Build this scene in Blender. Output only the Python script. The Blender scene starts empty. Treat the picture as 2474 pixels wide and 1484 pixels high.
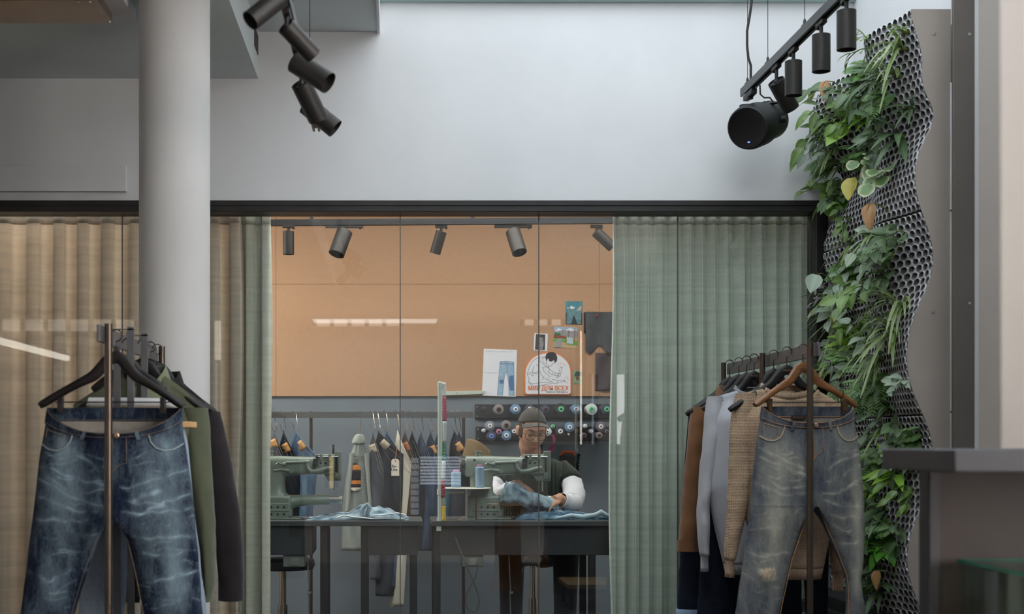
import bpy, bmesh, math, random
import numpy as np
from mathutils import Vector, Matrix, noise
random.seed(7)
scene = bpy.context.scene
COL = scene.collection
# camera model: 50 mm lens on 36 mm film, principal point at (950,1070) of the 2474x1484 frame, eye height 1.2 m
CX, CY, F, EYE = 950.0, 1070.0, 2474 * 50 / 36.0, 1.2
def P(px, py, D):
    return Vector(((px - CX) * D / F, D, EYE + (CY - py) * D / F))
def XP(px, D): return (px - CX) * D / F
def ZP(py, D): return EYE + (CY - py) * D / F
def S(n, D): return n * D / F
def lin(c):
    return tuple((x / 255 / 12.92 if x / 255 <= 0.04045 else ((x / 255 + 0.055) / 1.055) ** 2.4) for x in c)
def clamp(x, a=0.0, b=1.0): return max(a, min(b, x))
def sstep(x, a, b):
    t = clamp((x - a) / (b - a)); return t * t * (3 - 2 * t)
def itp(x, tab, k):           # table of rows sorted by first item
    return float(np.interp(x, [r[0] for r in tab], [r[k] for r in tab]))

# ---------------------------------------------------------------- materials
MATS = {}
def mat(name, col, rough=0.6, metal=0.0, var=0.12, vscale=6.0, bump=0.0, bscale=120.0, spec=0.5, coat=0.0, stretch=None, sheen=0.0, emit=0.0):
    if name in MATS: return MATS[name]
    m = bpy.data.materials.new(name); m.use_nodes = True
    nt = m.node_tree; n = nt.nodes; L = nt.links
    b = n['Principled BSDF']
    c = lin(col)
    b.inputs['Roughness'].default_value = rough
    b.inputs['Metallic'].default_value = metal
    b.inputs['Specular IOR Level'].default_value = spec
    b.inputs['Coat Weight'].default_value = coat
    b.inputs['Sheen Weight'].default_value = sheen
    tc = n.new('ShaderNodeTexCoord')
    src = tc.outputs['Object']
    if stretch:
        mp = n.new('ShaderNodeMapping'); mp.inputs['Scale'].default_value = stretch
        L.new(src, mp.inputs['Vector']); src = mp.outputs['Vector']
    nz = n.new('ShaderNodeTexNoise'); nz.inputs['Scale'].default_value = vscale; nz.inputs['Detail'].default_value = 4
    L.new(src, nz.inputs['Vector'])
    rp = n.new('ShaderNodeValToRGB')
    rp.color_ramp.elements[0].position = 0.3; rp.color_ramp.elements[1].position = 0.7
    rp.color_ramp.elements[0].color = (*[clamp(x * (1 - var)) for x in c], 1)
    rp.color_ramp.elements[1].color = (*[clamp(x * (1 + var)) for x in c], 1)
    L.new(nz.outputs['Fac'], rp.inputs['Fac']); L.new(rp.outputs['Color'], b.inputs['Base Color'])
    if bump:
        nb = n.new('ShaderNodeTexNoise'); nb.inputs['Scale'].default_value = bscale; nb.inputs['Detail'].default_value = 2
        L.new(src, nb.inputs['Vector'])
        bp = n.new('ShaderNodeBump'); bp.inputs['Strength'].default_value = bump; bp.inputs['Distance'].default_value = 0.004
        L.new(nb.outputs['Fac'], bp.inputs['Height']); L.new(bp.outputs['Normal'], b.inputs['Normal'])
    if emit:
        L.new(rp.outputs['Color'], b.inputs['Emission Color']); b.inputs['Emission Strength'].default_value = emit
    MATS[name] = m
    return m
def emat(name, col, strength):
    m = bpy.data.materials.new(name); m.use_nodes = True
    nt = m.node_tree; nt.nodes.clear()
    o = nt.nodes.new('ShaderNodeOutputMaterial'); e = nt.nodes.new('ShaderNodeEmission')
    e.inputs['Color'].default_value = (*lin(col), 1); e.inputs['Strength'].default_value = strength
    nt.links.new(e.outputs[0], o.inputs[0]); MATS[name] = m
    return m
def glass_mat(name, tint=(1, 1, 1), ior=1.5, rough=0.0, boost=1.0):
    m = bpy.data.materials.new(name); m.use_nodes = True
    nt = m.node_tree; nt.nodes.clear(); n = nt.nodes; L = nt.links
    o = n.new('ShaderNodeOutputMaterial'); t = n.new('ShaderNodeBsdfTransparent'); g = n.new('ShaderNodeBsdfGlossy')
    t.inputs['Color'].default_value = (*tint, 1); g.inputs['Roughness'].default_value = rough
    fr = n.new('ShaderNodeFresnel'); ge = n.new('ShaderNodeNewGeometry'); mr = n.new('ShaderNodeMapRange'); mr.inputs['To Min'].default_value = ior; mr.inputs['To Max'].default_value = 1 / ior
    L.new(ge.outputs['Backfacing'], mr.inputs['Value']); L.new(mr.outputs['Result'], fr.inputs['IOR'])
    mx = n.new('ShaderNodeMixShader'); mu = n.new('ShaderNodeMath'); mu.operation = 'MULTIPLY'; mu.inputs[1].default_value = boost; mu.use_clamp = True
    L.new(fr.outputs[0], mu.inputs[0]); L.new(mu.outputs[0], mx.inputs[0]); L.new(t.outputs[0], mx.inputs[1]); L.new(g.outputs[0], mx.inputs[2]); L.new(mx.outputs[0], o.inputs[0])
    MATS[name] = m
    return m
def denim(name, dark, light, rough=0.85, mott=0.35, inside=None):
    """denim: the worn-out share of each spot is the mesh attribute 'fade'"""
    if name in MATS: return MATS[name]
    m = bpy.data.materials.new(name); m.use_nodes = True
    nt = m.node_tree; n = nt.nodes; L = nt.links; b = n['Principled BSDF']
    b.inputs['Roughness'].default_value = rough; b.inputs['Specular IOR Level'].default_value = 0.2
    at = n.new('ShaderNodeAttribute'); at.attribute_name = 'fade'
    tc = n.new('ShaderNodeTexCoord')
    n1 = n.new('ShaderNodeTexNoise'); n1.inputs['Scale'].default_value = 14; n1.inputs['Detail'].default_value = 6; n1.inputs['Roughness'].default_value = 0.65
    mp = n.new('ShaderNodeMapping'); mp.inputs['Scale'].default_value = (1.6, 1.6, 0.55)
    L.new(tc.outputs['Object'], mp.inputs['Vector']); L.new(mp.outputs['Vector'], n1.inputs['Vector'])
    n2 = n.new('ShaderNodeTexNoise'); n2.inputs['Scale'].default_value = 220; n2.inputs['Detail'].default_value = 2
    mp2 = n.new('ShaderNodeMapping'); mp2.inputs['Scale'].default_value = (2.2, 2.2, 0.35)
    L.new(tc.outputs['Object'], mp2.inputs['Vector']); L.new(mp2.outputs['Vector'], n2.inputs['Vector'])
    def math2(op, a, bb, cl=False):
        q = n.new('ShaderNodeMath'); q.operation = op; q.use_clamp = cl
        for i, x in enumerate((a, bb)):
            if isinstance(x, (int, float)): q.inputs[i].default_value = x
            else: L.new(x, q.inputs[i])
        return q.outputs[0]
    a1 = math2('MULTIPLY', math2('SUBTRACT', n1.outputs['Fac'], 0.5), mott * 1.6)
    a2 = math2('MULTIPLY', math2('SUBTRACT', n2.outputs['Fac'], 0.5), 0.45)
    f = math2('ADD', math2('ADD', at.outputs['Fac'], a1), a2, True)
    mx = n.new('ShaderNodeMix'); mx.data_type = 'RGBA'
    L.new(f, mx.inputs['Factor'])
    mx.inputs['A'].default_value = (*lin(dark), 1); mx.inputs['B'].default_value = (*lin(light), 1)
    L.new(mx.outputs['Result'], b.inputs['Base Color'])
    bp = n.new('ShaderNodeBump'); bp.inputs['Strength'].default_value = 0.35; bp.inputs['Distance'].default_value = 0.003
    L.new(n2.outputs['Fac'], bp.inputs['Height']); L.new(bp.outputs['Normal'], b.inputs['Normal'])
    MATS[name] = m
    return m
def cloth(name, col, scale=300, bump=0.3, var=0.12, stretch=(1, 1, 1), knit=None, sheen=0.2):
    """woven or knitted cloth; knit = (kind, frequency)"""
    if name in MATS: return MATS[name]
    m = mat(name, col, 0.9, 0, var, 9.0, bump, scale, spec=0.15, stretch=stretch, sheen=sheen)
    if knit:
        nt = m.node_tree; n = nt.nodes; L = nt.links; b = n['Principled BSDF']
        tc = n.new('ShaderNodeTexCoord')
        w1 = n.new('ShaderNodeTexWave'); w1.bands_direction = 'Z'; w1.inputs['Scale'].default_value = knit[1]; w1.inputs['Distortion'].default_value = 0.4
        w2 = n.new('ShaderNodeTexWave'); w2.bands_direction = 'X'; w2.inputs['Scale'].default_value = knit[2]; w2.inputs['Distortion'].default_value = 0.6
        for w in (w1, w2): L.new(tc.outputs['Object'], w.inputs['Vector'])
        mu = n.new('ShaderNodeMath'); mu.operation = 'MULTIPLY'
        L.new(w1.outputs['Fac'], mu.inputs[0]); L.new(w2.outputs['Fac'], mu.inputs[1])
        src = mu.outputs[0] if knit[0] == 'waffle' else (w2.outputs['Fac'] if knit[0] == 'rib' else w1.outputs['Fac'])
        bp = n.new('ShaderNodeBump'); bp.inputs['Strength'].default_value = 0.9; bp.inputs['Distance'].default_value = 0.004
        L.new(src, bp.inputs['Height']); L.new(bp.outputs['Normal'], b.inputs['Normal'])
        old = b.inputs['Base Color'].links[0].from_socket
        mx = n.new('ShaderNodeMix'); mx.data_type = 'RGBA'; mx.blend_type = 'MULTIPLY'
        rr = n.new('ShaderNodeMapRange'); rr.inputs['To Min'].default_value = 0.66; rr.inputs['To Max'].default_value = 1.1
        L.new(src, rr.inputs['Value']); L.new(old, mx.inputs['A']); L.new(rr.outputs['Result'], mx.inputs['B']); mx.inputs['Factor'].default_value = 1
        L.new(mx.outputs['Result'], b.inputs['Base Color'])
    return m

# ---------------------------------------------------------------- mesh builder
class MB:
    def __init__(s): s.v = []; s.f = []; s.mi = 0; s.m = []; s.fade = {}
    def add(s, vs, fs):
        o = len(s.v); s.v += [Vector(v) for v in vs]
        for f in fs: s.f.append(tuple(i + o for i in f)); s.m.append(s.mi)
        return o
    def box(s, x0, x1, y0, y1, z0, z1, M=None):
        vs = [Vector((x, y, z)) for x in (x0, x1) for y in (y0, y1) for z in (z0, z1)]
        if M is not None: vs = [M @ v for v in vs]
        return s.add(vs, [(0, 1, 3, 2), (4, 6, 7, 5), (0, 4, 5, 1), (2, 3, 7, 6), (0, 2, 6, 4), (1, 5, 7, 3)])
    def cbox(s, c, d, M=None):
        T = Matrix.Translation(Vector(c)) @ (M.to_4x4() if M is not None else Matrix())
        return s.box(-d[0]/2, d[0]/2, -d[1]/2, d[1]/2, -d[2]/2, d[2]/2, T)
    def rings(s, R, closed=True, cap0=True, cap1=True):
        n = len(R[0]); o = len(s.v)
        for r in R: s.v += [Vector(p) for p in r]
        def fa(f): s.f.append(f); s.m.append(s.mi)
        for i in range(len(R) - 1):
            for k in range(n if closed else n - 1):
                k2 = (k + 1) % n
                fa((o + i*n + k, o + i*n + k2, o + (i+1)*n + k2, o + (i+1)*n + k))
        if closed and cap0: fa(tuple(o + k for k in reversed(range(n))))
        if closed and cap1: fa(tuple(o + (len(R)-1)*n + k for k in range(n)))
        return o
    def tube(s, pts, r, n=8, caps=True, flat=1.0, up=None):
        pts = [Vector(p) for p in pts]
        rs = r if isinstance(r, (list, tuple)) else [r] * len(pts)
        T = []
        for i in range(len(pts)):
            a = pts[max(0, i-1)]; b = pts[min(len(pts)-1, i+1)]
            d = (b - a); T.append(d.normalized() if d.length > 1e-9 else Vector((0, 0, 1)))
        u = Vector(up) if up else (Vector((0, 0, 1)) if abs(T[0].z) < 0.9 else Vector((1, 0, 0)))
        R = []
        for i, p in enumerate(pts):
            u = (u - T[i] * u.dot(T[i]))
            if u.length < 1e-6: u = T[i].orthogonal()
            u.normalize(); w = T[i].cross(u)
            R.append([p + (u * math.cos(2*math.pi*k/n) + w * math.sin(2*math.pi*k/n) * flat) * rs[i] for k in range(n)])
        return s.rings(R, True, caps, caps)
    def lathe(s, prof, o=(0, 0, 0), ax=(0, 0, 1), n=24, cap0=True, cap1=True):
        """prof: (radius, height) pairs along the axis"""
        ax = Vector(ax).normalized(); u = ax.orthogonal().normalized(); w = ax.cross(u); o = Vector(o)
        return s.rings([[o + ax*h + (u*math.cos(2*math.pi*k/n) + w*math.sin(2*math.pi*k/n))*max(r, 1e-5) for k in range(n)] for r, h in prof], True, cap0, cap1)
    def sphere(s, c, r, M=None, nu=16, nv=10):
        c = Vector(c); r = r if hasattr(r, '__len__') else (r, r, r)
        R = []
        for j in range(nv + 1):
            t = math.pi * clamp(j / nv, 0.002, 0.998)
            ring = []
            for k in range(nu):
                a = 2*math.pi*k/nu
                v = Vector((r[0]*math.sin(t)*math.cos(a), r[1]*math.sin(t)*math.sin(a), -r[2]*math.cos(t)))
                ring.append(c + (M @ v if M is not None else v))
            R.append(ring)
        return s.rings(R)
    def surf(s, fn, nu, nv, fade=None):
        o = len(s.v)
        for j in range(nv + 1):
            for i in range(nu + 1):
                s.v.append(Vector(fn(i/nu, j/nv)))
                if fade: s.fade[len(s.v)-1] = fade(i/nu, j/nv)
        for j in range(nv):
            for i in range(nu):
                s.f.append((o + j*(nu+1)+i, o + j*(nu+1)+i+1, o + (j+1)*(nu+1)+i+1, o + (j+1)*(nu+1)+i)); s.m.append(s.mi)
        return o
    def prism(s, poly, y0, y1, M=None):
        """polygon of (x,z) extruded from y0 to y1"""
        n = len(poly)
        vs = [Vector((x, y, z)) for y in (y0, y1) for x, z in poly]
        if M is not None: vs = [M @ v for v in vs]
        return s.add(vs, [tuple(range(n)), tuple(reversed(range(n, 2*n)))] + [(k, k + n, (k+1) % n + n, (k+1) % n) for k in range(n)])
WL = {}
def build(name, mb, m, parent=None, smooth=40, bevel=0.0, bseg=2, solid=0.0, sub=0, local=False, origin=None, fixn=True, weld=0.0):
    """link the builder's shape as ONE mesh object; shapes are in world space unless local"""
    me = bpy.data.meshes.new(name)
    if parent is not None: off = Vector((0, 0, 0)) if local else WL[parent]
    elif local: off = Vector((0, 0, 0))
    elif origin is not None: off = Vector(origin)
    else:
        xs = [v.x for v in mb.v]; ys = [v.y for v in mb.v]; zs = [v.z for v in mb.v]
        off = Vector(((min(xs)+max(xs))/2, (min(ys)+max(ys))/2, min(zs)))
    me.from_pydata([v - off for v in mb.v], [], mb.f)
    ms = m if isinstance(m, (list, tuple)) else [m]
    for x in ms: me.materials.append(x)
    if len(ms) > 1: me.polygons.foreach_set('material_index', mb.m)
    if mb.fade:
        a = me.attributes.new('fade', 'FLOAT', 'POINT')
        arr = np.zeros(len(mb.v), dtype=np.float32)
        for i, x in mb.fade.items(): arr[i] = x
        a.data.foreach_set('value', arr)
    me.validate()
    if fixn:
        bm = bmesh.new(); bm.from_mesh(me); (bmesh.ops.remove_doubles(bm, verts=bm.verts, dist=weld) if weld else None); bmesh.ops.recalc_face_normals(bm, faces=bm.faces); bm.to_mesh(me); bm.free()
    if smooth:
        me.polygons.foreach_set('use_smooth', [True] * len(me.polygons))
        me.set_sharp_from_angle(angle=math.radians(smooth))
    o = bpy.data.objects.new(name, me); COL.objects.link(o)
    if parent is not None: o.parent = parent; WL[o] = WL[parent]
    else: o.location = off; WL[o] = off.copy() if not local else Vector((0, 0, 0))
    if bevel:
        b = o.modifiers.new('edge', 'BEVEL'); b.width = bevel; b.segments = bseg; b.limit_method = 'ANGLE'; b.angle_limit = math.radians(40)
    if solid:
        b = o.modifiers.new('cloth', 'SOLIDIFY'); b.thickness = solid; b.offset = -1
        if len(ms) > 1: b.material_offset = 1
    if sub:
        b = o.modifiers.new('smooth', 'SUBSURF'); b.levels = sub; b.render_levels = sub
    return o
def tag(o, label, cat, group=None, kind=None):
    o['label'] = label; o['category'] = cat
    if group: o['group'] = group
    if kind: o['kind'] = kind
    return o
def thing(name, label, cat, loc=(0, 0, 0), group=None):
    o = bpy.data.objects.new(name, None); COL.objects.link(o); o.location = loc; o.empty_display_size = 0.05
    WL[o] = Vector(loc)
    return tag(o, label, cat, group)
def solo(name, mb, m, label, cat, group=None, **k):
    return tag(build(name, mb, m, **k), label, cat, group)
def struct(name, mb, m, label=None, cat=None, parent=None, **k):
    o = build(name, mb, m, parent, **k)
    if parent is None:
        o['kind'] = 'structure'
        if label: o['label'] = label; o['category'] = cat or 'structure'
    return o
def dup(root, label, loc=None, rotz=None, group=None):
    r = root.copy(); COL.objects.link(r); r['label'] = label
    if group: r['group'] = group
    if loc is not None: r.location = loc
    if rotz is not None: r.rotation_euler = (0, 0, rotz)
    WL[r] = Vector(r.location)
    for ch in list(root.children):
        c = ch.copy(); COL.objects.link(c); c.parent = r
        for g in list(ch.children):
            d = g.copy(); COL.objects.link(d); d.parent = c
    return r
def text_mesh(body, size, bold=0.0):
    cu = bpy.data.curves.new('t', 'FONT'); cu.body = body; cu.size = size; cu.extrude = 0.0001; cu.offset = bold
    cu.align_x = 'CENTER'; cu.align_y = 'CENTER'; cu.resolution_u = 3
    ob = bpy.data.objects.new('t', cu); COL.objects.link(ob)
    dg = bpy.context.evaluated_depsgraph_get(); dg.update()
    me = bpy.data.meshes.new_from_object(ob.evaluated_get(dg))
    vs = [v.co.copy() for v in me.vertices]; fs = [tuple(p.vertices) for p in me.polygons]
    bpy.data.objects.remove(ob); bpy.data.curves.remove(cu); bpy.data.meshes.remove(me)
    return vs, fs
def put_text(mb, body, size, M, bold=0.0, width=None):
    vs, fs = text_mesh(body, size, bold)
    if width and vs:
        w = max(v.x for v in vs) - min(v.x for v in vs); k = width / w
        vs = [Vector((v.x * k, v.y, v.z)) for v in vs]
    mb.add([M @ v for v in vs], fs)
FACE = Matrix.Rotation(math.pi/2, 4, 'X')     # text in the XZ plane, readable from the camera's side
# ================================================================ the setting
GY = 7.27            # glass plane
WY = 7.2             # wall face
m_wall = mat('wall_paint', (226, 226, 227), 0.85, 0, 0.03, 3, 0.08, 60)
m_ceil = mat('ceiling_paint', (214, 220, 220), 0.9, 0, 0.03, 3)
m_frame = mat('black_steel_frame', (34, 31, 31), 0.5, 0.3, 0.25, 12)
m_band = mat('slate_grey_wall', (112, 122, 131), 0.75, 0, 0.05, 4)
m_floor = mat('dark_boards', (70, 70, 74), 0.45, 0, 0.3, 5, stretch=(6, 0.6, 1))
m_pale = mat('sunlit_floor_tone', (200, 190, 182), 0.6, 0, 0.1, 3)  # sunlight on the floor behind the viewer put into a pale colour
m_wfloor = mat('workshop_floor', (58, 58, 62), 0.6, 0, 0.2, 5)
m_black = mat('black_powder_coat', (30, 29, 30), 0.45, 0.2, 0.15, 20)
m_joint = mat('silicone_joint', (92, 88, 82), 0.4, 0, 0.1, 20)
XR = XP(2062, WY)    # right wall plane
XB1, XB2 = XP(624, WY), XP(912, WY)
ZB1, ZB2, ZT = ZP(190, WY), ZP(77, WY), ZP(6, WY)
XL = -5.5
# openings
gx1 = XP(1997, WY); gz = ZP(488, WY)
# wall above the glazing (with the strip right of it)
mb = MB()
mb.box(XL, XR + 0.1, WY, WY + 0.12, gz, 4.2)
mb.box(gx1, XR + 0.1, WY, WY + 0.12, 0, gz)
struct('wall_back', mb, m_wall)
mb = MB(); mb.box(XR, XR + 0.12, 4.2, WY + 0.3, 0, 4.3); struct('wall_right', mb, m_wall)
mb = MB(); mb.box(XL - 0.1, XL, -6, 9.4, 0, 4.2); struct('wall_left', mb, m_wall)
mb = MB(); mb.box(XL, 4.6, -6.12, -6, 0, 4.2); struct('wall_rear', mb, m_wall)
mb = MB(); mb.box(4.5, 4.6, -6, 4.2, 0, 4.2); mb.box(XR, 4.6, 4.2, 4.32, 0, 4.2); struct('wall_side', mb, m_wall)
mb = MB(); mb.box(XL, 4.6, 0.3, WY + 0.1, -0.08, 0); struct('floor', mb, m_floor)
mb = MB(); mb.box(XL, 4.6, -6, 0.3, -0.08, 0); struct('floor_sunlit', mb, m_pale)
# ceilings: low slab at left, higher slab, skylight opening at right
mb = MB(); mb.box(XL, XB1, -6, WY, ZB1, 4.25); struct('ceiling_low', mb, m_ceil)
mb = MB(); mb.box(XB1, XB2, -6, WY, ZB2, 4.25); struct('ceiling_high', mb, m_ceil)
mb = MB(); mb.box(XB2, 4.6, -6, 1.2, ZB2, 4.25); struct('ceiling_rear', mb, m_ceil)
# skylight: frame bars and panes over the opening
m_skyframe = mat('skylight_frame', (190, 214, 214), 0.5, 0, 0.04, 5)
mb = MB()
mb.box(XB2 + 0.002, XR, WY - 0.05, WY, ZT, ZT + 0.06)
for k in range(5):
    x = XB2 + 0.05 + (XR - XB2 - 0.1) * k / 4
    mb.box(x - 0.02, x + 0.02, 1.2, WY - 0.05, 4.14, 4.2)
struct('window_1', mb, m_skyframe)
m_skyglass = glass_mat('skylight_glass', (0.97, 1, 1))
mb = MB(); mb.box(XB2, 4.6, 1.2, WY, 4.2, 4.212); struct('window_2', mb, m_skyglass)
# edge bead at the soffit corner
mb = MB(); mb.box(XB2 - 0.001, XB2 + 0.012, 3.2, WY - 0.002, ZB2 - 0.01, ZB2 + 0.9); struct('trim_1', mb, m_wall)
mb = MB(); mb.box(XB1 - 0.002, XB1 + 0.003, 6.99, 7.17, ZB1 + 0.11, ZB2 - 0.03); struct('trim_2', mb, mat('vent_slot', (28, 28, 30), 0.7))

# glazed partition: black frame and five panes with clear joints
mb = MB()
ft = ZP(514, WY)
mb.box(XL, gx1, WY - 0.03, WY + 0.13, ft, gz)                    # head
mb.box(XL, gx1, WY - 0.036, WY - 0.03, gz - 0.025, gz + 0.002)
mb.box(XP(1968, WY), gx1, WY - 0.03, WY + 0.13, 0, ft)           # right jamb
mb.box(XL, gx1, WY - 0.02, WY + 0.13, 0, 0.06)                   # sill
struct('window_3', mb, m_frame, bevel=0.004)
m_glass = glass_mat('clear_pane', (0.985, 1.0, 0.99), 1.5, 0.0, 1.2)
seams = [-376, -41, 295, 631, 967, 1302, 1638]
xs = [XL] + [XP(p, GY) for p in seams] + [XP(1968, WY)]
for i in range(len(xs) - 1):
    mb = MB(); mb.box(xs[i] + 0.0025, xs[i+1] - 0.0025, GY, GY + 0.01, 0.06, ft)
    struct('window_%d' % (i + 4), mb, m_glass)
for i, p in enumerate(seams):
    mb = MB(); x = XP(p, GY); mb.box(x - 0.0025, x + 0.0025, GY - 0.001, GY + 0.011, 0.06, ft)
    struct('trim_%d' % (i + 3), mb, m_joint)

# workshop behind the glass
BY = 9.2
m_cork = mat('cork', (182, 144, 113), 0.95, 0, 0.16, 420, 0.25, 260)
nt = m_cork.node_tree
zc0 = ZP(958, BY)
mb = MB(); mb.box(XL, XR + 0.4, BY, BY + 0.1, 0, zc0 + 0.02); struct('wall_workshop', mb, m_band)
jz = ZP(687, BY); jx = [XL, XP(667, BY), XP(1447, BY), XR + 0.4]
n_ = 0
for (za, zb) in ((zc0, jz), (jz, 3.0)):
    for i in range(3):
        mb = MB(); mb.box(jx[i] + 0.001, jx[i+1] - 0.001, BY - 0.015, BY + 0.05, za + 0.001, zb - 0.001)
        n_ += 1
        struct('wall_cork_%d' % n_, mb, m_cork)
mb = MB(); mb.box(XR + 0.3, XR + 0.4, WY + 0.12, BY, 0, 3.0); struct('wall_workshop_right', mb, m_wall)
mb = MB(); mb.box(XL, XR + 0.4, WY + 0.12, BY + 0.1, 2.95, 3.05); struct('ceiling_workshop', mb, m_ceil)
mb = MB(); mb.box(XL, XR + 0.4, WY + 0.1, BY + 0.1, -0.08, 0); struct('floor_workshop', mb, m_wfloor)

# shallow panel box on the wall at left
mb = MB(); mb.box(XL + .5, XP(307, WY), WY - 0.035, WY, ZP(465, WY), ZP(403, WY))
solo('wall_panel_cover', mb, m_wall, 'long white flush cover box on the wall above the black frame', 'cover', bevel=0.003)

# round column
m_col = mat('column_plaster', (222, 220, 218), 0.8, 0, 0.03, 4, 0.06, 40)
cx, cd = XP(422, 5.88), 5.88
mb = MB(); mb.lathe([(S(85, 5.88), 0), (S(85, 5.88), ZB1)], (cx, cd, 0), n=64)
tag(struct('column', mb, m_col), 'round white column standing in front of the glazed wall', 'column', kind='structure')

# ventilation duct and boxed trim under the low ceiling
m_duct = mat('galvanised_duct', (150, 132, 112), 0.32, 0.85, 0.15, 3, 0.05, 8)
dD = 5.95
t = thing('ventilation_duct', 'flat galvanised metal duct hanging under the low ceiling', 'duct', (XP(100, dD), dD, ZP(57, dD)))
mb = MB(); mb.box(-4.5, XP(271, dD), 1.5, dD, ZP(57, dD), ZP(57, dD) + 0.06); build('duct_body', mb, m_duct, t, bevel=0.004)
mb = MB()
sD = 5.62
mb.box(-4.5, XP(262, dD), sD, sD + 0.012, ZP(57, dD) - 0.006, ZP(57, dD)); build('seam_strip', mb, m_duct, t)
m_steel = mat('brushed_steel', (176, 174, 170), 0.35, 0.9, 0.1, 20)
for px, D in ((33, dD - .3), (228, dD - .3), (254, dD - .3), (268, dD - .03)):
    mb = MB(); mb.lathe([(0.006, 0), (0.005, -0.005)], (XP(px, dD), D, ZP(57, dD)), n=10); build('screw', mb, m_steel, t)
mb = MB(); mb.box(XP(272, 6.05), XP(329, 6.05), 1.5, 6.05, ZP(50, 6.05), ZB1)
solo('ceiling_beam_box', mb, m_wall, 'white boxed beam beside the metal duct under the low ceiling', 'beam', bevel=0.003)

# pillar near the counter at right
m_pil = mat('pillar_plaster', (172, 164, 157), 0.85, 0, 0.03, 4)
mb = MB(); mb.box(XP(2415, 4.4), 3.2, 4.4, 4.57, 0, 4.15)
tag(struct('pillar', mb, m_pil, bevel=0.01), 'pale plaster pillar rising behind the dark counter', 'pillar', kind='structure')
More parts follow.
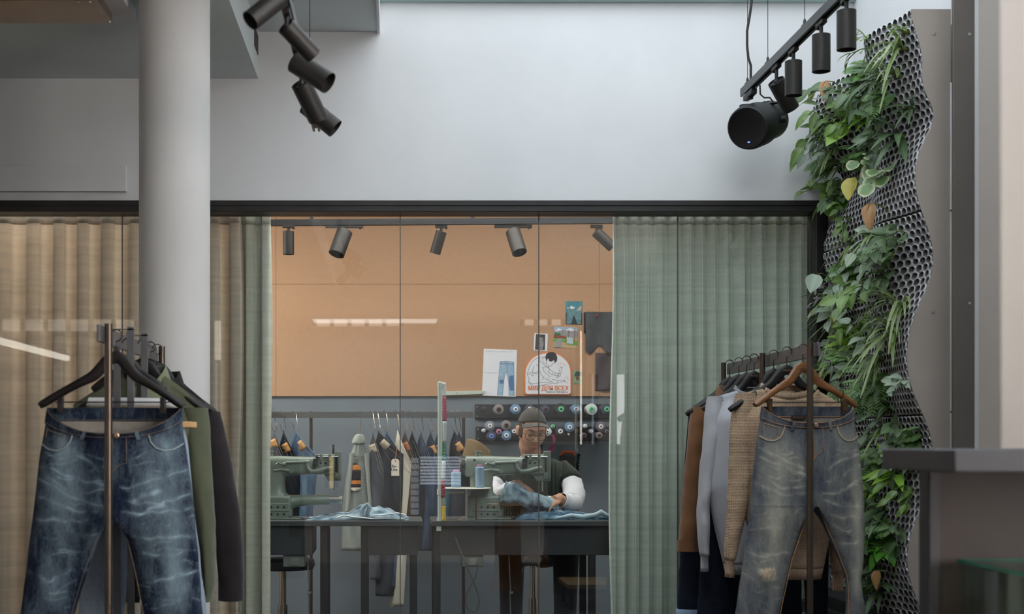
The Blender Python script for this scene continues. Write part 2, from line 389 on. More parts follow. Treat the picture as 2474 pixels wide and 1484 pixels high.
# ================================================================ garment builders
def fold(x, z, seed, amp):
    return amp * (noise.noise(Vector((x * 9, z * 3.0, seed))) + 0.5 * noise.noise(Vector((x * 20, z * 9, seed + 5))))
m_stitch = mat('tan_stitch', (176, 140, 96), 0.8, 0, 0.1, 40)
m_button = mat('copper_button', (176, 150, 130), 0.35, 0.8, 0.1, 40)
m_indenim = mat('denim_inside', (140, 134, 126), 0.9, 0, 0.12, 40, 0.2, 300)
def jeans(name, label, D, px0, py0, torso, legL, legR, m, group=None, b=0.055, dip=0.1, seed=1.0, fadef=None, N=72, details=True, pale_edge=None, yaw=0.0, inside=None, thing_name='jeans', simple=False, patch=None, seam_m=None, wfade=0.2):
    """Loft of a pair of trousers hung by the waist. Rows are (py, xl, xr) read in the photograph at distance D."""
    k = D / F
    N = 72 if simple else 200
    org = P(px0, py0, D)
    T = [((py0 - a) * k, (l - px0) * k, (r - px0) * k) for a, l, r in torso][::-1]
    LL = [((py0 - a) * k, (l - px0) * k, (r - px0) * k) for a, l, r in legL][::-1]
    LR = [((py0 - a) * k, (l - px0) * k, (r - px0) * k) for a, l, r in legR][::-1]
    zc = T[0][0]; zh = LL[0][0]
    t = thing(thing_name, label, 'jeans' if thing_name == 'jeans' else 'trousers', org, group)
    if yaw: t.rotation_euler = (0, 0, yaw)
    fadef = fadef or (lambda x, z, fr: 0.3)
    def ringpt(z, th, z0=0.0):
        xl, xr = itp(z, T, 1), itp(z, T, 2); c, a = (xl + xr) / 2, (xr - xl) / 2
        d = -z
        bb = b * (0.75 + 0.35 * sstep(d, 0, 0.2))
        front = max(0.0, math.sin(th))
        x = c + a * math.copysign(abs(math.cos(th)) ** 0.85, math.cos(th))
        y = -bb * math.copysign(abs(math.sin(th)) ** 0.9, math.sin(th))
        sag = dip * front ** 1.5 * math.exp(-d / 0.10)
        y += -0.02 * front * math.exp(-d / .1) + fold(x, z, seed, 0.006) * sstep(d, 0.03, 0.15)
        return Vector((x, y, z - sag))
    mb = MB()
    rows = 120 if not simple else 16
    R = []
    for j in range(rows + 1):
        z = zc * j / rows
        R.append([ringpt(z, 2 * math.pi * i / N) for i in range(N)])
    def addrings(R, closed=True):
        mb.rings(R, closed, False, False)
    addrings(R)
    # legs
    crotch = R[-1]; q = N // 4; K = 6
    fc, bc = crotch[q], crotch[3 * q]
    seamv = [bc.lerp(fc, (i + 1) / (K + 1)) for i in range(K)]
    Ls = [crotch[i] for i in range(q, 3 * q + 1)] + seamv
    Rs = [crotch[i % N] for i in range(3 * q, N + q + 1)] + seamv[::-1]
    M_ = N // 2 + 1
    legrows = 170 if not simple else 24
    for loop, LT, sgn in ((Ls, LL, -1), (Rs, LR, 1)):
        RR = [loop]
        for j in range(1, legrows + 1):
            z = zc + (zh - zc) * j / legrows
            xl, xr = itp(z, LT, 1), itp(z, LT, 2); c, a = (xl + xr) / 2, (xr - xl) / 2
            w = sstep(zc - z, -0.02, 0.16)
            bb = b * (0.72 - 0.15 * sstep(zc - z, 0.1, 0.6))
            ring = []
            for i in range(len(loop)):
                if sgn < 0: ang = math.radians(45 + 270 * i / (M_ - 1)) if i < M_ else math.radians(315 + 90 * (i - M_ + 1) / (K + 1))
                else: ang = math.radians(225 + 270 * i / (M_ - 1)) if i < M_ else math.radians(135 + 90 * (i - M_ + 1) / (K + 1))
                ex = c + a * math.cos(ang); ey = -bb * math.sin(ang)
                p = loop[i]
                # straight continuation of the crotch loop, re-fitted to the row
                lx0 = min(v.x for v in loop); lx1 = max(v.x for v in loop)
                sx = xl + (p.x - lx0) / (lx1 - lx0) * (xr - xl)
                x = sx + (ex - sx) * w; y = p.y + (ey - p.y) * w
                y += fold(x, z, seed + 3 * sgn, 0.012) * w
                x += 0.004 * noise.noise(Vector((z * 12, sgn * 3, seed))) * w
                ring.append(Vector((x, y, z)))
            RR.append(ring)
        addrings(RR)
    xa = np.array([v.x for v in mb.v]); za = np.array([v.z for v in mb.v]); fa = np.array([v.y < 0.01 for v in mb.v])
    fv = np.clip(np.broadcast_to(fadef(xa, za, fa), xa.shape), 0, 1)
    mb.fade = dict(enumerate(fv.tolist()))
    body = build('denim_body', mb, [m, inside or m_indenim], t, 70, solid=0.0025, local=True, weld=1e-5)
    if simple: return t
    sm = seam_m or m_stitch
    def front(u, z, off=0.004):
        th = math.acos(clamp(u, -1, 1))
        p = ringpt(z, th); return p + Vector((0, -off, 0))
    # waistband
    mb = MB(); H_ = 0.042
    for sgn in (1,):
        R = []
        for z, o in ((0.004, 0.0015), (0.004, 0.004), (-H_, 0.004), (-H_, 0.0015)):
            ring = []
            for i in range(N):
                p = ringpt(z, 2 * math.pi * i / N); q_ = Vector((p.x, p.y * 1.0, 0)); c_ = Vector(((T[-1][1] + T[-1][2]) / 2, 0, 0))
                d_ = (q_ - c_); d_.z = 0; d_ = d_.normalized() if d_.length else d_
                ring.append(p + d_ * o)
            R.append(ring)
        mb.rings(R, True, False, False)
    for i, v in enumerate(mb.v): mb.fade[i] = wfade
    wb = build('waistband', mb, [m, inside or m_indenim], t, 60, local=True)
    mb = MB()
    for zz in (0.001, -H_ + 0.005):
        pts = [front(math.cos(math.pi * i / 40), zz, 0.006) for i in range(41)]
        mb.tube(pts, 0.0009, 4)
    build('waistband_stitching', mb, sm, wb, local=True)
    mb = MB(); R = []
    for z in (0.002, -0.04):
        R.append([Vector((lambda p: (p.x * 0.985, p.y * 0.9, p.z))(ringpt(z, 2 * math.pi * i / N))) for i in range(N)])
    mb.rings(R, True, False, False)
    for i in range(len(mb.v)): mb.fade[i] = wfade * .7
    build('waistband_facing', mb, m, t, 60, local=True)
    mb = MB(); mb.tube([Vector((q_.x * 0.98, q_.y * 0.86, q_.z)) for q_ in [ringpt(-0.036, math.pi + math.pi * i / 30) for i in range(31)]], 0.001, 4)
    build('facing_stitching', mb, sm, t, local=True)
    # belt loops
    for u in (-0.32, 0.32):
        mb = MB()
        a0, a1 = front(u, 0.006, 0.008), front(u + 0.03 * (1 if u > 0 else -1), -0.06, 0.009)
        dx = Vector((0.006, 0, 0))
        mb.rings([[p - dx, p + dx, p + dx + Vector((0, 0.003, 0)), p - dx + Vector((0, 0.003, 0))] for p in (a0, a0.lerp(a1, .5) + Vector((0, -0.003, 0)), a1)])
        for i in range(len(mb.v)): mb.fade[i] = 0.35
        build('belt_loop', mb, m, t, local=True)
    # button and fly
    mb = MB(); c = front(0.06, -0.02, 0.006); mb.lathe([(0.009, 0), (0.009, 0.003), (0.006, 0.005), (0.002, 0.0045)], c, (0, -1, 0), 20)
    build('button', mb, m_button, t, local=True)
    mb = MB()
    zf = max(zc * 0.78, -0.2)
    mb.tube([front(0.02, -H_ + (zf + H_) * i / 12, 0.004) for i in range(13)], 0.0011, 4)
    pts = [front(0.18, -H_ + (zf * 0.8 + H_) * i / 9, 0.004) for i in range(10)] + [front(0.18 - 0.16 * math.sin(a), zf * 0.8 + (zf * 0.2) * (1 - math.cos(a)), 0.004) for a in (0.3, 0.7, 1.1, 1.5)]
    mb.tube(pts, 0.001, 4)
    build('fly_stitching', mb, sm, t, local=True)
    # pocket openings with facing, coin pocket
    for s_ in (-1, 1):
        path = [(-.50, -.044), (-.52, -.08), (-.58, -.106), (-.70, -.122), (-.84, -.122), (-.985, -.112)]
        pts = []
        for i in range(len(path) - 1):
            for q_ in range(6):
                f_ = q_ / 6; pts.append(front(-s_ * (path[i][0] + (path[i+1][0] - path[i][0]) * f_) * -1, path[i][1] + (path[i+1][1] - path[i][1]) * f_, 0.004))
        pts.append(front(s_ * path[-1][0], path[-1][1], 0.004))
        mb = MB(); mb.tube(pts, 0.0022, 6)
        for i in range(len(mb.v)): mb.fade[i] = 1.0
        pk = build('pocket_edge', mb, m, t, local=True)
        mb = MB(); mb.tube([p + Vector((0, -0.001, 0.005)) for p in pts], 0.0008, 4); build('pocket_stitching', mb, sm, pk, local=True)
    mb = MB(); cz = [(-.93, -.05), (-.93, -.105), (-.62, -.105), (-.62, -.05)]
    mb.tube([front(cz[0][0], cz[0][1]), front(cz[0][0], -.085)], 0.001, 4)
    mb.tube([front(-.93 + .31 * i / 8, -.055) for i in range(9)], 0.0012, 4); mb.tube([front(-.62, -.055 - .05 * i / 4) for i in range(5)], 0.001, 4)
    build('coin_pocket_stitching', mb, sm, t, local=True)
    # inseam stitches
    mb = MB()
    for LT, s_ in ((LL, 2), (LR, 1)):
        pts = []
        for j in range(14):
            z = zc - 0.03 + (zh - zc + 0.03) * j / 13
            x = itp(z, LT, s_); c = (itp(z, LT, 1) + itp(z, LT, 2)) / 2
            xx = x + (c - x) * 0.05
            pts.append(Vector((xx, -b * 0.32 * sstep(zc - z, -0.1, 0.12) - 0.012, z)))
        mb.tube(pts, 0.0011, 4)
    build('inseam_stitching', mb, sm, t, local=True)
    return t

def fade_front(k, px0, py0, spots, lines, base=0.2, seed=0.0, inner=None):
    """worn areas: spots (px,py,rx,ry,amount), whisker lines ((px,py),(px,py),width,amount) in photo pixels"""
    SP = [((a - px0) * k, (py0 - b_) * k, rx * k, ry * k, am) for a, b_, rx, ry, am in spots]
    LN = []
    for pts, w, am in lines:
        LN.append(([Vector(((a - px0) * k, (py0 - b_) * k)) for a, b_ in pts], w * k, am))
    def f(x, z, fr):
        v = np.full(x.shape, base)
        x = x + .006 * np.sin(z * 31 + x * 17) + .003 * np.sin(z * 83 + x * 61 + 1)
        z = z + .006 * np.sin(x * 37 + 2 + z * 9) + .0025 * np.sin(x * 97 + z * 40)
        br = np.clip(.75 + .35 * np.sin(x * 67 + z * 29) + .3 * np.sin(x * 23 - z * 51 + 1) + .25 * np.sin(x * 151 + z * 70), .1, 1.5)
        for cx_, cz_, rx, rz, am in SP:
            v += am * np.exp(-((x - cx_) / rx) ** 2 - ((z - cz_) / rz) ** 2)
        for pts, w, am in LN:
            dm = np.full(x.shape, 9.0)
            for i in range(len(pts) - 1):
                a, b_ = pts[i], pts[i+1]; ab = b_ - a
                tt = np.clip(((x - a.x) * ab.x + (z - a.y) * ab.y) / max(ab.length_squared, 1e-9), 0, 1)
                dm = np.minimum(dm, np.hypot(x - a.x - ab.x * tt, z - a.y - ab.y * tt))
            v += am * br * np.exp(-(dm / w) ** 2)
        return np.where(fr, v, base + .05)
    return f

def top_garment(name, label, cat, D, cx, m, shoulder, hem, sides, neck, sleeves, group=None, b=0.05, seed=1.0, collar=None, rib=None, cuff=True, open_front=False, pocket=None, buttons=None, vneck=False):
    """Shirt or sweater on a hanger, all numbers photo pixels at distance D.
    shoulder: (y_at_neck, [xl,yl], [xr,yr]); hem: y; sides: rows (y, xl, xr); neck: (half width, front drop);
    sleeves: list of rows [(py, x_outer_or_left, x_right)], each running downwards from the shoulder"""
    k = D / F; py0 = shoulder[0]
    org = P(cx, py0, D)
    X = lambda px: (px - cx) * k
    Z = lambda py: (py0 - py) * k
    t = thing(name, label, cat, org, group)
    SD = [(Z(a), X(l), X(r)) for a, l, r in sides][::-1]
    (xl, yl), (xr, yr) = shoulder[1], shoulder[2]
    nw = neck[0] * k; nd = neck[1] * k
    zh = Z(hem)
    def ztop(x, fr):
        ax = abs(x)
        if ax < nw:
            return -(nd if fr else 0.15 * nd) * math.sqrt(max(0, 1 - (ax / nw) ** (1 if vneck and fr else 2)))
        return (Z(yl) if x < 0 else Z(yr)) * (ax - nw) / (abs(X(xl) if x < 0 else X(xr)) - nw + 1e-6)
    mb = MB(); N = 80; rows = 44
    R = []
    for j in range(rows + 1):
        s_ = j / rows
        ring = []
        for i in range(N):
            th = 2 * math.pi * i / N; c_ = math.cos(th)
            # x in shoulder coordinates
            xs = (X(xr) if c_ > 0 else -X(xl)) * c_
            fr = math.sin(th) >= 0
            z = zh + (ztop(xs, fr) - zh) * (1 - s_)
            zz = min(z, -0.02)
            a_l, a_r = itp(zz, SD, 1), itp(zz, SD, 2)
            x = (a_r if c_ > 0 else -a_l) * c_
            x = x + (xs - x) * (1 - sstep(s_, 0, 0.2))
            bb = b * (0.18 + 0.82 * sstep(s_, 0, 0.16))
            bb = max(bb, 0.024)
            if abs(xs) < nw * 1.15: bb = max(bb, b * 0.75)
            y = -bb * math.copysign(abs(math.sin(th)) ** 0.8, math.sin(th))
            y += fold(x, z, seed, 0.012) * sstep(s_, 0.1, 0.4) + 0.010 * math.sin(x * 42 + seed) * sstep(s_, .3, 1)
            ring.append(Vector((x, y, z)))
        R.append(ring)
    mb.rings(R, True, False, False)
    build('garment_body', mb, m, t, 70, solid=0.003, local=True)
    if rib:   # rib at hem and neck
        mb = MB()
        R = []
        for z, o in ((zh + 0.002, 1.0), (zh - 0.02, 0.97), (zh - 0.045, 0.93)):
            R.append([Vector((v.x * o, v.y * o, z + (v.z - zh) * 0)) for v in [Vector((p.x, p.y, zh)) for p in [Vector(q) for q in [*map(tuple, [r for r in [*([*R0])]])]]]] if False else [Vector((p.x * o, p.y * o, z)) for p in RLAST(mb, X, SD, zh, b, N, seed)])
        mb.rings(R, True, False, False); build('hem_rib', mb, rib, t, 70, solid=0.003, local=True)
        mb = MB(); R = []
        for o, dz in ((1.0, 0.0), (1.03, 0.012), (0.96, 0.026), (0.86, 0.022)):
            ring = []
            for i in range(40):
                th = 2 * math.pi * i / 40; c_ = math.cos(th); fr = math.sin(th) >= 0
                x = nw * c_; y = -b * 0.78 * math.sin(th)
                ring.append(Vector((x * o, y * o, -(nd if fr else 0.15 * nd) * abs(math.sin(th)) ** (1.6 if vneck else 1) + dz)))
            R.append(ring)
        mb.rings(R, True, False, False); build('neck_rib', mb, rib, t, 70, solid=0.002, local=True)
    # sleeves
    for rowsS, dy in sleeves:
        n = 28; R = []
        q = [(Z(a), X(l), X(r)) for a, l, r in rowsS]
        zs = np.linspace(q[0][0], q[-1][0], 46)
        qq = q[::-1]
        for j, z in enumerate(zs):
            l, r = itp(z, qq, 1), itp(z, qq, 2); c_, a = (l + r) / 2, max((r - l) / 2, 0.004)
            f_ = j / 45
            bb = 0.058 * (0.75 + 0.25 * f_) if f_ < .8 else 0.058 * (1 - 0.8 * (f_ - .8) * (1 if cuff else .3))
            ring = []
            for i in range(n):
                th = 2 * math.pi * i / n
                x = c_ + a * math.cos(th)
                y = dy * f_ - bb * math.sin(th) + fold(x, z * 1.6, seed + 9, 0.012)
                ring.append(Vector((x + 0.004 * noise.noise(Vector((z * 14, th, seed))), y, z)))
            R.append(ring)
        mb = MB(); mb.rings(R, True, True, False)
        sl = build('sleeve', mb, m, t, 70, solid=0.003, local=True)
        # cuff
        last = R[-1]; cc = sum((v for v in last), Vector()) / n
        mb = MB()
        if rib:
            R2 = [[cc + (v - cc) * o + Vector((0, 0, dz)) for v in last] for o, dz in ((1.0, .004), (0.8, -0.012), (0.82, -0.05), (0.86, -0.072))]
            mb.rings(R2, True, False, False); build('cuff', mb, rib, sl, 70, solid=0.003, local=True)
        elif cuff:
            R2 = [[cc + (v - cc) * o + Vector((0, 0, dz)) for v in last] for o, dz in ((1.04, .05), (1.06, .05), (1.06, -0.004), (1.0, -0.004))]
            mb.rings(R2, True, False, False); build('cuff', mb, m, sl, 40, local=True)
    if collar:
        mb = MB(); R = []
        for o, dz in ((1.0, -0.004), (1.0, 0.028), (1.06, 0.034), (1.25, -0.012), (1.27, -0.02)):
            ring = []
            for i in range(41):
                th = math.radians(100 + 340 * i / 40); c_ = math.cos(th); s_ = math.sin(th)
                x = nw * c_; y = -b * 0.8 * s_
                drop = nd * max(0, s_) ** 1.3
                flap = (0.03 if o > 1.2 else 0) * max(0, s_) ** 2
                ring.append(Vector((x * o, y * o - 0.01 * max(0, s_), dz - drop * 0.75 - flap)))
            R.append(ring)
        mb.rings(R, False, False, False); build('collar', mb, collar, t, 60, solid=0.003, local=True)
    if buttons:
        mbp = MB(); mbp.box(-0.016, 0.016, -b - 0.016, -b - 0.008, zh + 0.02, -nd - 0.02)
        build('button_placket', mbp, m, t, local=True, bevel=0.002)
        for i in range(6):
            mb = MB(); mb.lathe([(0.0055, 0), (0.0055, .002), (0.003, .003)], (0, -b - 0.016, -nd - 0.06 - i * 0.085), (0, -1, 0), 12)
            build('button', mb, buttons, t, local=True)
    return t
def RLAST(mb, X, SD, zh, b, N, seed):
    out = []
    l, r = itp(zh, SD, 1), itp(zh, SD, 2)
    for i in range(N):
        th = 2 * math.pi * i / N; c_ = math.cos(th)
        x = (r if c_ > 0 else -l) * c_
        y = -b * math.copysign(abs(math.sin(th)) ** 0.8, math.sin(th)) + fold(x, zh, seed, 0.012) + 0.010 * math.sin(x * 42 + seed)
        out.append(Vector((x, y, zh)))
    return out

# ---------------------------------------------------------------- hangers
m_hblack = mat('black_lacquered_wood', (26, 22, 22), 0.42, 0, 0.2, 8, spec=0.3)
m_hwood = mat('brown_varnished_wood', (122, 78, 42), 0.30, 0, 0.25, 6, spec=0.5, stretch=(1, 8, 8))
m_hook = mat('dark_hook_wire', (60, 54, 50), 0.3, 0.9, 0.1, 30)
m_clip = mat('dark_clip', (34, 30, 30), 0.4, 0.3, 0.1, 30)
m_gold = mat('gold_print', (176, 128, 70), 0.5, 0.4, 0.05, 20)
def hanger(label, hookpx, hooky, apexy, left, right, D, m, clips=None, clipm=None, group=None, bar=None, rail_z=None, print_=False):
    """contoured wooden hanger; left/right = (px,py,dD) arm tips; hook goes round the rail"""
    k = D / F
    top = P(hookpx, hooky, D); apex = P(hookpx, apexy, D)
    t = thing('clothes_hanger', label, 'hanger', apex, group)
    a = apex; tips = [P(q[0], q[1], D + q[2]) for q in (left, right)]
    mb = MB(); n = 12; R = []
    tl, tr = tips
    for j in range(-20, 21):
        s_ = abs(j) / 20; tip = tl if j < 0 else tr
        # arm: flat at the neck then sloping down, slightly swept forward
        f = s_
        dz = (tip.z - a.z)
        prof = 0.80 * f + 0.20 * sstep(f, 0.06, 0.34)
        sag = -0.012 * math.sin(math.pi * f)
        p = Vector((a.x + (tip.x - a.x) * f, a.y + (tip.y - a.y) * f - 0.006 * math.sin(f * 2.4) , a.z - 0.012 + dz * prof - sag * 0.6))
        hh = 0.0215 * (1 - 0.38 * sstep(f, 0.05, 0.6)) ; dd = 0.008 + 0.008 * sstep(f, 0.3, 0.9)
        if f > 0.95: hh *= 0.8; dd *= 0.8
        dirn = (tip - a).normalized() if f > 0.08 else Vector((1, 0, 0))
        if j < 0 and f > 0.08: dirn = -dirn
        up = Vector((0, 0, 1)); up = (up - dirn * up.dot(dirn)).normalized(); w = dirn.cross(up)
        R.append([p + up * math.sin(2*math.pi*i/n) * hh + w * math.cos(2*math.pi*i/n) * dd for i in range(n)])
    mb.rings(R); build('wooden_arm', mb, m, t, 60)
    # hook
    mb = MB(); r = max(0.016, (apex.z - top.z) * -0.0 + 0.019)
    zc_ = top.z - r
    pts = [a + Vector((0, 0, 0.0)), a + Vector((0, 0, 0.02)), Vector((a.x, a.y, zc_ - r - 0.006))]
    for i in range(13):
        an = -math.pi/2 + (i / 12) * math.pi * 1.45
        pts.append(Vector((a.x + r * math.cos(an), a.y, zc_ + r * math.sin(an))))
    mb.tube(pts, 0.0021, 8); build('hook', mb, m_hook, t)
    if clips:
        mb = MB(); (c0, y0_), (c1, y1_) = clips
        p0, p1 = P(c0, y0_, D), P(c1, y1_, D)
        mb.tube([p0 + Vector((-0.02, 0, 0)), p1 + Vector((0.02, 0, 0))], 0.0022, 6)
        q0 = tl.lerp(a, 0.3); q1 = tr.lerp(a, 0.3)
        mb.tube([Vector((q0.x, p0.y, q0.z)), Vector((q0.x, p0.y, p0.z))], 0.002, 6)
        mb.tube([Vector((q1.x, p1.y, q1.z)), Vector((q1.x, p1.y, p1.z))], 0.002, 6)
        build('clip_bar', mb, m_hook, t)
        for p in (p0, p1):
            mb = MB(); mb.cbox(p + Vector((0, -0.02, -0.012)), (0.017, 0.006, 0.052)); mb.cbox(p + Vector((0, 0.0, -0.012)), (0.017, 0.006, 0.05)); mb.cbox(p + Vector((0, -0.01, 0.006)), (0.014, 0.026, 0.014))
            build('clip', mb, clipm or m_clip, t, bevel=0.0015)
    if bar:
        mb = MB(); (c0, y0_), (c1, y1_) = bar
        p0, p1 = P(c0, y0_, D), P(c1, y1_, D)
        mb.tube([p0 + Vector((0.0, 0, -0.012)), p0, p0.lerp(p1, .33), p0.lerp(p1, .66), p1 + Vector((-0.03, 0, 0)), p1 + Vector((0, 0, -0.012)), p1 + Vector((0.004, 0, -0.04))], [0.012, 0.0165, 0.0165, 0.0165, 0.017, 0.016, 0.010], 12)
        build('padded_bar', mb, mat('white_foam_pad', (228, 228, 228), 0.9), t)
    if print_:
        vs = MB(); put_text(vs, "Nudie Jeans", 0.0072, Matrix.Translation((a.x - 0.002, a.y - 0.0145, a.z - 0.016)) @ FACE)
        build('gold_lettering', vs, m_gold, t, smooth=0)
    return t
# ================================================================ clothes racks
m_rack = mat('dark_rack_steel', (96, 95, 98), 0.45, 0.35, 0.12, 10)
m_post = mat('bronze_tube', (84, 74, 66), 0.3, 0.8, 0.1, 12)
def rack(label, X, Ys, ztop, rail=(0.052, 0.012), side=-1, xfoot=0.0):
    t = thing('clothes_rack', label, 'clothes rack', (X, Ys[0], 0))
    L_ = Ys[-1] - Ys[0]
    mb = MB(); mb.box(X + side * 0.025 - 0.005, X + side * 0.025 + 0.005, Ys[0] - 0.035, Ys[-1] + 0.015, ztop - 0.058, ztop - 0.004)
    build('hanging_rail', mb, m_rack, t, bevel=0.002)
    for y in Ys:
        mb = MB(); mb.lathe([(0.0125, 0.0), (0.0125, ztop), (0.011, ztop + 0.001)], (X, y, 0), n=20); build('post', mb, m_post, t)
    mb = MB()
    for y in (Ys[0], Ys[-1]):
        mb.box(X - 0.25, X + 0.25, y - 0.02, y + 0.02, 0.0, 0.02)
    mb.box(X - 0.02, X + 0.02, Ys[0], Ys[-1], 0.0, 0.02)
    build('base_frame', mb, m_rack, t, bevel=0.002)
    return t
# ---- left rack
LX = XP(262, 4.5); LY0 = 4.5; LY1 = LX * F / (391 - CX)
LZ = ZP(783, 4.5)
rack('bronze and black clothes rack in front of the round white column', LX, [LY0, LY1], LZ)
# hanging shelf: straps over the rail carrying pale wooden boards
m_board = mat('pale_oak_board', (214, 172, 120), 0.55, 0, 0.15, 4, stretch=(1, 10, 10))
t = thing('hanging_shelf', 'slatted steel hanger frame with pale boards hooked over the left rack', 'shelf', (LX, 4.9, 0.7))
for px, D, y0 in ((295, LX * F / (300 - CX) , 790), (329, LX * F / (334 - CX), 805)):
    D = D
    for dx, ztp in ((0.022, ZP(y0, D)), (-0.028, ZP(y0 + 40, D))):
        mb = MB(); mb.box(LX + dx - 0.012 * 1.0, LX + dx + 0.012, D - 0.003 + (0 if dx > 0 else 0.02), D + 0.003 + (0 if dx > 0 else 0.02), 0.4, ztp); build('strap', mb, m_rack, t, bevel=0.001)
    mb = MB(); mb.box(LX - 0.04, LX + 0.034, D - 0.003, D + 0.003, LZ + 0.001, LZ + 0.006); build('strap_hook', mb, m_rack, t)
for py, px_r in ((1025, 466), (1236, 460)):
    mb = MB(); zb = ZP(py, 4.85); mb.box(LX - 0.14, XP(px_r, 4.85), 4.8, 4.95, zb - 0.012, zb + 0.008); build('board', mb, m_board, t, bevel=0.002)
Dh = LX * F / (281 - CX)
hanger('black wooden clip hanger carrying the dark faded jeans on the left rack', 281, 797, 853, (97, 972, 0.0), (443, 974, 0.0), Dh, m_hblack, clips=((148, 972), (395, 972)))
D2 = LX * F / (308 - CX)
hanger('hanger with a white padded bar behind the dark faded jeans', 308, 818, 868, (225, 935, 0), (400, 935, 0), D2, m_hblack, bar=((216, 972), (430, 974)))
# front jeans
k = Dh / F; px0, py0 = 278, 988
m_den1 = denim('faded_indigo_denim', (15, 25, 46), (146, 168, 180), mott=0.5)
lines = []
rnd = random.Random(3)
for (a, b_, c_) in (((105, 1130), (190, 1150), (262, 1180)), ((100, 1160), (180, 1190), (262, 1228)), ((96, 1200), (170, 1225), (250, 1236)), ((300, 1175), (380, 1165), (448, 1130)), ((305, 1205), (390, 1220), (462, 1190)), ((310, 1232), (390, 1240), (465, 1225)),
                    ((92, 1250), (150, 1262), (220, 1250)), ((70, 1380), (120, 1398), (180, 1380)), ((350, 1330), (420, 1345), (480, 1320)), ((360, 1400), (420, 1395), (486, 1375)), ((330, 1290), (400, 1302), (470, 1290)), ((200, 1100), (240, 1130), (262, 1150))):
    lines.append(([a, b_, c_], 2.2, 0.30))
    lines.append(([a, b_, c_], 9, 0.10))
for i in range(60):
    x = rnd.choice([rnd.uniform(75, 230), rnd.uniform(320, 470)]); y = rnd.uniform(1090, 1480); l = rnd.uniform(18, 60); an = rnd.uniform(-.5, .5)
    lines.append(([(x, y), (x + l * math.cos(an), y + l * math.sin(an))], 1.8, rnd.uniform(.15, .35)))
lines += [([(330, 1202), (362, 1196), (396, 1190)], 5, 0.75), ([(345, 1236), (396, 1222)], 3, .5)]
fd = fade_front(k, px0, py0, [(165, 1190, 48, 110, .42), (395, 1210, 48, 120, .36), (130, 1400, 42, 90, .16), (425, 1400, 28, 110, .45), (165, 1078, 26, 30, .4), (405, 1080, 22, 26, .35), (285, 1120, 16, 60, .12)], lines, 0.05)
jeans('jeans', 'dark indigo jeans with pale worn thighs clipped at the front of the left rack', Dh, px0, py0,
      [(984, 117, 437), (1040, 108, 442), (1100, 97, 452), (1180, 88, 463), (1246, 80, 470)],
      [(1246, 80, 270), (1300, 72, 243), (1380, 62, 212), (1484, 50, 180), (1600, 42, 160), (1770, 45, 150)],
      [(1246, 274, 470), (1300, 308, 474), (1380, 327, 482), (1484, 348, 490), (1600, 362, 492), (1770, 375, 490)],
      m_den1, b=0.06, dip=0.082, seed=2.0, fadef=fd, wfade=.06, seam_m=mat('worn_brown_stitch', (120, 100, 84), .8))
# pale jeans behind
m_den3 = denim('pale_denim', (84, 104, 128), (190, 200, 212), mott=0.3)
jeans('jeans', 'pale blue jeans hanging just behind the dark faded jeans', D2, 325, 1000, [(1000, 200, 440), (1080, 192, 455), (1240, 186, 470)],
      [(1240, 186, 322), (1484, 190, 300), (1700, 195, 290)], [(1240, 328, 470), (1484, 345, 500), (1700, 350, 500)], m_den3, b=0.03, dip=0.04, seed=4, fadef=lambda x, z, f: .45, simple=True)
D3 = LX * F / (346 - CX); D4 = LX * F / (363 - CX); D5 = LX * F / (380 - CX)
m_olive = cloth('olive_twill', (84, 88, 70), 260, 0.25, 0.12)
m_olivel = cloth('olive_collar_twill', (112, 118, 94), 260, 0.25, 0.1)
m_blackden = cloth('black_twill', (38, 34, 36), 260, 0.25, 0.15)
hanger('black hanger inside the olive overshirt', 346, 820, 868, (190, 985, 0), (495, 985, 0), D3, m_hblack, print_=True)
top_garment('overshirt', 'olive green overshirt with open collar on the left rack', 'shirt', D3, 346, m_olive, (905, (178, 978), (498, 988)), 1452,
            [(985, 172, 500), (1120, 176, 482), (1300, 186, 480), (1452, 192, 330)], (52, 72),
            [([(986, 440, 502), (1040, 442, 508), (1120, 452, 512), (1250, 472, 519), (1330, 484, 521), (1400, 490, 519), (1450, 493, 514)], 0.0),
             ([(986, 174, 240), (1120, 160, 235), (1300, 160, 220), (1440, 165, 205)], 0.0)], b=0.06, seed=5, collar=m_olivel, buttons=m_clip)
hanger('black hanger inside the black denim jacket', 363, 826, 872, (215, 990, 0), (503, 985, 0), D4, m_hblack)
hanger('third black hanger from the back post of the left rack', 380, 832, 878, (240, 990, 0), (520, 990, 0), D5, m_hblack)
top_garment('denim_jacket', 'black denim jacket at the back of the left rack', 'jacket', D5, 384, m_blackden, (918, (246, 988), (528, 998)), 1400,
            [(1000, 240, 528), (1150, 244, 525), (1400, 250, 520)], (48, 60),
            [([(995, 466, 532), (1050, 474, 545), (1120, 492, 560), (1230, 512, 578), (1330, 523, 588), (1400, 527, 589), (1448, 529, 588)], 0.0),
             ([(995, 240, 300), (1150, 226, 290), (1330, 225, 280), (1440, 228, 275)], 0.0)], b=0.06, seed=7, collar=m_blackden, buttons=m_clip)

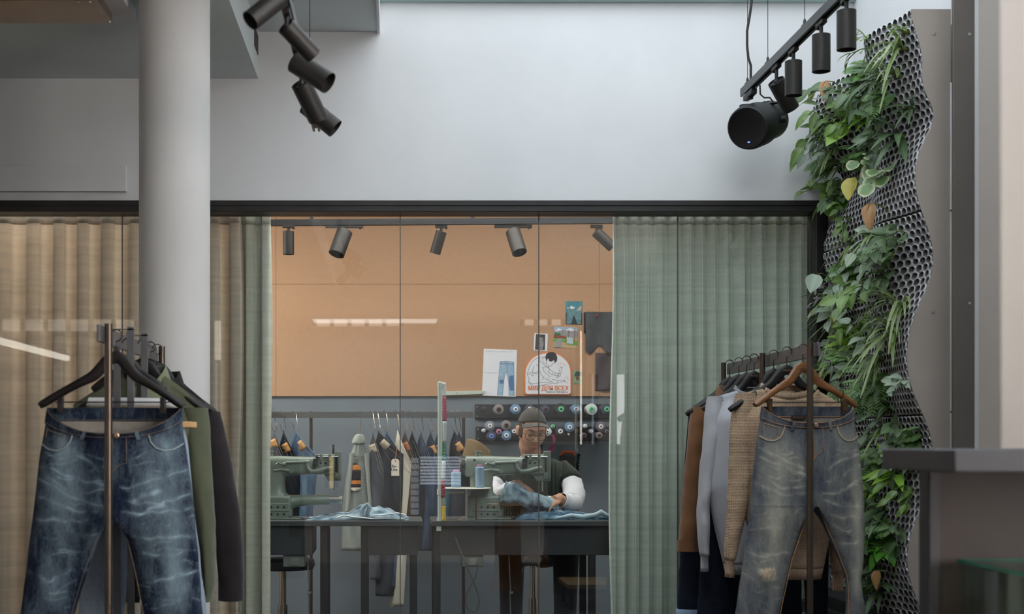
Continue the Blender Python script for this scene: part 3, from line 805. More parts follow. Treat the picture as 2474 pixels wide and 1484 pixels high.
# ---- right rack
RX = XP(1957, 5.54); RZ = ZP(826, 5.54)
RY = [5.54, RX * F / (1842 - CX), RX * F / (1748 - CX)]
rack('bronze and black clothes rack between the living wall and the green curtain', RX, RY, RZ, side=1)
RD = lambda px: RX * F / (px - CX)
m_den2 = denim('faded_blue_denim', (36, 48, 72), (176, 174, 160), mott=0.55)
Dj = RD(1940)
hanger('brown varnished wooden hanger holding the whiskered jeans on the right rack', 1940, 832, 879, (1823, 972, -0.06), (2067, 974, 0.06), Dj, m_hwood, clips=((1858, 972), (2037, 972)), clipm=mat('bronze_clip', (92, 72, 52), .35, .7), print_=True)
k = Dj / F; px0, py0 = 1950, 985
lines = []
for p_ in (((1830, 1108), (1880, 1120), (1945, 1160)), ((1828, 1150), (1880, 1175), (1950, 1180)), ((1822, 1170), (1875, 1190), (1948, 1196)), ((1980, 1160), (2030, 1150), (2080, 1120)), ((1978, 1190), (2030, 1185), (2082, 1150)), ((1984, 1206), (2020, 1215), (2060, 1225)), ((1990, 1235), (2030, 1248), (2070, 1252)), ((1835, 1085), (1870, 1100), (1925, 1135)), ((1990, 1130), (2040, 1110), (2076, 1090)),
           ((1800, 1330), (1850, 1345), (1900, 1335)), ((1790, 1385), (1830, 1398), (1880, 1400)), ((2000, 1262), (2030, 1280), (2060, 1285)), ((2010, 1300), (2035, 1312), (2065, 1310))):
    lines.append((list(p_), 1.7, 0.28))
    lines.append((list(p_), 6, 0.12))
rnd = random.Random(9)
for i in range(60):
    x = rnd.choice([rnd.uniform(1810, 1920), rnd.uniform(1990, 2070)]); y = rnd.uniform(1080, 1470); l = rnd.uniform(14, 45); an = rnd.uniform(-.5, .5)
    lines.append(([(x, y), (x + l * math.cos(an), y + l * math.sin(an))], 2.0, rnd.uniform(.12, .3)))
lines += [([(1832, 1378), (1858, 1384)], 8, .9)]
fd = fade_front(k, px0, py0, [(1868, 1260, 26, 130, .55), (2066, 1230, 20, 140, .5), (1885, 1110, 40, 40, .25), (2040, 1060, 25, 30, .2), (1835, 1380, 30, 30, .25), (2070, 1390, 12, 40, .5)], lines, 0.25)
jj = jeans('jeans', 'whiskered mid blue jeans with a ripped knee on the right rack', Dj, px0, py0,
      [(982, 1842, 2058), (1030, 1834, 2066), (1080, 1827, 2074), (1150, 1818, 2082), (1221, 1812, 2087)],
      [(1221, 1812, 1962), (1260, 1808, 1943), (1350, 1795, 1912), (1484, 1775, 1882), (1600, 1765, 1870), (1720, 1765, 1868)],
      [(1221, 1966, 2087), (1260, 1984, 2088), (1320, 2012, 2087), (1400, 2044, 2080), (1484, 2042, 2091), (1600, 2040, 2090), (1720, 2040, 2088)],
      m_den2, b=0.055, dip=0.062, seed=12.0, fadef=fd, pale_edge=1, seam_m=mat('orange_stitch', (190, 140, 92), .8))
# frayed threads at the knee
mb = MB(); o = WL[jj]
for i in range(46):
    x = XP(rnd.uniform(1828, 1862), Dj); z = ZP(rnd.uniform(1368, 1382), Dj)
    pts = [Vector((x, Dj - 0.058, z)), Vector((x + rnd.uniform(-.006, .006), Dj - 0.068, z - 0.012)), Vector((x + rnd.uniform(-.012, .012), Dj - 0.064, z - rnd.uniform(.015, .035)))]
    mb.tube(pts, 0.0009, 4)
build('frayed_knee', mb, mat('frayed_thread', (214, 186, 158), .95), jj)
mb = MB(); c = P(1935, 1008, Dj) + Vector((0, 0.03, 0)); mb.box(c.x - 0.03, c.x + 0.03, c.y, c.y + 0.002, c.z - 0.008, c.z + 0.008)
lb = build('woven_label', mb, mat('dark_label', (44, 34, 34), .8), jj)
mb = MB(); put_text(mb, "Nudie Jeans", 0.0085, Matrix.Translation((c.x, c.y - 0.001, c.z)) @ FACE); build('label_lettering', mb, mat('rust_print', (150, 84, 50), .8), lb, smooth=0)

m_knit = cloth('beige_waffle_knit', (216, 184, 154), 200, 0.3, 0.1, knit=('waffle', 50, 52), sheen=0.1)
m_knitrib = cloth('beige_rib', (206, 174, 146), 200, 0.3, 0.1, knit=('rib', 20, 60), sheen=0.1)
m_sweat = cloth('grey_melange_jersey', (178, 178, 184), 400, 0.2, 0.06)
m_sweatrib = cloth('grey_rib', (178, 178, 184), 300, 0.3, 0.06, knit=('rib', 20, 70))
m_brown = cloth('brown_twill', (120, 84, 56), 300, 0.25, 0.12)
Dk = RD(1901); Ds = RD(1822); Db = RD(1784)
hanger('second black hanger from the near end, in the beige knit', 1901, 838, 886, (1762, 984, -0.03), (2005, 975, 0.03), Dk, m_hblack, print_=True)
top_garment('knit_sweater', 'beige waffle knit sweater behind the whiskered jeans', 'sweater', Dk, 1901, m_knit, (940, (1776, 956), (2030, 976)), 1372,
            [(975, 1776, 2028), (1100, 1790, 2020), (1250, 1800, 2014), (1372, 1838, 1990)], (64, 26),
            [([(950, 1776, 1830), (1000, 1768, 1826), (1060, 1762, 1822), (1140, 1760, 1818), (1220, 1757, 1806), (1300, 1752, 1788), (1352, 1750, 1775)], 0.0),
             ([(972, 1985, 2032), (1100, 1995, 2044), (1250, 2000, 2042), (1385, 2010, 2040)], 0.0)], b=0.075, seed=14, rib=m_knitrib)
hanger('third black hanger on the right rack', RD and 1869, 846, 893, (1765, 988, 0), (1960, 985, 0), RD(1869), m_hblack)
hanger('black hanger in the grey sweatshirt', 1822, 855, 900, (1712, 985, 0), (1930, 985, 0), Ds, m_hblack, print_=True)
top_garment('sweatshirt', 'heather grey sweatshirt on the right rack between beige knit and brown shirt', 'sweatshirt', Ds, 1822, m_sweat, (945, (1712, 966), (1930, 975)), 1362,
            [(975, 1712, 1930), (1100, 1716, 1925), (1180, 1708, 1922), (1250, 1722, 1920), (1362, 1748, 1915)], (48, 22),
            [([(958, 1711, 1748), (1000, 1703, 1742), (1060, 1699, 1736), (1130, 1692, 1728), (1200, 1687, 1716), (1250, 1684, 1714), (1300, 1686, 1713), (1342, 1690, 1713)], 0.0),
             ([(970, 1895, 1932), (1150, 1900, 1940), (1342, 1905, 1935)], 0.0)], b=0.085, seed=15, rib=m_sweatrib)
hanger('black hanger beside the grey sweatshirt hanger', 1804, 860, 904, (1697, 984, 0), (1905, 984, 0), RD(1804), m_hblack)
hanger('black hanger in the brown overshirt', 1785, 864, 908, (1668, 990, 0), (1890, 990, 0), Db, m_hblack)
top_garment('overshirt', 'brown twill overshirt on the right rack nearest the green curtain', 'shirt', Db, 1784, m_brown, (948, (1674, 992), (1890, 992)), 1330,
            [(992, 1676, 1890), (1150, 1680, 1885), (1330, 1690, 1880)], (46, 50),
            [([(984, 1672, 1716), (1030, 1664, 1712), (1100, 1657, 1708), (1180, 1650, 1700), (1250, 1644, 1694), (1300, 1639, 1688), (1330, 1637, 1685)], 0.0),
             ([(984, 1850, 1892), (1150, 1858, 1900), (1330, 1862, 1898)], 0.0)], b=0.07, seed=16, collar=m_brown, buttons=m_clip)
Dd = RD(1763)
hanger('farthest black hanger on the right rack, in the dark indigo jeans', 1763, 870, 914, (1657, 996, 0), (1868, 996, 0), Dd, m_hblack, clips=((1690, 992), (1840, 992)))
m_den4 = denim('raw_indigo_denim', (20, 24, 36), (70, 84, 110), mott=0.15)
dj = jeans('jeans', 'dark raw indigo jeans with turned up hem behind the brown overshirt', Dd, 1760, 1003, [(1003, 1663, 1858), (1100, 1655, 1866), (1240, 1648, 1872)],
      [(1240, 1648, 1757), (1330, 1642, 1752), (1484, 1636, 1722), (1500, 1636, 1720)], [(1240, 1762, 1872), (1330, 1764, 1868), (1500, 1765, 1850)], m_den4, b=0.05, dip=0.05, seed=18, fadef=lambda x, z, f: .12, simple=True)
mb = MB(); cR = []
for z in (ZP(1471, Dd), ZP(1500, Dd)):
    cR.append([Vector((XP(1679, Dd) + S(46, Dd) * math.cos(a), Dd - 0.052 * math.sin(a), z)) for a in [2 * math.pi * i / 32 for i in range(32)]])
mb.rings(cR, True, False, False); build('turned_up_hem', mb, mat('selvedge_inside', (128, 146, 170), .9), dj, solid=0.004)
De = RD(1812)
jeans('jeans', 'black raw denim jeans between the grey sweatshirt and the beige knit', De + 0.02, 1800, 1010, [(1010, 1720, 1905), (1100, 1712, 1912), (1240, 1700, 1918)],
      [(1240, 1700, 1790), (1370, 1692, 1776), (1484, 1684, 1765), (1620, 1680, 1760)], [(1240, 1796, 1918), (1370, 1800, 1915), (1620, 1800, 1900)], m_den4, b=0.03, dip=0.05, seed=19, fadef=lambda x, z, f: .06, simple=True)
Df = RD(1862)
jeans('jeans', 'near black jeans whose legs show below the beige knit hem', Df, 1925, 1012, [(1012, 1860, 1990), (1100, 1856, 1995), (1240, 1852, 2000)],
      [(1240, 1852, 1922), (1370, 1850, 1935), (1484, 1858, 1938), (1660, 1860, 1935)], [(1240, 1926, 2000), (1370, 1942, 2002), (1484, 1946, 2000), (1660, 1950, 1998)], m_den4, b=0.03, dip=0.05, seed=20, fadef=lambda x, z, f: .0, simple=True)
# ================================================================ lighting tracks, curtains, counter
m_can = mat('spotlight_black', (40, 37, 35), 0.5, 0.35, 0.12, 40)
m_canin = mat('spotlight_inside', (14, 13, 13), 0.6)
m_track = mat('track_black', (44, 45, 47), 0.35, 0.5, 0.1, 12)
def spot(label, at, tilt, r, L, group, stem=0.05, adapter=0.09, along=(0, 1, 0), face_only=False, offs=0.0):
    """can on a track: at = point under the track; tilt = direction the lamp points"""
    at = Vector(at); d = Vector(tilt).normalized()
    t = thing('spotlight', label, 'spotlight', at, group)
    al = Vector(along).normalized(); sd = al.cross(Vector((0, 0, 1)))
    mb = MB(); M = Matrix((al, sd, Vector((0, 0, 1)))).transposed()
    mb.cbox(at + Vector((0, 0, -0.006)), (adapter, 0.022, 0.018), M); mb.cbox(at + al * adapter * 0.42 + Vector((0, 0, -0.016)), (0.012, 0.014, 0.012), M)
    build('track_adapter', mb, m_can, t, bevel=0.002)
    j = at + Vector((0, 0, -0.012 - stem))
    mb = MB(); mb.tube([at + Vector((0, 0, -0.012)), j], 0.008, 10); mb.sphere(j, 0.012, nu=12, nv=8); build('swivel_stem', mb, m_can, t)
    mb = MB(); a = j - d * 0.006
    mb.lathe([(0.003, 0.012), (r * 0.55, 0.012), (r * 0.9, 0.008), (r * 0.94, 0.0), (r, 0.001), (r, L), (r * 0.93, L), (r * 0.90, L - 0.02)], a, d, 32, cap1=False)
    build('lamp_body', mb, m_can, t, 30)
    mb = MB(); mb.lathe([(r * 0.90, L - 0.02), (r * 0.6, L - 0.05), (0.002, L - 0.055)], a, d, 24, cap0=False); build('reflector', mb, m_canin, t)
    return t
def track(label, p0, p1, w=0.034, h=0.036, wires=(), zc=4.1):
    p0, p1 = Vector(p0), Vector(p1)
    t = thing('lighting_track', label, 'lighting track', (p0 + p1) / 2)
    ax = (p1 - p0); L = ax.length; ax.normalize(); sd = ax.cross(Vector((0, 0, 1))).normalized(); up = sd.cross(ax)
    M = Matrix((ax, sd, up)).transposed().to_4x4(); M.translation = (p0 + p1) / 2
    mb = MB(); mb.prism([(-w/2, -h/2), (-w*.2, -h/2), (-w*.2, -h*.1), (w*.2, -h*.1), (w*.2, -h/2), (w/2, -h/2), (w/2, h/2), (-w/2, h/2)], -L/2, L/2, M @ Matrix(((0, 1, 0, 0), (1, 0, 0, 0), (0, 0, 1, 0), (0, 0, 0, 1))))
    build('rail', mb, m_track, t, bevel=0.0015)
    for f_, ztop in wires:
        q = p0 + (p1 - p0) * f_
        mb = MB(); mb.tube([q + Vector((0, 0, h/2 + 0.03)), Vector((q.x, q.y, ztop))], 0.0016, 6); build('suspension_wire', mb, m_hook, t)
        mb = MB(); mb.lathe([(0.006, h/2), (0.006, h/2 + 0.03), (0.003, h/2 + 0.036)], q, n=10); mb.cbox(q + Vector((0, 0, h/2 + 0.006)), (0.02, 0.034, 0.012)); build('wire_grip', mb, m_can, t)
    return t
# right track
tx = 1.708; tz = 2.904
def DT(px): return tx * F / (px - CX)
y_far, y_near = DT(1797), 4.6
track('lighting track over the living wall, hung on thin wires', (tx, y_near, tz), (tx, y_far, tz), 0.036, 0.04, [((DT(q) - y_near) / (y_far - y_near), 4.1) for q in (1806, 1855, 1944)])
# power cord beside the first wire
mb = MB(); yD = DT(1806)
pts = [P(1816, -40, yD), P(1816, 5, yD), P(1811, 40, yD), P(1805, 75, yD), P(1805, 110, yD), P(1808, 140, yD), P(1814, 158, yD), P(1814, 190, yD), P(1812, 206, yD)]
pts[0].z = 4.15
mb.tube(pts, 0.0062, 8)
solo('hanging_cable', mb, m_can, 'black cable hanging beside the end wire of the right track', 'cord')
zt = tz - 0.024
for px, lab in ((2045, 'nearest black spotlight on the right track, cut by the picture top'), (1984, 'second spotlight from the near end of the right track, pointing down'), (1917, 'third spotlight from the near end of the right track, pointing down')):
    spot(lab, (tx, DT(px) , zt), (0.0, 0.0, -1), 0.036, 0.148, 'spotlights on the right track', stem=0.045)
spot('fourth spotlight on the right track, tilted away and overlapped by the third', (tx, DT(1876), zt), (0.55, 0.35, -0.75), 0.038, 0.15, 'spotlights on the right track', stem=0.06)
# big cylinder projector on a bracket
at = Vector((tx, DT(1812), zt))
pc = P(1832, 300, at.y)
t = thing('projector', 'large black cylindrical projector with a blue light under the far end of the right track', 'projector', pc)
ax = Vector((-0.58, -0.72, -0.30)).normalized()
mb = MB(); mb.lathe([(0.002, -0.155), (0.082, -0.155), (0.092, -0.146), (0.094, -0.02), (0.104, -0.005), (0.106, 0.10), (0.101, 0.125), (0.094, 0.130)], pc, ax, 48, cap1=False)
build('housing', mb, mat('projector_black', (24, 24, 25), 0.5, 0.1, 0.1, 60), t, 30)
mb = MB(); mb.lathe([(0.095, 0.128), (0.06, 0.126), (0.001, 0.126)], pc, ax, 40, cap0=False); build('front_lens', mb, mat('projector_lens', (12, 12, 14), 0.18, 0, 0.05, 10), t)
u_ = ax.orthogonal().normalized()
lowv = Vector((0, 0, -1)); lowv = (lowv - ax * lowv.dot(ax)).normalized()
mb = MB(); mb.sphere(pc + ax * 0.132 + lowv * 0.066, (0.006, 0.003, 0.003)); build('status_light', mb, emat('blue_status_light', (70, 100, 255), 6.0), t)
upv = -lowv; sdv = ax.cross(upv)
mb = MB()
for i in range(3):
    for q in range(10):
        mb.cbox(pc + ax * (-0.11 + q * 0.009) + upv * (0.0935 - 0.0025 * abs(i - 1)) + sdv * (i - 1) * 0.02, (0.004, 0.004, 0.004))
build('vent_slots', mb, m_canin, t)
mb = MB(); s0 = pc + sdv * 0.10 - ax * 0.05
arm = at + Vector((0.0, 0.0, -0.035))
mb.tube([at + Vector((0, 0, -0.006)), arm], 0.016, 12)
mb.cbox(at + Vector((0, 0, -0.014)), (0.028, 0.16, 0.026))
build('track_mount', mb, m_can, t, bevel=0.003)
mb = MB()
s1 = pc - sdv * 0.112 - ax * 0.05; s0 = pc + sdv * 0.112 - ax * 0.05
hi = max(arm.z - 0.02, pc.z + 0.1)
def flatbar(pts):
    mb.tube(pts, 0.012, 8, flat=0.35, up=ax)
flatbar([s0, s0 + Vector((0, 0, hi - s0.z - 0.02)), s0.lerp(s1, .12) + Vector((0, 0, hi - s0.z)), s0.lerp(s1, .88) + Vector((0, 0, hi - s0.z)), s1 + Vector((0, 0, hi - s0.z - 0.02)), s1])
for s_ in (s0, s1): mb.lathe([(0.018, -0.012), (0.018, 0.012)], s_, sdv, 16)
build('yoke_bracket', mb, m_can, t)
mb = MB(); mb.lathe([(0.034, 0), (0.034, 0.055)], P(1816, 275, at.y) + Vector((-0.01, 0.06, 0)), (0, 0, 1), 20); build('driver_can', mb, m_can, t)
mb = MB(); mb.tube([P(1836, 205, at.y), P(1837, 228, at.y), P(1846, 236, at.y), P(1860, 236, at.y), P(1868, 246, at.y)], 0.004, 6); mb.tube([P(1875, 240, at.y), P(1884, 243, at.y), P(1891, 262, at.y)], 0.003, 6); build('lead', mb, m_can, t)
# left track
lx, lz, lf = -185 * 6.0 / F, 1.2 + 762 * 6.0 / F, 6.0
def DL(py): return (lz - EYE) * F / (CY - py)
track('lighting track with four tilted spotlights beside the round column', (lx, 3.6, lz), (lx, lf, lz), 0.032, 0.036, [((DL(240) - 3.6) / (lf - 3.6), ZB2), ((DL(70) - 3.6) / (lf - 3.6), ZB2)])
zl = lz - 0.02
mb = MB(); q = P(755, 22, 6.6); mb.tube([q, q + Vector((0.02, 0, -0.006)), q + Vector((0.028, 0, -0.03))], 0.0016, 6)
specs = [(-62, (-0.62, -0.35, -0.62), 'spotlight cut by the picture top on the left track, pointing left'), (12, (0.66, 0.50, -0.60), 'second spotlight of the left track, tilted down to the right'),
         (103, (0.74, -0.25, -0.52), 'third spotlight of the left track, the largest looking one, tilted right'), (158, (0.42, 0.55, -0.80), 'fourth spotlight of the left track, half hidden behind the third'), (212, (0.72, -0.05, -0.60), 'last spotlight at the far end of the left track')]
for py, d, lab in specs:
    spot(lab, (lx, DL(py), zl), d, 0.0365 if py > 50 else 0.029, 0.145 if py > 50 else .125, 'spotlights on the left track', stem=0.035)

# ---- curtains behind the glass
def curtain(name, label, pxl, pxr, D, ztop, col, folds, amp, seed, z0=0.03):
    m = cloth(col[0], col[1], 500, 0.3, 0.10, stretch=(0.25, 0.25, 5))
    xl, xr = XP(pxl, D), XP(pxr, D); W = xr - xl
    nt = m.node_tree
    if 'tl' not in nt.nodes:
        bs = nt.nodes['Principled BSDF']; tr = nt.nodes.new('ShaderNodeBsdfTranslucent'); tr.name = 'tl'
        nt.links.new(bs.inputs['Base Color'].links[0].from_socket, tr.inputs['Color'])
        ms = nt.nodes.new('ShaderNodeMixShader'); ms.inputs[0].default_value = 0.32 if col[0] == 'warm_lit_linen' else 0.12
        out = nt.nodes['Material Output']
        nt.links.new(bs.outputs[0], ms.inputs[1]); nt.links.new(tr.outputs[0], ms.inputs[2]); nt.links.new(ms.outputs[0], out.inputs[0])
    rr = random.Random(seed); ph = [rr.uniform(0, 6.28) for _ in range(6)]
    def fn(u, v):
        uu = u + 0.006 * math.sin(v * 2 + ph[0]) * math.sin(u * math.pi)
        a = 2 * math.pi * folds * (uu + 0.012 * math.sin(7 * uu + ph[1]) + 0.01 * math.sin(17 * uu + ph[2]))
        s_ = math.sin(a + 0.35 * math.sin(v * 2.2 + ph[3]))
        y = amp * (abs(s_) ** 0.7 * math.copysign(1, s_)) * (0.75 + 0.25 * v) + amp * 0.5 * math.sin(a * 0.37 + ph[4]) * v
        x = xl + W * u + 0.25 * amp * math.sin(2 * a + ph[5]) + (0.012 * math.sin(v * 6) * (u > .98) + 0.012 * math.sin(v * 6 + 1) * (u < .02))
        return (x, D + y, ztop + (z0 - ztop) * v)
    t = thing(name, label, 'curtain', ((xl + xr) / 2, D, z0))
    mb = MB(); mb.surf(fn, int(folds * 18), 60); build('drape', mb, m, t, 180, solid=0.002)
    mb = MB(); mb.surf(lambda u, v: (fn(u, 0)[0], fn(u, 0)[1] - 0.003, ztop - 0.06 * v), int(folds * 18), 1); build('header_tape', mb, m, t, 180, solid=0.002)
    return t
zct = ZP(512, 7.4)
curtain('curtain', 'sage green linen curtain behind the glass on the right', 1472, 1985, 7.44, zct, ('sage_linen', (226, 232, 220)), 15.5, 0.040, 5)
curtain('curtain', 'linen curtain with painted warm light behind the glass on the left', -330, 588, 7.42, zct, ('warm_lit_linen', (224, 212, 196)), 15, 0.042, 6)  # warm light on the curtain put into its tan fabric colour
curtain('curtain', 'grey green curtain edge hanging right of the round column', 572, 655, 7.45, zct, ('grey_green_linen', (206, 208, 192)), 2.2, 0.03, 8)
mb = MB(); mb.box(XL, 2.6, 7.42, 7.46, zct, zct + 0.03); solo('curtain_track', mb, m_track, 'curtain track above the curtains behind the black frame', 'curtain rail', bevel=0.002)

# ---- counter at right, out of focus
m_ctop = mat('counter_grey_laminate', (50, 52, 57), 0.5, 0, 0.06, 8)
m_cbody = mat('counter_dark_brown', (52, 45, 44), 0.6, 0, 0.1, 6)
cxl = 1355 * 2.9 / F
t = thing('counter', 'dark grey display counter in the right front corner', 'counter', (cxl + .5, 3.1, 0))
mb = MB(); mb.box(cxl, 2.9, 2.9, 3.33, ZP(1143, 2.9), ZP(1086, 2.9)); build('worktop', mb, m_ctop, t, bevel=0.004)
xb = XP(2243, 3.27)
mb = MB(); mb.box(xb, 2.9, 3.27, 3.30, 0, ZP(1143, 2.9)); build('back_panel', mb, m_cbody, t, bevel=0.002)
mb = MB(); mb.box(xb - 0.004, xb + 0.022, 3.255, 3.32, 0, ZP(1143, 2.9)); build('corner_post', mb, m_ctop, t, bevel=0.003)
mb = MB(); mb.box(xb, 2.9, 2.95, 3.27, 0.55, 0.58); mb.box(xb, xb + .03, 2.95, 2.98, 0, .55); mb.box(2.8, 2.83, 2.95, 2.98, 0, .55); build('lower_shelf', mb, m_cbody, t)
vx = XP(2315, 3.24); vz = ZP(1352, 3.24)
m_vg = glass_mat('vitrine_glass', (0.9, 0.96, 0.94)); m_vedge = mat('green_glass_edge', (40, 120, 104), 0.15, 0, 0.15, 10)
t = thing('glass_vitrine', 'glass display box with green edges under the dark counter', 'display case', (vx + .4, 3.0, 0.58))
mb = MB(); mb.box(vx, vx + 0.9, 2.7, 3.24, vz - 0.006, vz); build('glass_lid', mb, m_vg, t)
mb = MB(); mb.box(vx - 0.002, vx, 2.7, 3.24, vz - 0.007, vz + 0.001); mb.box(vx, vx + .9, 3.238, 3.242, vz - 0.007, vz + 0.001); build('lid_edge', mb, m_vedge, t)
mb = MB(); mb.box(vx + 0.004, vx + 0.01, 2.7, 3.24, 0.58, vz - 0.006); mb.box(vx + .01, vx + .9, 3.23, 3.236, 0.58, vz - 0.006); build('glass_side', mb, m_vg, t)
mb = MB(); mb.box(vx + 0.17, vx + 0.176, 2.98, 3.2, 0.58, vz - 0.02); build('divider_edge', mb, mat('brass_edge', (180, 140, 96), .3, .8), t)
mb = MB(); mb.box(vx + 0.2, vx + 0.5, 3.05, 3.2, 0.58, 0.80); solo('boxed_goods', mb, mat('brown_carton', (96, 82, 72), .7, 0, .1), 'brown carton standing inside the glass display box', 'box', bevel=0.003)
# ================================================================ living wall
m_felt = mat('grey_moulded_felt', (194, 194, 198), 0.55, 0.0, 0.35, 60, 0.5, 160)
m_pocket = mat('pocket_soil_shade', (86, 82, 82), 0.9, 0, 0.3, 50)  # dark growing medium, with hole shade painted onto the inner walls
m_plate = mat('grey_beige_sheet_metal', (172, 162, 154), 0.55, 0.3, 0.08, 2)
m_plate2 = mat('dark_grey_sheet_metal', (102, 96, 90), 0.55, 0.3, 0.1, 2)
YN, YF = 5.8, 7.1
near = [(20, 2200), (60, 2206), (121, 2228), (165, 2230), (202, 2224), (235, 2240), (275, 2264), (310, 2252), (352, 2226), (395, 2213), (437, 2210), (475, 2216), (510, 2226), (560, 2246), (617, 2258), (660, 2252), (694, 2243), (750, 2214), (807, 2196), (864, 2190), (905, 2194), (945, 2203), (1001, 2230), (1040, 2246), (1078, 2255), (1120, 2254), (1160, 2246), (1218, 2231), (1270, 2208), (1320, 2193), (1365, 2191), (1404, 2198), (1440, 2212), (1472, 2226), (1520, 2236)]
far = [(200, 2000), (230, 1974), (290, 1962), (340, 1974), (400, 2020), (450, 2046), (500, 2030), (545, 2004), (610, 1988), (670, 1999), (730, 2030), (790, 2050), (850, 2036), (910, 2006), (970, 1996), (1040, 2010), (1100, 2040), (1160, 2042), (1230, 2015), (1300, 2000), (1360, 2006), (1420, 2010)]
nz_ = [(ZP(y, YN), XP(x, YN)) for y, x in near][::-1]; fz_ = [(ZP(y, YF), XP(x, YF)) for y, x in far][::-1]
def smooth_itp(z, tab):
    v = 0; 
    for d in (-0.05, -0.025, 0, 0.025, 0.05): v += itp(z + d, tab, 1)
    return v / 5
def wx_exact(s, z):
    """x of the felt surface; s = 0 at the near edge, 1 at the far edge"""
    a = smooth_itp(z, nz_); b = smooth_itp(z, fz_)
    r1 = 2.105 + 0.03 * math.sin(z * 5.3 + 1.0) - 0.02 * math.cos(z * 2.1)
    v1 = 2.235 + 0.03 * math.sin(z * 7.5 + 0.5)
    for (s0, x0), (s1, x1) in (((0, a), (.28, r1)), ((.28, r1), (.64, v1)), ((.64, v1), (1.0001, b))):
        if s <= s1: return x0 + (x1 - x0) * sstep(s, s0, s1)
    return b
ZG0, ZGN, SGN = 0.40, 520, 80
_tab = [[wx_exact(i / SGN, ZG0 + 0.005 * j) for i in range(SGN + 1)] for j in range(ZGN + 1)]
def wx(s, z):
    a = clamp((z - ZG0) / 0.005, 0, ZGN - 1e-6); b = clamp(s, 0, 1) * SGN; b = min(b, SGN - 1e-6)
    j, i = int(a), int(b); fa, fb = a - j, b - i
    return (_tab[j][i] * (1 - fb) + _tab[j][i+1] * fb) * (1 - fa) + (_tab[j+1][i] * (1 - fb) + _tab[j+1][i+1] * fb) * fa
def W3(s, z, off=0.0):
    e = 0.01
    p = Vector((wx(s, z), YN + (YF - YN) * s, z))
    if off == 0: return p
    dy = Vector((wx(min(1, s + e), z) - wx(max(0, s - e), z), (YF - YN) * (min(1, s + e) - max(0, s - e)), 0)); dz = Vector((wx(s, z + e) - wx(s, z - e), 0, 2 * e))
    n = dy.cross(dz).normalized()
    if n.x > 0: n = -n
    return p + n * off
zt_, zb_ = 2.967, 0.477
lw = thing('living_wall', 'wavy grey felt living wall with honeycomb pockets and a sheet metal side', 'living wall', (2.2, 6.4, 0.40))
bounds = [(zt_, 2.152), (2.145, 1.318), (1.311, zb_)]
cw, ch = 0.040, 0.0385
rr = random.Random(21)
for z1, z0 in bounds:
    mb = MB(); nr = int((z1 - z0) / (ch * 0.76)); dz = (z1 - z0) / nr; nc = int((YF - YN) / cw)
    hexo = [(math.cos(math.radians(30 + 30 * i)), math.sin(math.radians(30 + 30 * i))) for i in range(12)]
    for r in range(nr):
        for c in range(nc):
            cs = (c + 0.5 + (0.25 if r % 2 else -0.25)) / nc; cz = z0 + dz * (r + 0.5)
            Rg = []
            rad = 0.76 + rr.uniform(-.06, .05)
            for scl, off in ((1.0, 0.0), (rad * 1.14, 0.006), (rad * 1.04, 0.006), (rad * 0.98, -0.006), (rad * 0.6, -0.013)):
                ring = []
                for i in range(12):
                    a = math.radians(30 * i)
                    if scl == 1.0:      # brick-like hexagon: a pointy-top cell
                        hx = [(0, .66), (.25, .5), (.5, .34), (.5, 0), (.5, -.34), (.25, -.5), (0, -.66), (-.25, -.5), (-.5, -.34), (-.5, 0), (-.5, .34), (-.25, .5)][i]
                        du, dv = hx[0], hx[1]
                    else:
                        du, dv = 0.5 * scl * math.sin(a), 0.56 * scl * math.cos(a)
                    s_ = clamp(cs + du / nc); z_ = clamp(cz + dv * dz, z0, z1)
                    ring.append(W3(s_, z_, off))
                Rg.append(ring)
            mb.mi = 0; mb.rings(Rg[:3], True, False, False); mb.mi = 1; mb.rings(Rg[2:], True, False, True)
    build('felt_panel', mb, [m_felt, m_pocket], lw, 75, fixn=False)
# side plate facing the viewer
mb = MB(); ys = np.linspace(zt_, zb_ - 0.05, 120)
vs_ = []; 
xr_ = XP(2296, YN)
for y in (YN - 0.006, YN - 0.0005):
    for z in ys: vs_.append((wx(0, z) - 0.002, y, z)); vs_.append((xr_, y, z))
n = len(ys); fs = []
for i in range(n - 1):
    fs.append((2*i, 2*i+1, 2*i+3, 2*i+2)); o_ = 2 * n; fs.append((o_+2*i, o_+2*i+2, o_+2*i+3, o_+2*i+1))
    fs.append((2*i, 2*i+2, o_+2*i+2, o_+2*i)); fs.append((2*i+1, o_+2*i+1, o_+2*i+3, 2*i+3))
fs.append((0, 2*n, 2*n+1, 1)); fs.append((2*n-2, 2*n-1, 4*n-1, 4*n-2))
mb.add(vs_, fs)
sp = build('side_plate', mb, m_plate, lw, 40)
for px, py in ((2257, 82), (2254, 754)):
    mb = MB(); mb.lathe([(0.007, 0), (0.006, 0.003), (0.002, 0.0035)], P(px, py, YN - 0.006), (0, -1, 0), 12); build('screw', mb, m_steel, sp)
mb = MB(); mb.box(2.06, XR, YN, YF, 0.40, zb_); mb.box(2.03, XR, YN - .02, YF + 0.02, 0.36, 0.42); build('drip_tray', mb, mat('dark_tray', (44, 46, 48), .4, .2, .1), lw, bevel=0.004)
mb = MB(); mb.box(2.29, XR, YN, YF, zb_, zt_ - 0.05); build('back_frame', mb, m_plate2, lw)
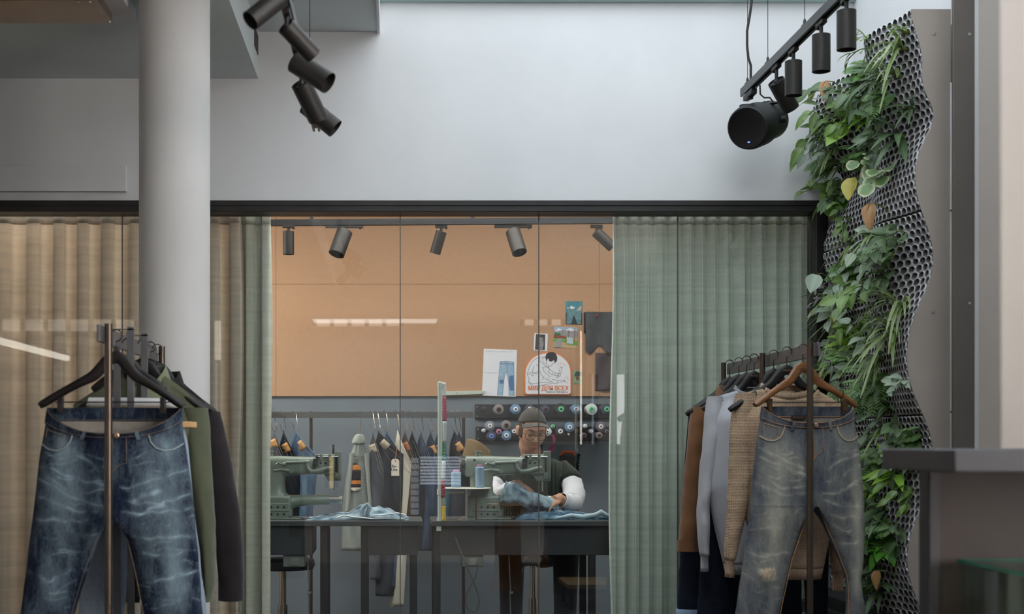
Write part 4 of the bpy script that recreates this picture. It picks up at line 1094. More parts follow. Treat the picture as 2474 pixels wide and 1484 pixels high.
# conduit in the gap and the dark panel next to it
mb = MB(); gx = XP(2297, YN - 0.01)
for a, b_ in ((ZP(1490, YN), ZP(996, YN)), (ZP(994, YN), ZP(511, YN)), (ZP(508, YN), ZP(200, YN))):
    mb.tube([(gx + .002, YN - 0.012, a), (gx + .002, YN - 0.012, b_ - 0.003)], 0.0065, 10)
solo('conduit', mb, mat('zinc_conduit', (206, 204, 206), .35, .6, .1, 6), 'thin metal conduit running up beside the living wall side plate', 'pipe')
mb = MB(); mb.box(XP(2303, 5.7), XP(2303, 5.7) + 0.4, 5.7, 5.72, 0, 4.1)
t = solo('cladding_panel', mb, m_plate2, 'dark grey sheet metal cladding panel right of the living wall', 'panel', bevel=0.002)
for px, py in ((2342, 83), (2342, 733)):
    mb = MB(); mb.lathe([(0.007, 0), (0.006, 0.003), (0.002, 0.0035)], P(px, py, 5.7), (0, -1, 0), 12); build('screw', mb, m_steel, t)
mb = MB(); mb.box(1.9, XR, YN - 0.25, WY, 0, 0.36); solo('planter_plinth', mb, mat('plinth_grey', (120, 122, 124), .6, 0, .06, 5), 'low grey plinth carrying the living wall', 'plinth', bevel=0.004)

# ---------------------------------------------------------------- leaves
def leafmat(name, a, b, var, edge=False):
    m = mat(name, tuple(min(255, q * 1.14) for q in a), 0.3, 0, var, 18.0, 0.15, 60, spec=0.5)
    nt = m.node_tree; n = nt.nodes; L = nt.links; bs = n['Principled BSDF']
    at = n.new('ShaderNodeAttribute'); at.attribute_name = 'fade'
    mx = n.new('ShaderNodeMix'); mx.data_type = 'RGBA'
    old = bs.inputs['Base Color'].links[0].from_socket
    L.new(at.outputs['Fac'], mx.inputs['Factor']); L.new(old, mx.inputs['A']); mx.inputs['B'].default_value = (*lin(b), 1)
    L.new(mx.outputs['Result'], bs.inputs['Base Color'])
    tr = n.new('ShaderNodeBsdfTranslucent'); L.new(mx.outputs['Result'], tr.inputs['Color'])
    ms = n.new('ShaderNodeMixShader'); ms.inputs[0].default_value = 0.25
    out = [x for x in n if x.type == 'OUTPUT_MATERIAL'][0]
    L.new(bs.outputs[0], ms.inputs[1]); L.new(tr.outputs[0], ms.inputs[2]); L.new(ms.outputs[0], out.inputs[0])
    return m
LM = {'pothos': leafmat('pothos_leaf', (84, 116, 58), (168, 190, 116), .3), 'dark': leafmat('dark_leaf', (74, 96, 64), (140, 160, 126), .3), 'grey': leafmat('grey_green_leaf', (130, 150, 128), (204, 214, 198), .2),
      'spider': leafmat('spider_leaf', (86, 116, 58), (196, 204, 150), .2), 'geranium': leafmat('geranium_leaf', (86, 124, 70), (226, 226, 188), .2), 'fern': leafmat('fern_leaf', (86, 122, 66), (140, 166, 100), .3),
      'bright': leafmat('bright_leaf', (104, 150, 44), (176, 196, 96), .25), 'purple': leafmat('purple_leaf', (88, 76, 92), (160, 158, 150), .25), 'dry': leafmat('dry_leaf', (150, 104, 58), (196, 166, 120), .3), 'yellow': leafmat('yellow_leaf', (176, 168, 56), (210, 180, 70), .25), 'rosette': leafmat('rosette_leaf', (72, 136, 44), (130, 180, 70), .25)}
m_stem = mat('plant_stem', (96, 112, 58), .6, 0, .2, 20)
def leaf(mb, base, tip_dir, L, W, normal, kind, curl=0.25, rnd=rr, nlen=7):
    """one blade as a small curved surface"""
    t_ = Vector(tip_dir).normalized(); n = Vector(normal); n = (n - t_ * n.dot(t_)).normalized(); s_ = t_.cross(n)
    R = []
    cols = (-1, -0.5, 0, 0.5, 1)
    o = len(mb.v)
    for i in range(nlen + 1):
        f_ = i / nlen
        if kind == 'heart': w = W * (math.sin(math.pi * min(1, f_ * 0.93 + 0.07)) ** 0.75) * (1.15 - 0.55 * f_)
        elif kind == 'strap': w = W * (math.sin(math.pi * (0.12 + 0.86 * f_)) ** 0.6)
        elif kind == 'round': w = W * math.sqrt(max(0, 1 - (2 * f_ - 1) ** 2)) + 0.001
        else: w = W * (math.sin(math.pi * (0.04 + 0.95 * f_)) ** 0.9)
        bend = curl * L * f_ * f_
        c = Vector(base) + t_ * L * f_ - n * bend * (1 if kind != 'strap' else 0) + Vector((0, 0, -bend * (1.6 if kind == 'strap' else 0.4)))
        for q in cols:
            cup = 0.22 * abs(q) * w
            rip = 0.05 * W * math.sin(f_ * 14 + q * 3) if kind in ('round',) else 0
            mb.v.append(c + s_ * (q * w) + n * (cup + rip))
            mb.fade[len(mb.v) - 1] = {'strap': 0.85 if abs(q) > .9 else (0.15 if q else .3), 'round': 0.9 if (abs(q) > .9 or f_ > .88 or f_ < .06) else 0.1, 'heart': 0.5 if q == 0 else 0.08 + 0.2 * abs(q)}.get(kind, 0.4 if q == 0 else 0.12)
    for i in range(nlen):
        for q in range(4):
            a = o + i * 5 + q; mb.f.append((a, a + 1, a + 6, a + 5)); mb.m.append(mb.mi)
def rdir(r, out=1.0, up=0.0, spread=1.0):
    return Vector((-out + r.uniform(-.5, .5) * spread, -0.35 + r.uniform(-.9, .9) * spread, up + r.uniform(-.7, .7) * spread)).normalized()
def plant(kind, label, cat, s, z, size, seed, count=None, group='plants growing in the living wall', n_dir=None):
    r = random.Random(seed); p = W3(s, z, 0.0); size *= .74
    t = thing(kind, label, cat, p, group)
    fol = MB(); st = MB()
    out = Vector((-1, -0.25, 0))
    if kind == 'spider_plant':
        m = LM['spider']
        for i in range(count or 20):
            d = rdir(r, 0.7, 0.5, 1.1); L = size * r.uniform(.6, 1.15)
            leaf(fol, p + out * 0.02, d, L, 0.005 + 0.0035 * r.random(), Vector((0, 0, 1)) - out * 0.3, 'strap', r.uniform(.25, .6), nlen=9)
        st.tube([p + Vector((0.02, 0, 0)), p + out * 0.025], 0.009, 8)
    elif kind in ('pothos', 'arrowhead_vine', 'philodendron', 'wandering_vine'):
        m = LM[{'pothos': 'pothos', 'arrowhead_vine': 'grey', 'philodendron': 'dark', 'wandering_vine': 'purple'}[kind]]
        nv = max(2, (count or 14) // 6)
        for v_ in range(nv):
            d = rdir(r, 0.6, r.uniform(-.2, .5), 1.0); q = p.copy(); pts = [q.copy()]
            seg = size / 5
            for i in range(6):
                d = (d + Vector((r.uniform(-.25, .25) - .05, r.uniform(-.3, .3), -0.22 + r.uniform(-.15, .2)))).normalized()
                q = q + d * seg * 0.8; q.x = min(q.x, wx(clamp((q.y - YN) / (YF - YN)), q.z) - 0.015)
                pts.append(q.copy())
                ld = (d * 0.3 + Vector((r.uniform(-1, .1), r.uniform(-1, .6), r.uniform(-.9, .4)))).normalized()
                L = (0.036 + 0.036 * r.random()) * (size / .18) ** .5 * (1.2 if kind != 'wandering_vine' else .8)
                b_ = q + ld * 0.025; st.tube([q, b_], 0.0014, 5)
                leaf(fol, b_, ld, L, L * (.36 if kind != 'wandering_vine' else .2), Vector((-.7, -.5, .6)) + Vector((r.uniform(-.5, .5), r.uniform(-.6, .6), r.uniform(-.4, .4))), 'heart', r.uniform(.05, .35))
            st.tube(pts, 0.0024, 6)
    elif kind == 'geranium':
        m = LM['geranium']
        for i in range(count or 8):
            d = rdir(r, 0.7, 0.0, 0.9); L = size * r.uniform(.35, .9); b_ = p + d * L
            st.tube([p, p + d * L * .5 + Vector((0, 0, .01)), b_], 0.0018, 5)
            leaf(fol, b_, (d + Vector((0, 0, -.8))).normalized(), 0.065 * r.uniform(.75, 1.15), 0.036 * r.uniform(.8, 1.1), Vector((-.6, -.7, .3)), 'round', .08, nlen=10)
    elif kind == 'fern':
        m = LM['fern']
        for i in range(count or 9):
            d = rdir(r, 0.7, 0.3, 0.9); q = p.copy(); pts = [q.copy()]; Ls = size * r.uniform(.6, 1.1)
            for k_ in range(12):
                d = (d + Vector((0, 0, -0.10))).normalized(); q = q + d * Ls / 12; pts.append(q.copy())
                sd = d.cross(Vector((-.5, -.5, .7))).normalized(); w = 0.042 * math.sin(math.pi * (0.15 + .8 * k_ / 12))
                for sg in (-1, 1): leaf(fol, q, (sd * sg + d * .5).normalized(), w, w * .2, Vector((-.5, -.5, .7)), 'lance', .2, nlen=3)
            st.tube(pts, 0.0013, 5)
    elif kind in ('bird_nest_fern', 'lettuce_fern', 'sword_plant'):
        m = LM[{'bird_nest_fern': 'bright', 'lettuce_fern': 'rosette', 'sword_plant': 'dark'}[kind]]
        for i in range(count or 9):
            d = rdir(r, 0.7, 0.25, 1.0); L = size * r.uniform(.6, 1.1)
            leaf(fol, p + out * .01, d, L, L * {'bird_nest_fern': .13, 'lettuce_fern': .24, 'sword_plant': .085}[kind], Vector((-.4, -.5, .7)), 'lance', r.uniform(.15, .5), nlen=8)
        st.tube([p + Vector((.02, 0, 0)), p + out * .03], 0.008, 8)
    elif kind in ('broad_leaf', 'withered_leaf', 'yellow_leaf'):
        m = LM[{'broad_leaf': 'bright', 'withered_leaf': 'dry', 'yellow_leaf': 'yellow'}[kind]]
        d = Vector(n_dir or (-.3, -.5, -.8)).normalized()
        b_ = p + out * 0.09 + Vector((0, 0, .03)); st.tube([p, p + out * .05 + Vector((0, 0, .03)), b_], 0.003, 6)
        leaf(fol, b_, d, size, size * .33, Vector((-.6, -.8, .15)), 'heart', .12 if kind != 'withered_leaf' else .4, nlen=12)
        if kind == 'withered_leaf':
            leaf(fol, b_, d + Vector((.3, .3, 0)), size * .7, size * .2, Vector((.3, -.8, .4)), 'lance', .5, nlen=8)
    build('foliage', fol, m, t, 180, fixn=False)
    if st.v: build('stems', st, m_stem, t, 60)
    return t
# ================================================================ plants of the living wall
def find_s(px, py):
    best = (1e9, 0.5)
    prev = None
    for i in range(101):
        s = i / 100; Y = YN + (YF - YN) * s; q = CX + wx(s, clamp(ZP(py, Y), zb_, zt_)) * F / Y
        if abs(q - px) < best[0]: best = (abs(q - px), s)
        if prev is not None and (q - px) * (prev - px) <= 0: return s
        prev = q
    return best[1]
PL = [
 ('spider_plant', 2196, 78, .13, 8, 'small spider plant at the very top corner of the living wall'),
 ('pothos', 2112, 112, .16, 8, 'small pothos sprig sticking up from the top edge of the living wall'),
 ('spider_plant', 2190, 118, .26, 18, 'spider plant just under the top corner of the living wall'),
 ('spider_plant', 2176, 186, .26, 16, 'striped spider plant under the uppermost spider plants'),
 ('philodendron', 2098, 196, .24, 14, 'dark leaved philodendron below the upper rim beside the spotlights'),
 ('sword_plant', 2138, 190, .22, 12, 'dark sword leaved plant in the middle of the top felt module'),
 ('philodendron', 2050, 226, .26, 18, 'large leaved philodendron on the upper bulge nearest the projector'),
 ('pothos', 2000, 262, .34, 18, 'pothos trailing out from the upper bulge beside the projector'),
 ('withered_leaf', 2040, 214, .12, 1, 'curled brown withered leaf on the upper bulge'),
 ('yellow_leaf', 2006, 236, .085, 1, 'small yellow holed leaf beside the withered brown leaf'),
 ('fern', 2150, 232, .22, 9, 'feathery fern in the hollow of the top felt module'),
 ('sword_plant', 2212, 262, .15, 10, 'small bladed plant on the bulge next to the side plate'),
 ('pothos', 2064, 290, .28, 18, 'glossy pothos cluster under the large leaved philodendron'),
 ('bird_nest_fern', 2110, 286, .22, 8, 'bright strap leaved plant below the upper pothos cluster'),
 ('broad_leaf', 2092, 318, .21, 1, 'broad lime leaf pointing down left from the top module'),
 ('sword_plant', 2186, 330, .28, 9, 'long stemmed plant reaching left from the side plate hollow'),
 ('spider_plant', 2034, 362, .24, 16, 'spider plant hanging left below the broad lime leaf'),
 ('fern', 1998, 388, .22, 9, 'pale fern fronds sticking out over the white wall'),
 ('philodendron', 2140, 350, .2, 12, 'dark philodendron right of the broad lime leaf'),
 ('geranium', 2118, 396, .17, 6, 'variegated geranium with cream edged leaves in the narrow waist'),
 ('geranium', 2150, 424, .17, 6, 'second cream edged geranium, lower right of the first'),
 ('pothos', 2020, 452, .26, 18, 'pothos hanging left above the big glossy leaf'),
 ('philodendron', 2060, 440, .22, 14, 'dark philodendron between the pothos and the geraniums'),
 ('yellow_leaf', 2100, 448, .17, 1, 'long yellow green leaf hanging beneath the geraniums'),
 ('broad_leaf', 2026, 474, .26, 1, 'big glossy green leaf hanging in front of the black frame corner'),
 ('withered_leaf', 2152, 512, .14, 1, 'orange brown withered leaf beneath the yellow green leaf'),
 ('pothos', 2060, 540, .18, 12, 'small pothos tuft at the upper felt joint'),
 ('philodendron', 2185, 556, .24, 18, 'dark bushy philodendron below the orange withered leaf'),
 ('spider_plant', 2072, 592, .22, 12, 'spider plant on the left bulge of the middle module'),
 ('arrowhead_vine', 2098, 626, .26, 18, 'grey green arrowhead vine high in the middle module'),
 ('fern', 2150, 610, .2, 8, 'dark fern in the middle module under the bushy philodendron'),
 ('wandering_vine', 2028, 676, .24, 16, 'purple grey wandering vine on the left edge of the middle module'),
 ('arrowhead_vine', 2066, 690, .28, 20, 'large arrowhead vine in the centre of the middle module'),
 ('broad_leaf', 1990, 662, .0, 1, None),
 ('pothos', 2118, 700, .26, 18, 'pale veined pothos right of the large arrowhead vine'),
 ('spider_plant', 2196, 746, .40, 16, 'tall arching spider plant against the side plate'),
 ('spider_plant', 2018, 720, .26, 16, 'spider plant hanging over the black jamb, upper of two'),
 ('spider_plant', 2014, 772, .28, 16, 'spider plant hanging over the black jamb, lower of two'),
 ('arrowhead_vine', 2124, 770, .22, 16, 'mint coloured vine under the pale veined pothos'),
 ('yellow_leaf', 2058, 770, .08, 1, 'short yellow leaf amid the middle module foliage'),
 ('bird_nest_fern', 2086, 826, .24, 8, 'bright strap leaves above the rack end of the living wall'),
 ('spider_plant', 2034, 858, .27, 20, 'dense spider plant above the end of the right clothes rack'),
 ('spider_plant', 2014, 900, .24, 20, 'spider plant touching the brown wooden hanger'),
 ('spider_plant', 2172, 806, .32, 20, 'spider plant fanning left below the arching one by the side plate'),
 ('spider_plant', 2140, 872, .28, 16, 'spider plant low in the middle module near the side plate'),
 ('wandering_vine', 2062, 912, .2, 10, 'purple leaved sprig right of the dense spider plant'),
 ('fern', 2138, 920, .27, 10, 'light green cut leaved fern low in the middle module'),
 ('fern', 2112, 952, .27, 9, 'cut leaved fern spreading left above the lower felt joint'),
 ('arrowhead_vine', 2200, 925, .14, 10, 'small vine in the hollow by the side plate'),
 ('sword_plant', 2160, 990, .26, 8, 'drooping bladed plant crossing the lower felt joint'),
 ('arrowhead_vine', 2110, 1022, .2, 12, 'small grey green vine just under the lower felt joint'),
 ('philodendron', 2186, 1046, .26, 18, 'dark leafy clump above the dark counter'),
 ('fern', 2210, 1060, .18, 8, 'spiky dark fern beside the leafy clump above the counter'),
 ('arrowhead_vine', 2100, 1080, .24, 14, 'grey green vine beside the whiskered jeans waistband'),
 ('sword_plant', 2112, 1124, .22, 8, 'upright bladed plant left of the counter edge'),
 ('pothos', 2128, 1150, .24, 16, 'pothos left of the counter below its top'),
 ('bird_nest_fern', 2180, 1148, .22, 8, 'yellow green leafy plant under the counter top overhang'),
 ('pothos', 2216, 1184, .16, 10, 'variegated pothos tucked against the counter post'),
 ('spider_plant', 2120, 1206, .26, 16, 'spider plant beside the hip of the whiskered jeans'),
 ('sword_plant', 2146, 1232, .26, 8, 'long leaved plant beneath the counter top overhang'),
 ('philodendron', 2110, 1270, .26, 20, 'dark foliage clump beside the thigh of the whiskered jeans'),
 ('fern', 2150, 1285, .24, 10, 'dark fern in the lower module'),
 ('lettuce_fern', 2150, 1318, .2, 12, 'bright green rosette plant in the lower module'),
 ('spider_plant', 2112, 1352, .22, 12, 'thin leaved plant beside the knee of the whiskered jeans'),
 ('philodendron', 2124, 1330, .22, 16, 'dark leaves left of the bright rosette'),
 ('withered_leaf', 2168, 1396, .09, 1, 'small dry brown leaf near the foot of the living wall'),
 ('sword_plant', 2142, 1418, .24, 8, 'hanging pointed leaves at the foot of the living wall'),

 ('fern', 2090, 160, .16, 8, 'little fern under the top edge, left of the upper spider plants'),
 ('pothos', 2075, 205, .2, 14, 'light green pothos right of the withered leaf on the upper bulge'),
 ('spider_plant', 2040, 296, .2, 14, 'thin spider plant amid the upper pothos leaves'),
 ('philodendron', 2150, 286, .2, 14, 'dark philodendron in the middle of the upper bulge'),
 ('arrowhead_vine', 2020, 330, .2, 14, 'grey vine on the underside of the upper bulge'),
 ('fern', 2090, 380, .2, 9, 'fern left of the first cream edged geranium'),
 ('spider_plant', 2050, 402, .22, 16, 'spider plant in the waist below the pale fern fronds'),
 ('lettuce_fern', 2044, 480, .15, 9, 'light leafy tuft beside the big glossy leaf'),
 ('arrowhead_vine', 2128, 556, .2, 14, 'grey vine between the felt joint and the bushy philodendron'),
 ('spider_plant', 2130, 580, .22, 14, 'spider plant crossing the top of the middle module'),
 ('fern', 2072, 650, .2, 10, 'pale fern above the large arrowhead vine'),
 ('philodendron', 2160, 660, .22, 16, 'broad dark leaves right of the middle module centre'),
 ('wandering_vine', 2160, 700, .2, 16, 'grey purple vine right of the pale veined pothos'),
 ('spider_plant', 2060, 742, .24, 18, 'spider plant below the large arrowhead vine'),
 ('pothos', 2090, 800, .2, 14, 'pothos between the mint coloured vine and the bright strap leaves'),
 ('arrowhead_vine', 2040, 812, .2, 14, 'grey green vine over the black jamb near the rack end'),
 ('fern', 2060, 880, .2, 10, 'dark fern behind the dense spider plant'),
 ('philodendron', 2100, 880, .2, 14, 'dark leaves in the hollow above the cut leaved fern'),
 ('fern', 2070, 960, .2, 10, 'fern behind the brown hanger tip'),
 ('spider_plant', 2150, 1040, .2, 14, 'small spider plant beneath the lower felt joint'),
 ('fern', 2140, 1096, .2, 10, 'dark fern just left of the counter corner'),
 ('arrowhead_vine', 2180, 1100, .18, 12, 'grey vine directly behind the counter top corner'),
 ('fern', 2110, 1180, .22, 10, 'fern beside the fly of the whiskered jeans'),
 ('philodendron', 2170, 1262, .22, 16, 'dark shiny leaves low beside the counter post'),
 ('fern', 2116, 1390, .2, 10, 'low fern left of the dry brown leaf'),
]
for i, (kind, px, py, size, cnt, lab) in enumerate(PL):
    if lab is None: continue
    s = find_s(px, py); z = clamp(ZP(py, YN + (YF - YN) * s), zb_ + .03, zt_ - .01)
    nd = None
    if kind == 'broad_leaf': nd = (-.75, -.3, -.6) if py < 400 else (.25, -.3, -.9)
    plant(kind, lab, 'plant', s, z, size, 100 + i * 7, int(cnt * 1.3) if cnt > 1 else 1, None, nd)
# pale arrowhead leaf on a long stalk
t = thing('pale_leaf_plant', 'single pale heart shaped leaf standing out before the green curtain', 'plant', P(1995, 690, 6.6))
mb = MB(); leaf(mb, P(1972, 664, 6.5), Vector((-.35, -.25, -.8)), .09, .042, Vector((-.35, -.9, .2)), 'heart', .1, nlen=12); build('foliage', mb, LM['grey'], t, 180, fixn=False)
mb = MB(); sN = find_s(2010, 690); mb.tube([W3(sN, ZP(690, YN + (YF - YN) * sN)), P(2000, 668, 6.55), P(1985, 660, 6.52), P(1972, 664, 6.5)], .0022, 6); build('stems', mb, m_stem, t)
# ================================================================ workshop behind the glass
# ---- track with five spotlights
tD = 8.3; tzz = ZP(537, tD)
track('lighting track across the workshop in front of the cork wall', (XP(300, tD), tD + 0.02, ZP(540, tD)), (XP(1560, tD), tD - 0.02, ZP(534, tD)), 0.036, 0.036, [((753 - 300) / 1260, 2.95), ((1142 - 300) / 1260, 2.95)])
for px, d, r, L, ad, lab, ln in ((697, (0, 0, -1), 0.033, 0.135, 0.07, 'leftmost spotlight on the workshop track, pointing straight down', 0.03), (832, (-0.30, -0.32, -0.9), 0.047, 0.155, 0.22, 'wide spotlight on the workshop track tilted left, beside the straight one', 0.03), (1066, (-0.28, 0.15, -0.95), 0.032, 0.135, 0.07, 'slim spotlight tilted left at the middle of the workshop track', 0.03),
                                 (1240, (0.22, -0.42, -0.88), 0.044, 0.15, 0.22, 'wide spotlight on the workshop track tilted right, above the pinned papers', 0.03), (1441, (0.74, 0.1, -0.66), 0.032, 0.135, 0.07, 'spotlight on the workshop track half hidden by the green curtain', 0.03)):
    spot(lab, (XP(px, tD), tD, ZP(545, tD)), d, r, L, 'spotlights in the workshop', stem=0.028, adapter=ad, along=(1, 0, 0))

# ---- things pinned on the cork wall
cD = BY - 0.0152
def card(name, label, cat, poly, m, y=cD, th=0.002):
    mb = MB(); mb.prism([(XP(x, cD), ZP(yy, cD)) for x, yy in poly], y - th, y)
    return build(name, mb, m) if label is None else solo(name, mb, m, label, cat)
def flat(parent, name, poly, m, lift, th=0.0006):
    mb = MB(); mb.prism([(XP(x, cD), ZP(yy, cD)) for x, yy in poly], cD - 0.0025 - lift - th, cD - 0.0025 - lift); return build(name, mb, m, parent)
def lines_(parent, name, paths, w, m, lift):
    mb = MB()
    for p in paths: mb.tube([Vector((XP(x, cD), cD - 0.003 - lift, ZP(yy, cD))) for x, yy in p], w, 5, flat=0.4)
    return build(name, mb, m, parent)
Q = lambda zx, zy: (1040 + zx / 5.3, 700 + zy / 5.3)      # from the enlarged crop to the frame
QL = lambda pts: [Q(a, b_) for a, b_ in pts]
m_paper = mat('white_paper', (226, 228, 236), .8, 0, .02, 4)
m_ink = mat('black_ink', (36, 38, 46), .7)
m_orange = mat('orange_print', (226, 130, 72), .6, 0, .04, 6)
ps = card('drawing_sheet', 'white sheet with a drawing of patched jeans pinned to the cork', 'paper', QL([(683, 758), (1108, 772), (1092, 1372), (660, 1358)]), m_paper)
m_lb = mat('watercolour_light_blue', (150, 180, 206), .7, 0, .2, 60); m_mb = mat('watercolour_mid_blue', (74, 116, 164), .7, 0, .12, 60)
flat(ps, 'jeans_drawing', QL([(890, 922), (980, 916), (1066, 926), (1072, 1360), (1004, 1358), (1000, 1180), (972, 1045), (945, 1120), (920, 1356), (855, 1352), (872, 1150)]), m_lb, 0)
flat(ps, 'patch_drawing', QL([(1008, 1105), (1062, 1098), (1068, 1290), (1020, 1295), (1002, 1200)]), m_mb, .0006); flat(ps, 'patch_drawing', QL([(888, 1150), (938, 1156), (930, 1208), (882, 1200)]), m_mb, .0006)
lines_(ps, 'drawing_outline', [QL([(890, 922), (872, 1150), (855, 1352), (920, 1356), (945, 1120), (972, 1045), (1000, 1180), (1004, 1358), (1072, 1360), (1066, 926), (980, 916), (890, 922)]), QL([(892, 945), (1066, 948)]), QL([(975, 940), (980, 1040)]), QL([(900, 950), (935, 965), (945, 950)]), QL([(1060, 955), (1020, 968), (1010, 950)])], 0.0009, m_ink, .0006)
lines_(ps, 'sheet_lines', [QL([(700, 792), (1050, 800)]), QL([(712, 780), (790, 783)]), QL([(910, 788), (970, 790)]), QL([(1005, 792), (1060, 794)]), QL([(712, 824), (780, 827)]), QL([(665, 1058), (860, 1062)]), QL([(725, 1068), (850, 1074)])], 0.0004, mat('grey_ink', (150, 152, 160), .8), 0)
# polaroid, photographs, landscape
po = card('instant_photo', 'small white framed instant photo pinned above the orange edged sign', 'photo', QL([(1332, 558), (1502, 568), (1494, 788), (1320, 778)]), m_paper)
flat(po, 'picture', QL([(1350, 570), (1470, 576), (1464, 774), (1338, 768)]), mat('dark_photo', (58, 54, 52), .4, 0, .5, 40), 0)
flat(po, 'lit_figure', QL([(1395, 610), (1440, 615), (1450, 700), (1430, 768), (1385, 765), (1380, 680)]), mat('photo_grey', (128, 130, 134), .4, 0, .4, 60), .0006)
p1 = card('photo_print', 'teal toned photo of jeans and hands, highest picture on the cork', 'photo', QL([(1732, 148), (1946, 150), (1942, 448), (1732, 444)]), mat('photo_teal', (58, 128, 142), .4, 0, .3, 30))
flat(p1, 'dark_ground', QL([(1732, 300), (1942, 300), (1942, 448), (1732, 444)]), mat('photo_dark', (26, 40, 48), .4, 0, .3, 30), 0)
flat(p1, 'printed_jeans', QL([(1750, 245), (1930, 245), (1928, 440), (1880, 438), (1838, 320), (1800, 440), (1742, 440)]), mat('photo_denim', (86, 126, 136), .4, 0, .4, 60), .0006)
flat(p1, 'white_hem', QL([(1780, 228), (1805, 205), (1818, 225), (1850, 220), (1838, 242), (1800, 246)]), m_paper, .0012)
flat(p1, 'printed_hand', QL([(1745, 225), (1775, 232), (1770, 252), (1750, 250)]), mat('photo_skin', (190, 160, 146), .5), .0012); flat(p1, 'printed_hand', QL([(1905, 218), (1935, 212), (1928, 262), (1870, 272)]), MATS['photo_skin'], .0012)
p2 = card('landscape_drawing', 'coloured drawing of mountains, trees and a road on cream paper', 'drawing', QL([(1582, 472), (1882, 486), (1868, 758), (1720, 744), (1574, 742)]), mat('cream_paper', (196, 166, 124), .8))
flat(p2, 'drawn_sky', QL([(1582, 474), (1880, 488), (1878, 560), (1580, 560)]), mat('drawn_sky_blue', (150, 178, 206), .8), 0)
flat(p2, 'drawn_mountains', QL([(1582, 540), (1640, 490), (1700, 520), (1790, 485), (1878, 540), (1874, 620), (1580, 620)]), mat('drawn_grey', (146, 148, 152), .8, 0, .2, 80), .0006)
flat(p2, 'drawn_snow', QL([(1590, 535), (1640, 492), (1690, 520), (1640, 528)]), m_paper, .0012); flat(p2, 'drawn_snow', QL([(1720, 520), (1790, 487), (1850, 525), (1790, 530)]), m_paper, .0012)
flat(p2, 'drawn_slope', QL([(1578, 580), (1740, 600), (1740, 625), (1578, 622)]), mat('drawn_rust', (140, 72, 50), .8), .0012)
flat(p2, 'drawn_meadow', QL([(1576, 622), (1740, 628), (1735, 668), (1576, 668)]), mat('drawn_green', (98, 170, 72), .8), .0012); flat(p2, 'drawn_meadow', QL([(1740, 640), (1875, 660), (1872, 715), (1740, 700)]), MATS['drawn_green'], .0012)
flat(p2, 'drawn_road', QL([(1628, 622), (1684, 624), (1675, 742), (1580, 740)]), MATS['drawn_grey'], .0018)
lines_(p2, 'road_line', [QL([(1655, 640), (1610, 735)])], .0008, mat('drawn_yellow', (226, 208, 70), .8), .0024)
lines_(p2, 'drawn_trees', [QL([(1770, 515), (1765, 620)]), QL([(1848, 490), (1842, 690)]), QL([(1695, 525), (1692, 620)]), QL([(1750, 545), (1790, 548)]), QL([(1830, 545), (1868, 540)]), QL([(1735, 600), (1732, 700)]), QL([(1830, 620), (1828, 712)])], .0013, MATS['drawn_rust'], .0018)
flat(p2, 'drawn_pines', QL([(1585, 580), (1600, 545), (1625, 560), (1660, 552), (1672, 588)]), mat('drawn_dark_green', (40, 110, 70), .8), .0018); flat(p2, 'drawn_board', QL([(1745, 612), (1830, 618), (1826, 694), (1742, 688)]), mat('drawn_board_grey', (178, 196, 204), .8, 0, .2, 80), .0018)
p3 = card('photo_print', 'tiny outdoor snapshot pinned right of the orange edged sign', 'photo', QL([(1826, 1036), (1936, 1036), (1932, 1210), (1824, 1206)]), mat('snapshot_green', (136, 156, 122), .5, 0, .4, 60))
flat(p3, 'printed_trees', QL([(1845, 1075), (1870, 1045), (1930, 1060), (1930, 1110), (1840, 1110)]), mat('snapshot_dark', (70, 84, 76), .5, 0, .4, 60), 0); flat(p3, 'printed_rider', QL([(1862, 1120), (1895, 1112), (1905, 1150), (1870, 1160)]), mat('snapshot_red', (120, 70, 56), .5), .0006)
# orange edged sign with the whittling figure
arch = [(1202, 1330), (1202, 1080), (1212, 1010), (1250, 930), (1310, 865), (1390, 825), (1480, 806), (1580, 806), (1660, 836), (1730, 890), (1775, 950), (1798, 1020), (1802, 1090), (1802, 1330), (1780, 1348), (1222, 1348)]
def cr(p, n=4):
    out = []
    for i in range(len(p) - 1):
        p0, p1, p2, p3 = p[max(0, i-1)], p[i], p[i+1], p[min(len(p)-1, i+2)]
        for q in range(n):
            f_ = q / n; out.append(tuple(0.5 * ((2*p1[k]) + (p2[k]-p0[k])*f_ + (2*p0[k]-5*p1[k]+4*p2[k]-p3[k])*f_*f_ + (3*p1[k]-p0[k]-3*p2[k]+p3[k])*f_**3) for k in (0, 1)))
    return out + [p[-1]]
arch = [arch[0]] + cr(arch[1:13]) + arch[13:]
sg = thing('sign', 'arched white sign with orange edge and a man whittling on the cork', 'sign', (XP(Q(1500, 0)[0], cD), cD, ZP(Q(0, 1348)[1], cD)))
mb = MB(); mb.prism([(XP(x, cD), ZP(y, cD)) for x, y in QL(arch)], cD - 0.012, cD); build('sign_board', mb, m_orange, sg, bevel=0.002)
mb = MB(); ctr = (1502, 1090)
mb.prism([(XP(x, cD), ZP(y, cD)) for x, y in QL([(ctr[0] + (x - ctr[0]) * .955, ctr[1] + (y - ctr[1]) * .955) for x, y in arch])], cD - 0.0132, cD - 0.012); build('white_field', mb, m_paper, sg)
def smooth2(p, n=5):
    if len(p) < 3: return p
    out = []
    for i in range(len(p) - 1):
        p0, p1, p2, p3 = p[max(0, i-1)], p[i], p[i+1], p[min(len(p)-1, i+2)]
        for q in range(n):
            f_ = q / n; out.append(tuple(0.5 * ((2*p1[k]) + (p2[k]-p0[k])*f_ + (2*p0[k]-5*p1[k]+4*p2[k]-p3[k])*f_*f_ + (3*p1[k]-p0[k]-3*p2[k]+p3[k])*f_**3) for k in (0, 1)))
    return out + [p[-1]]
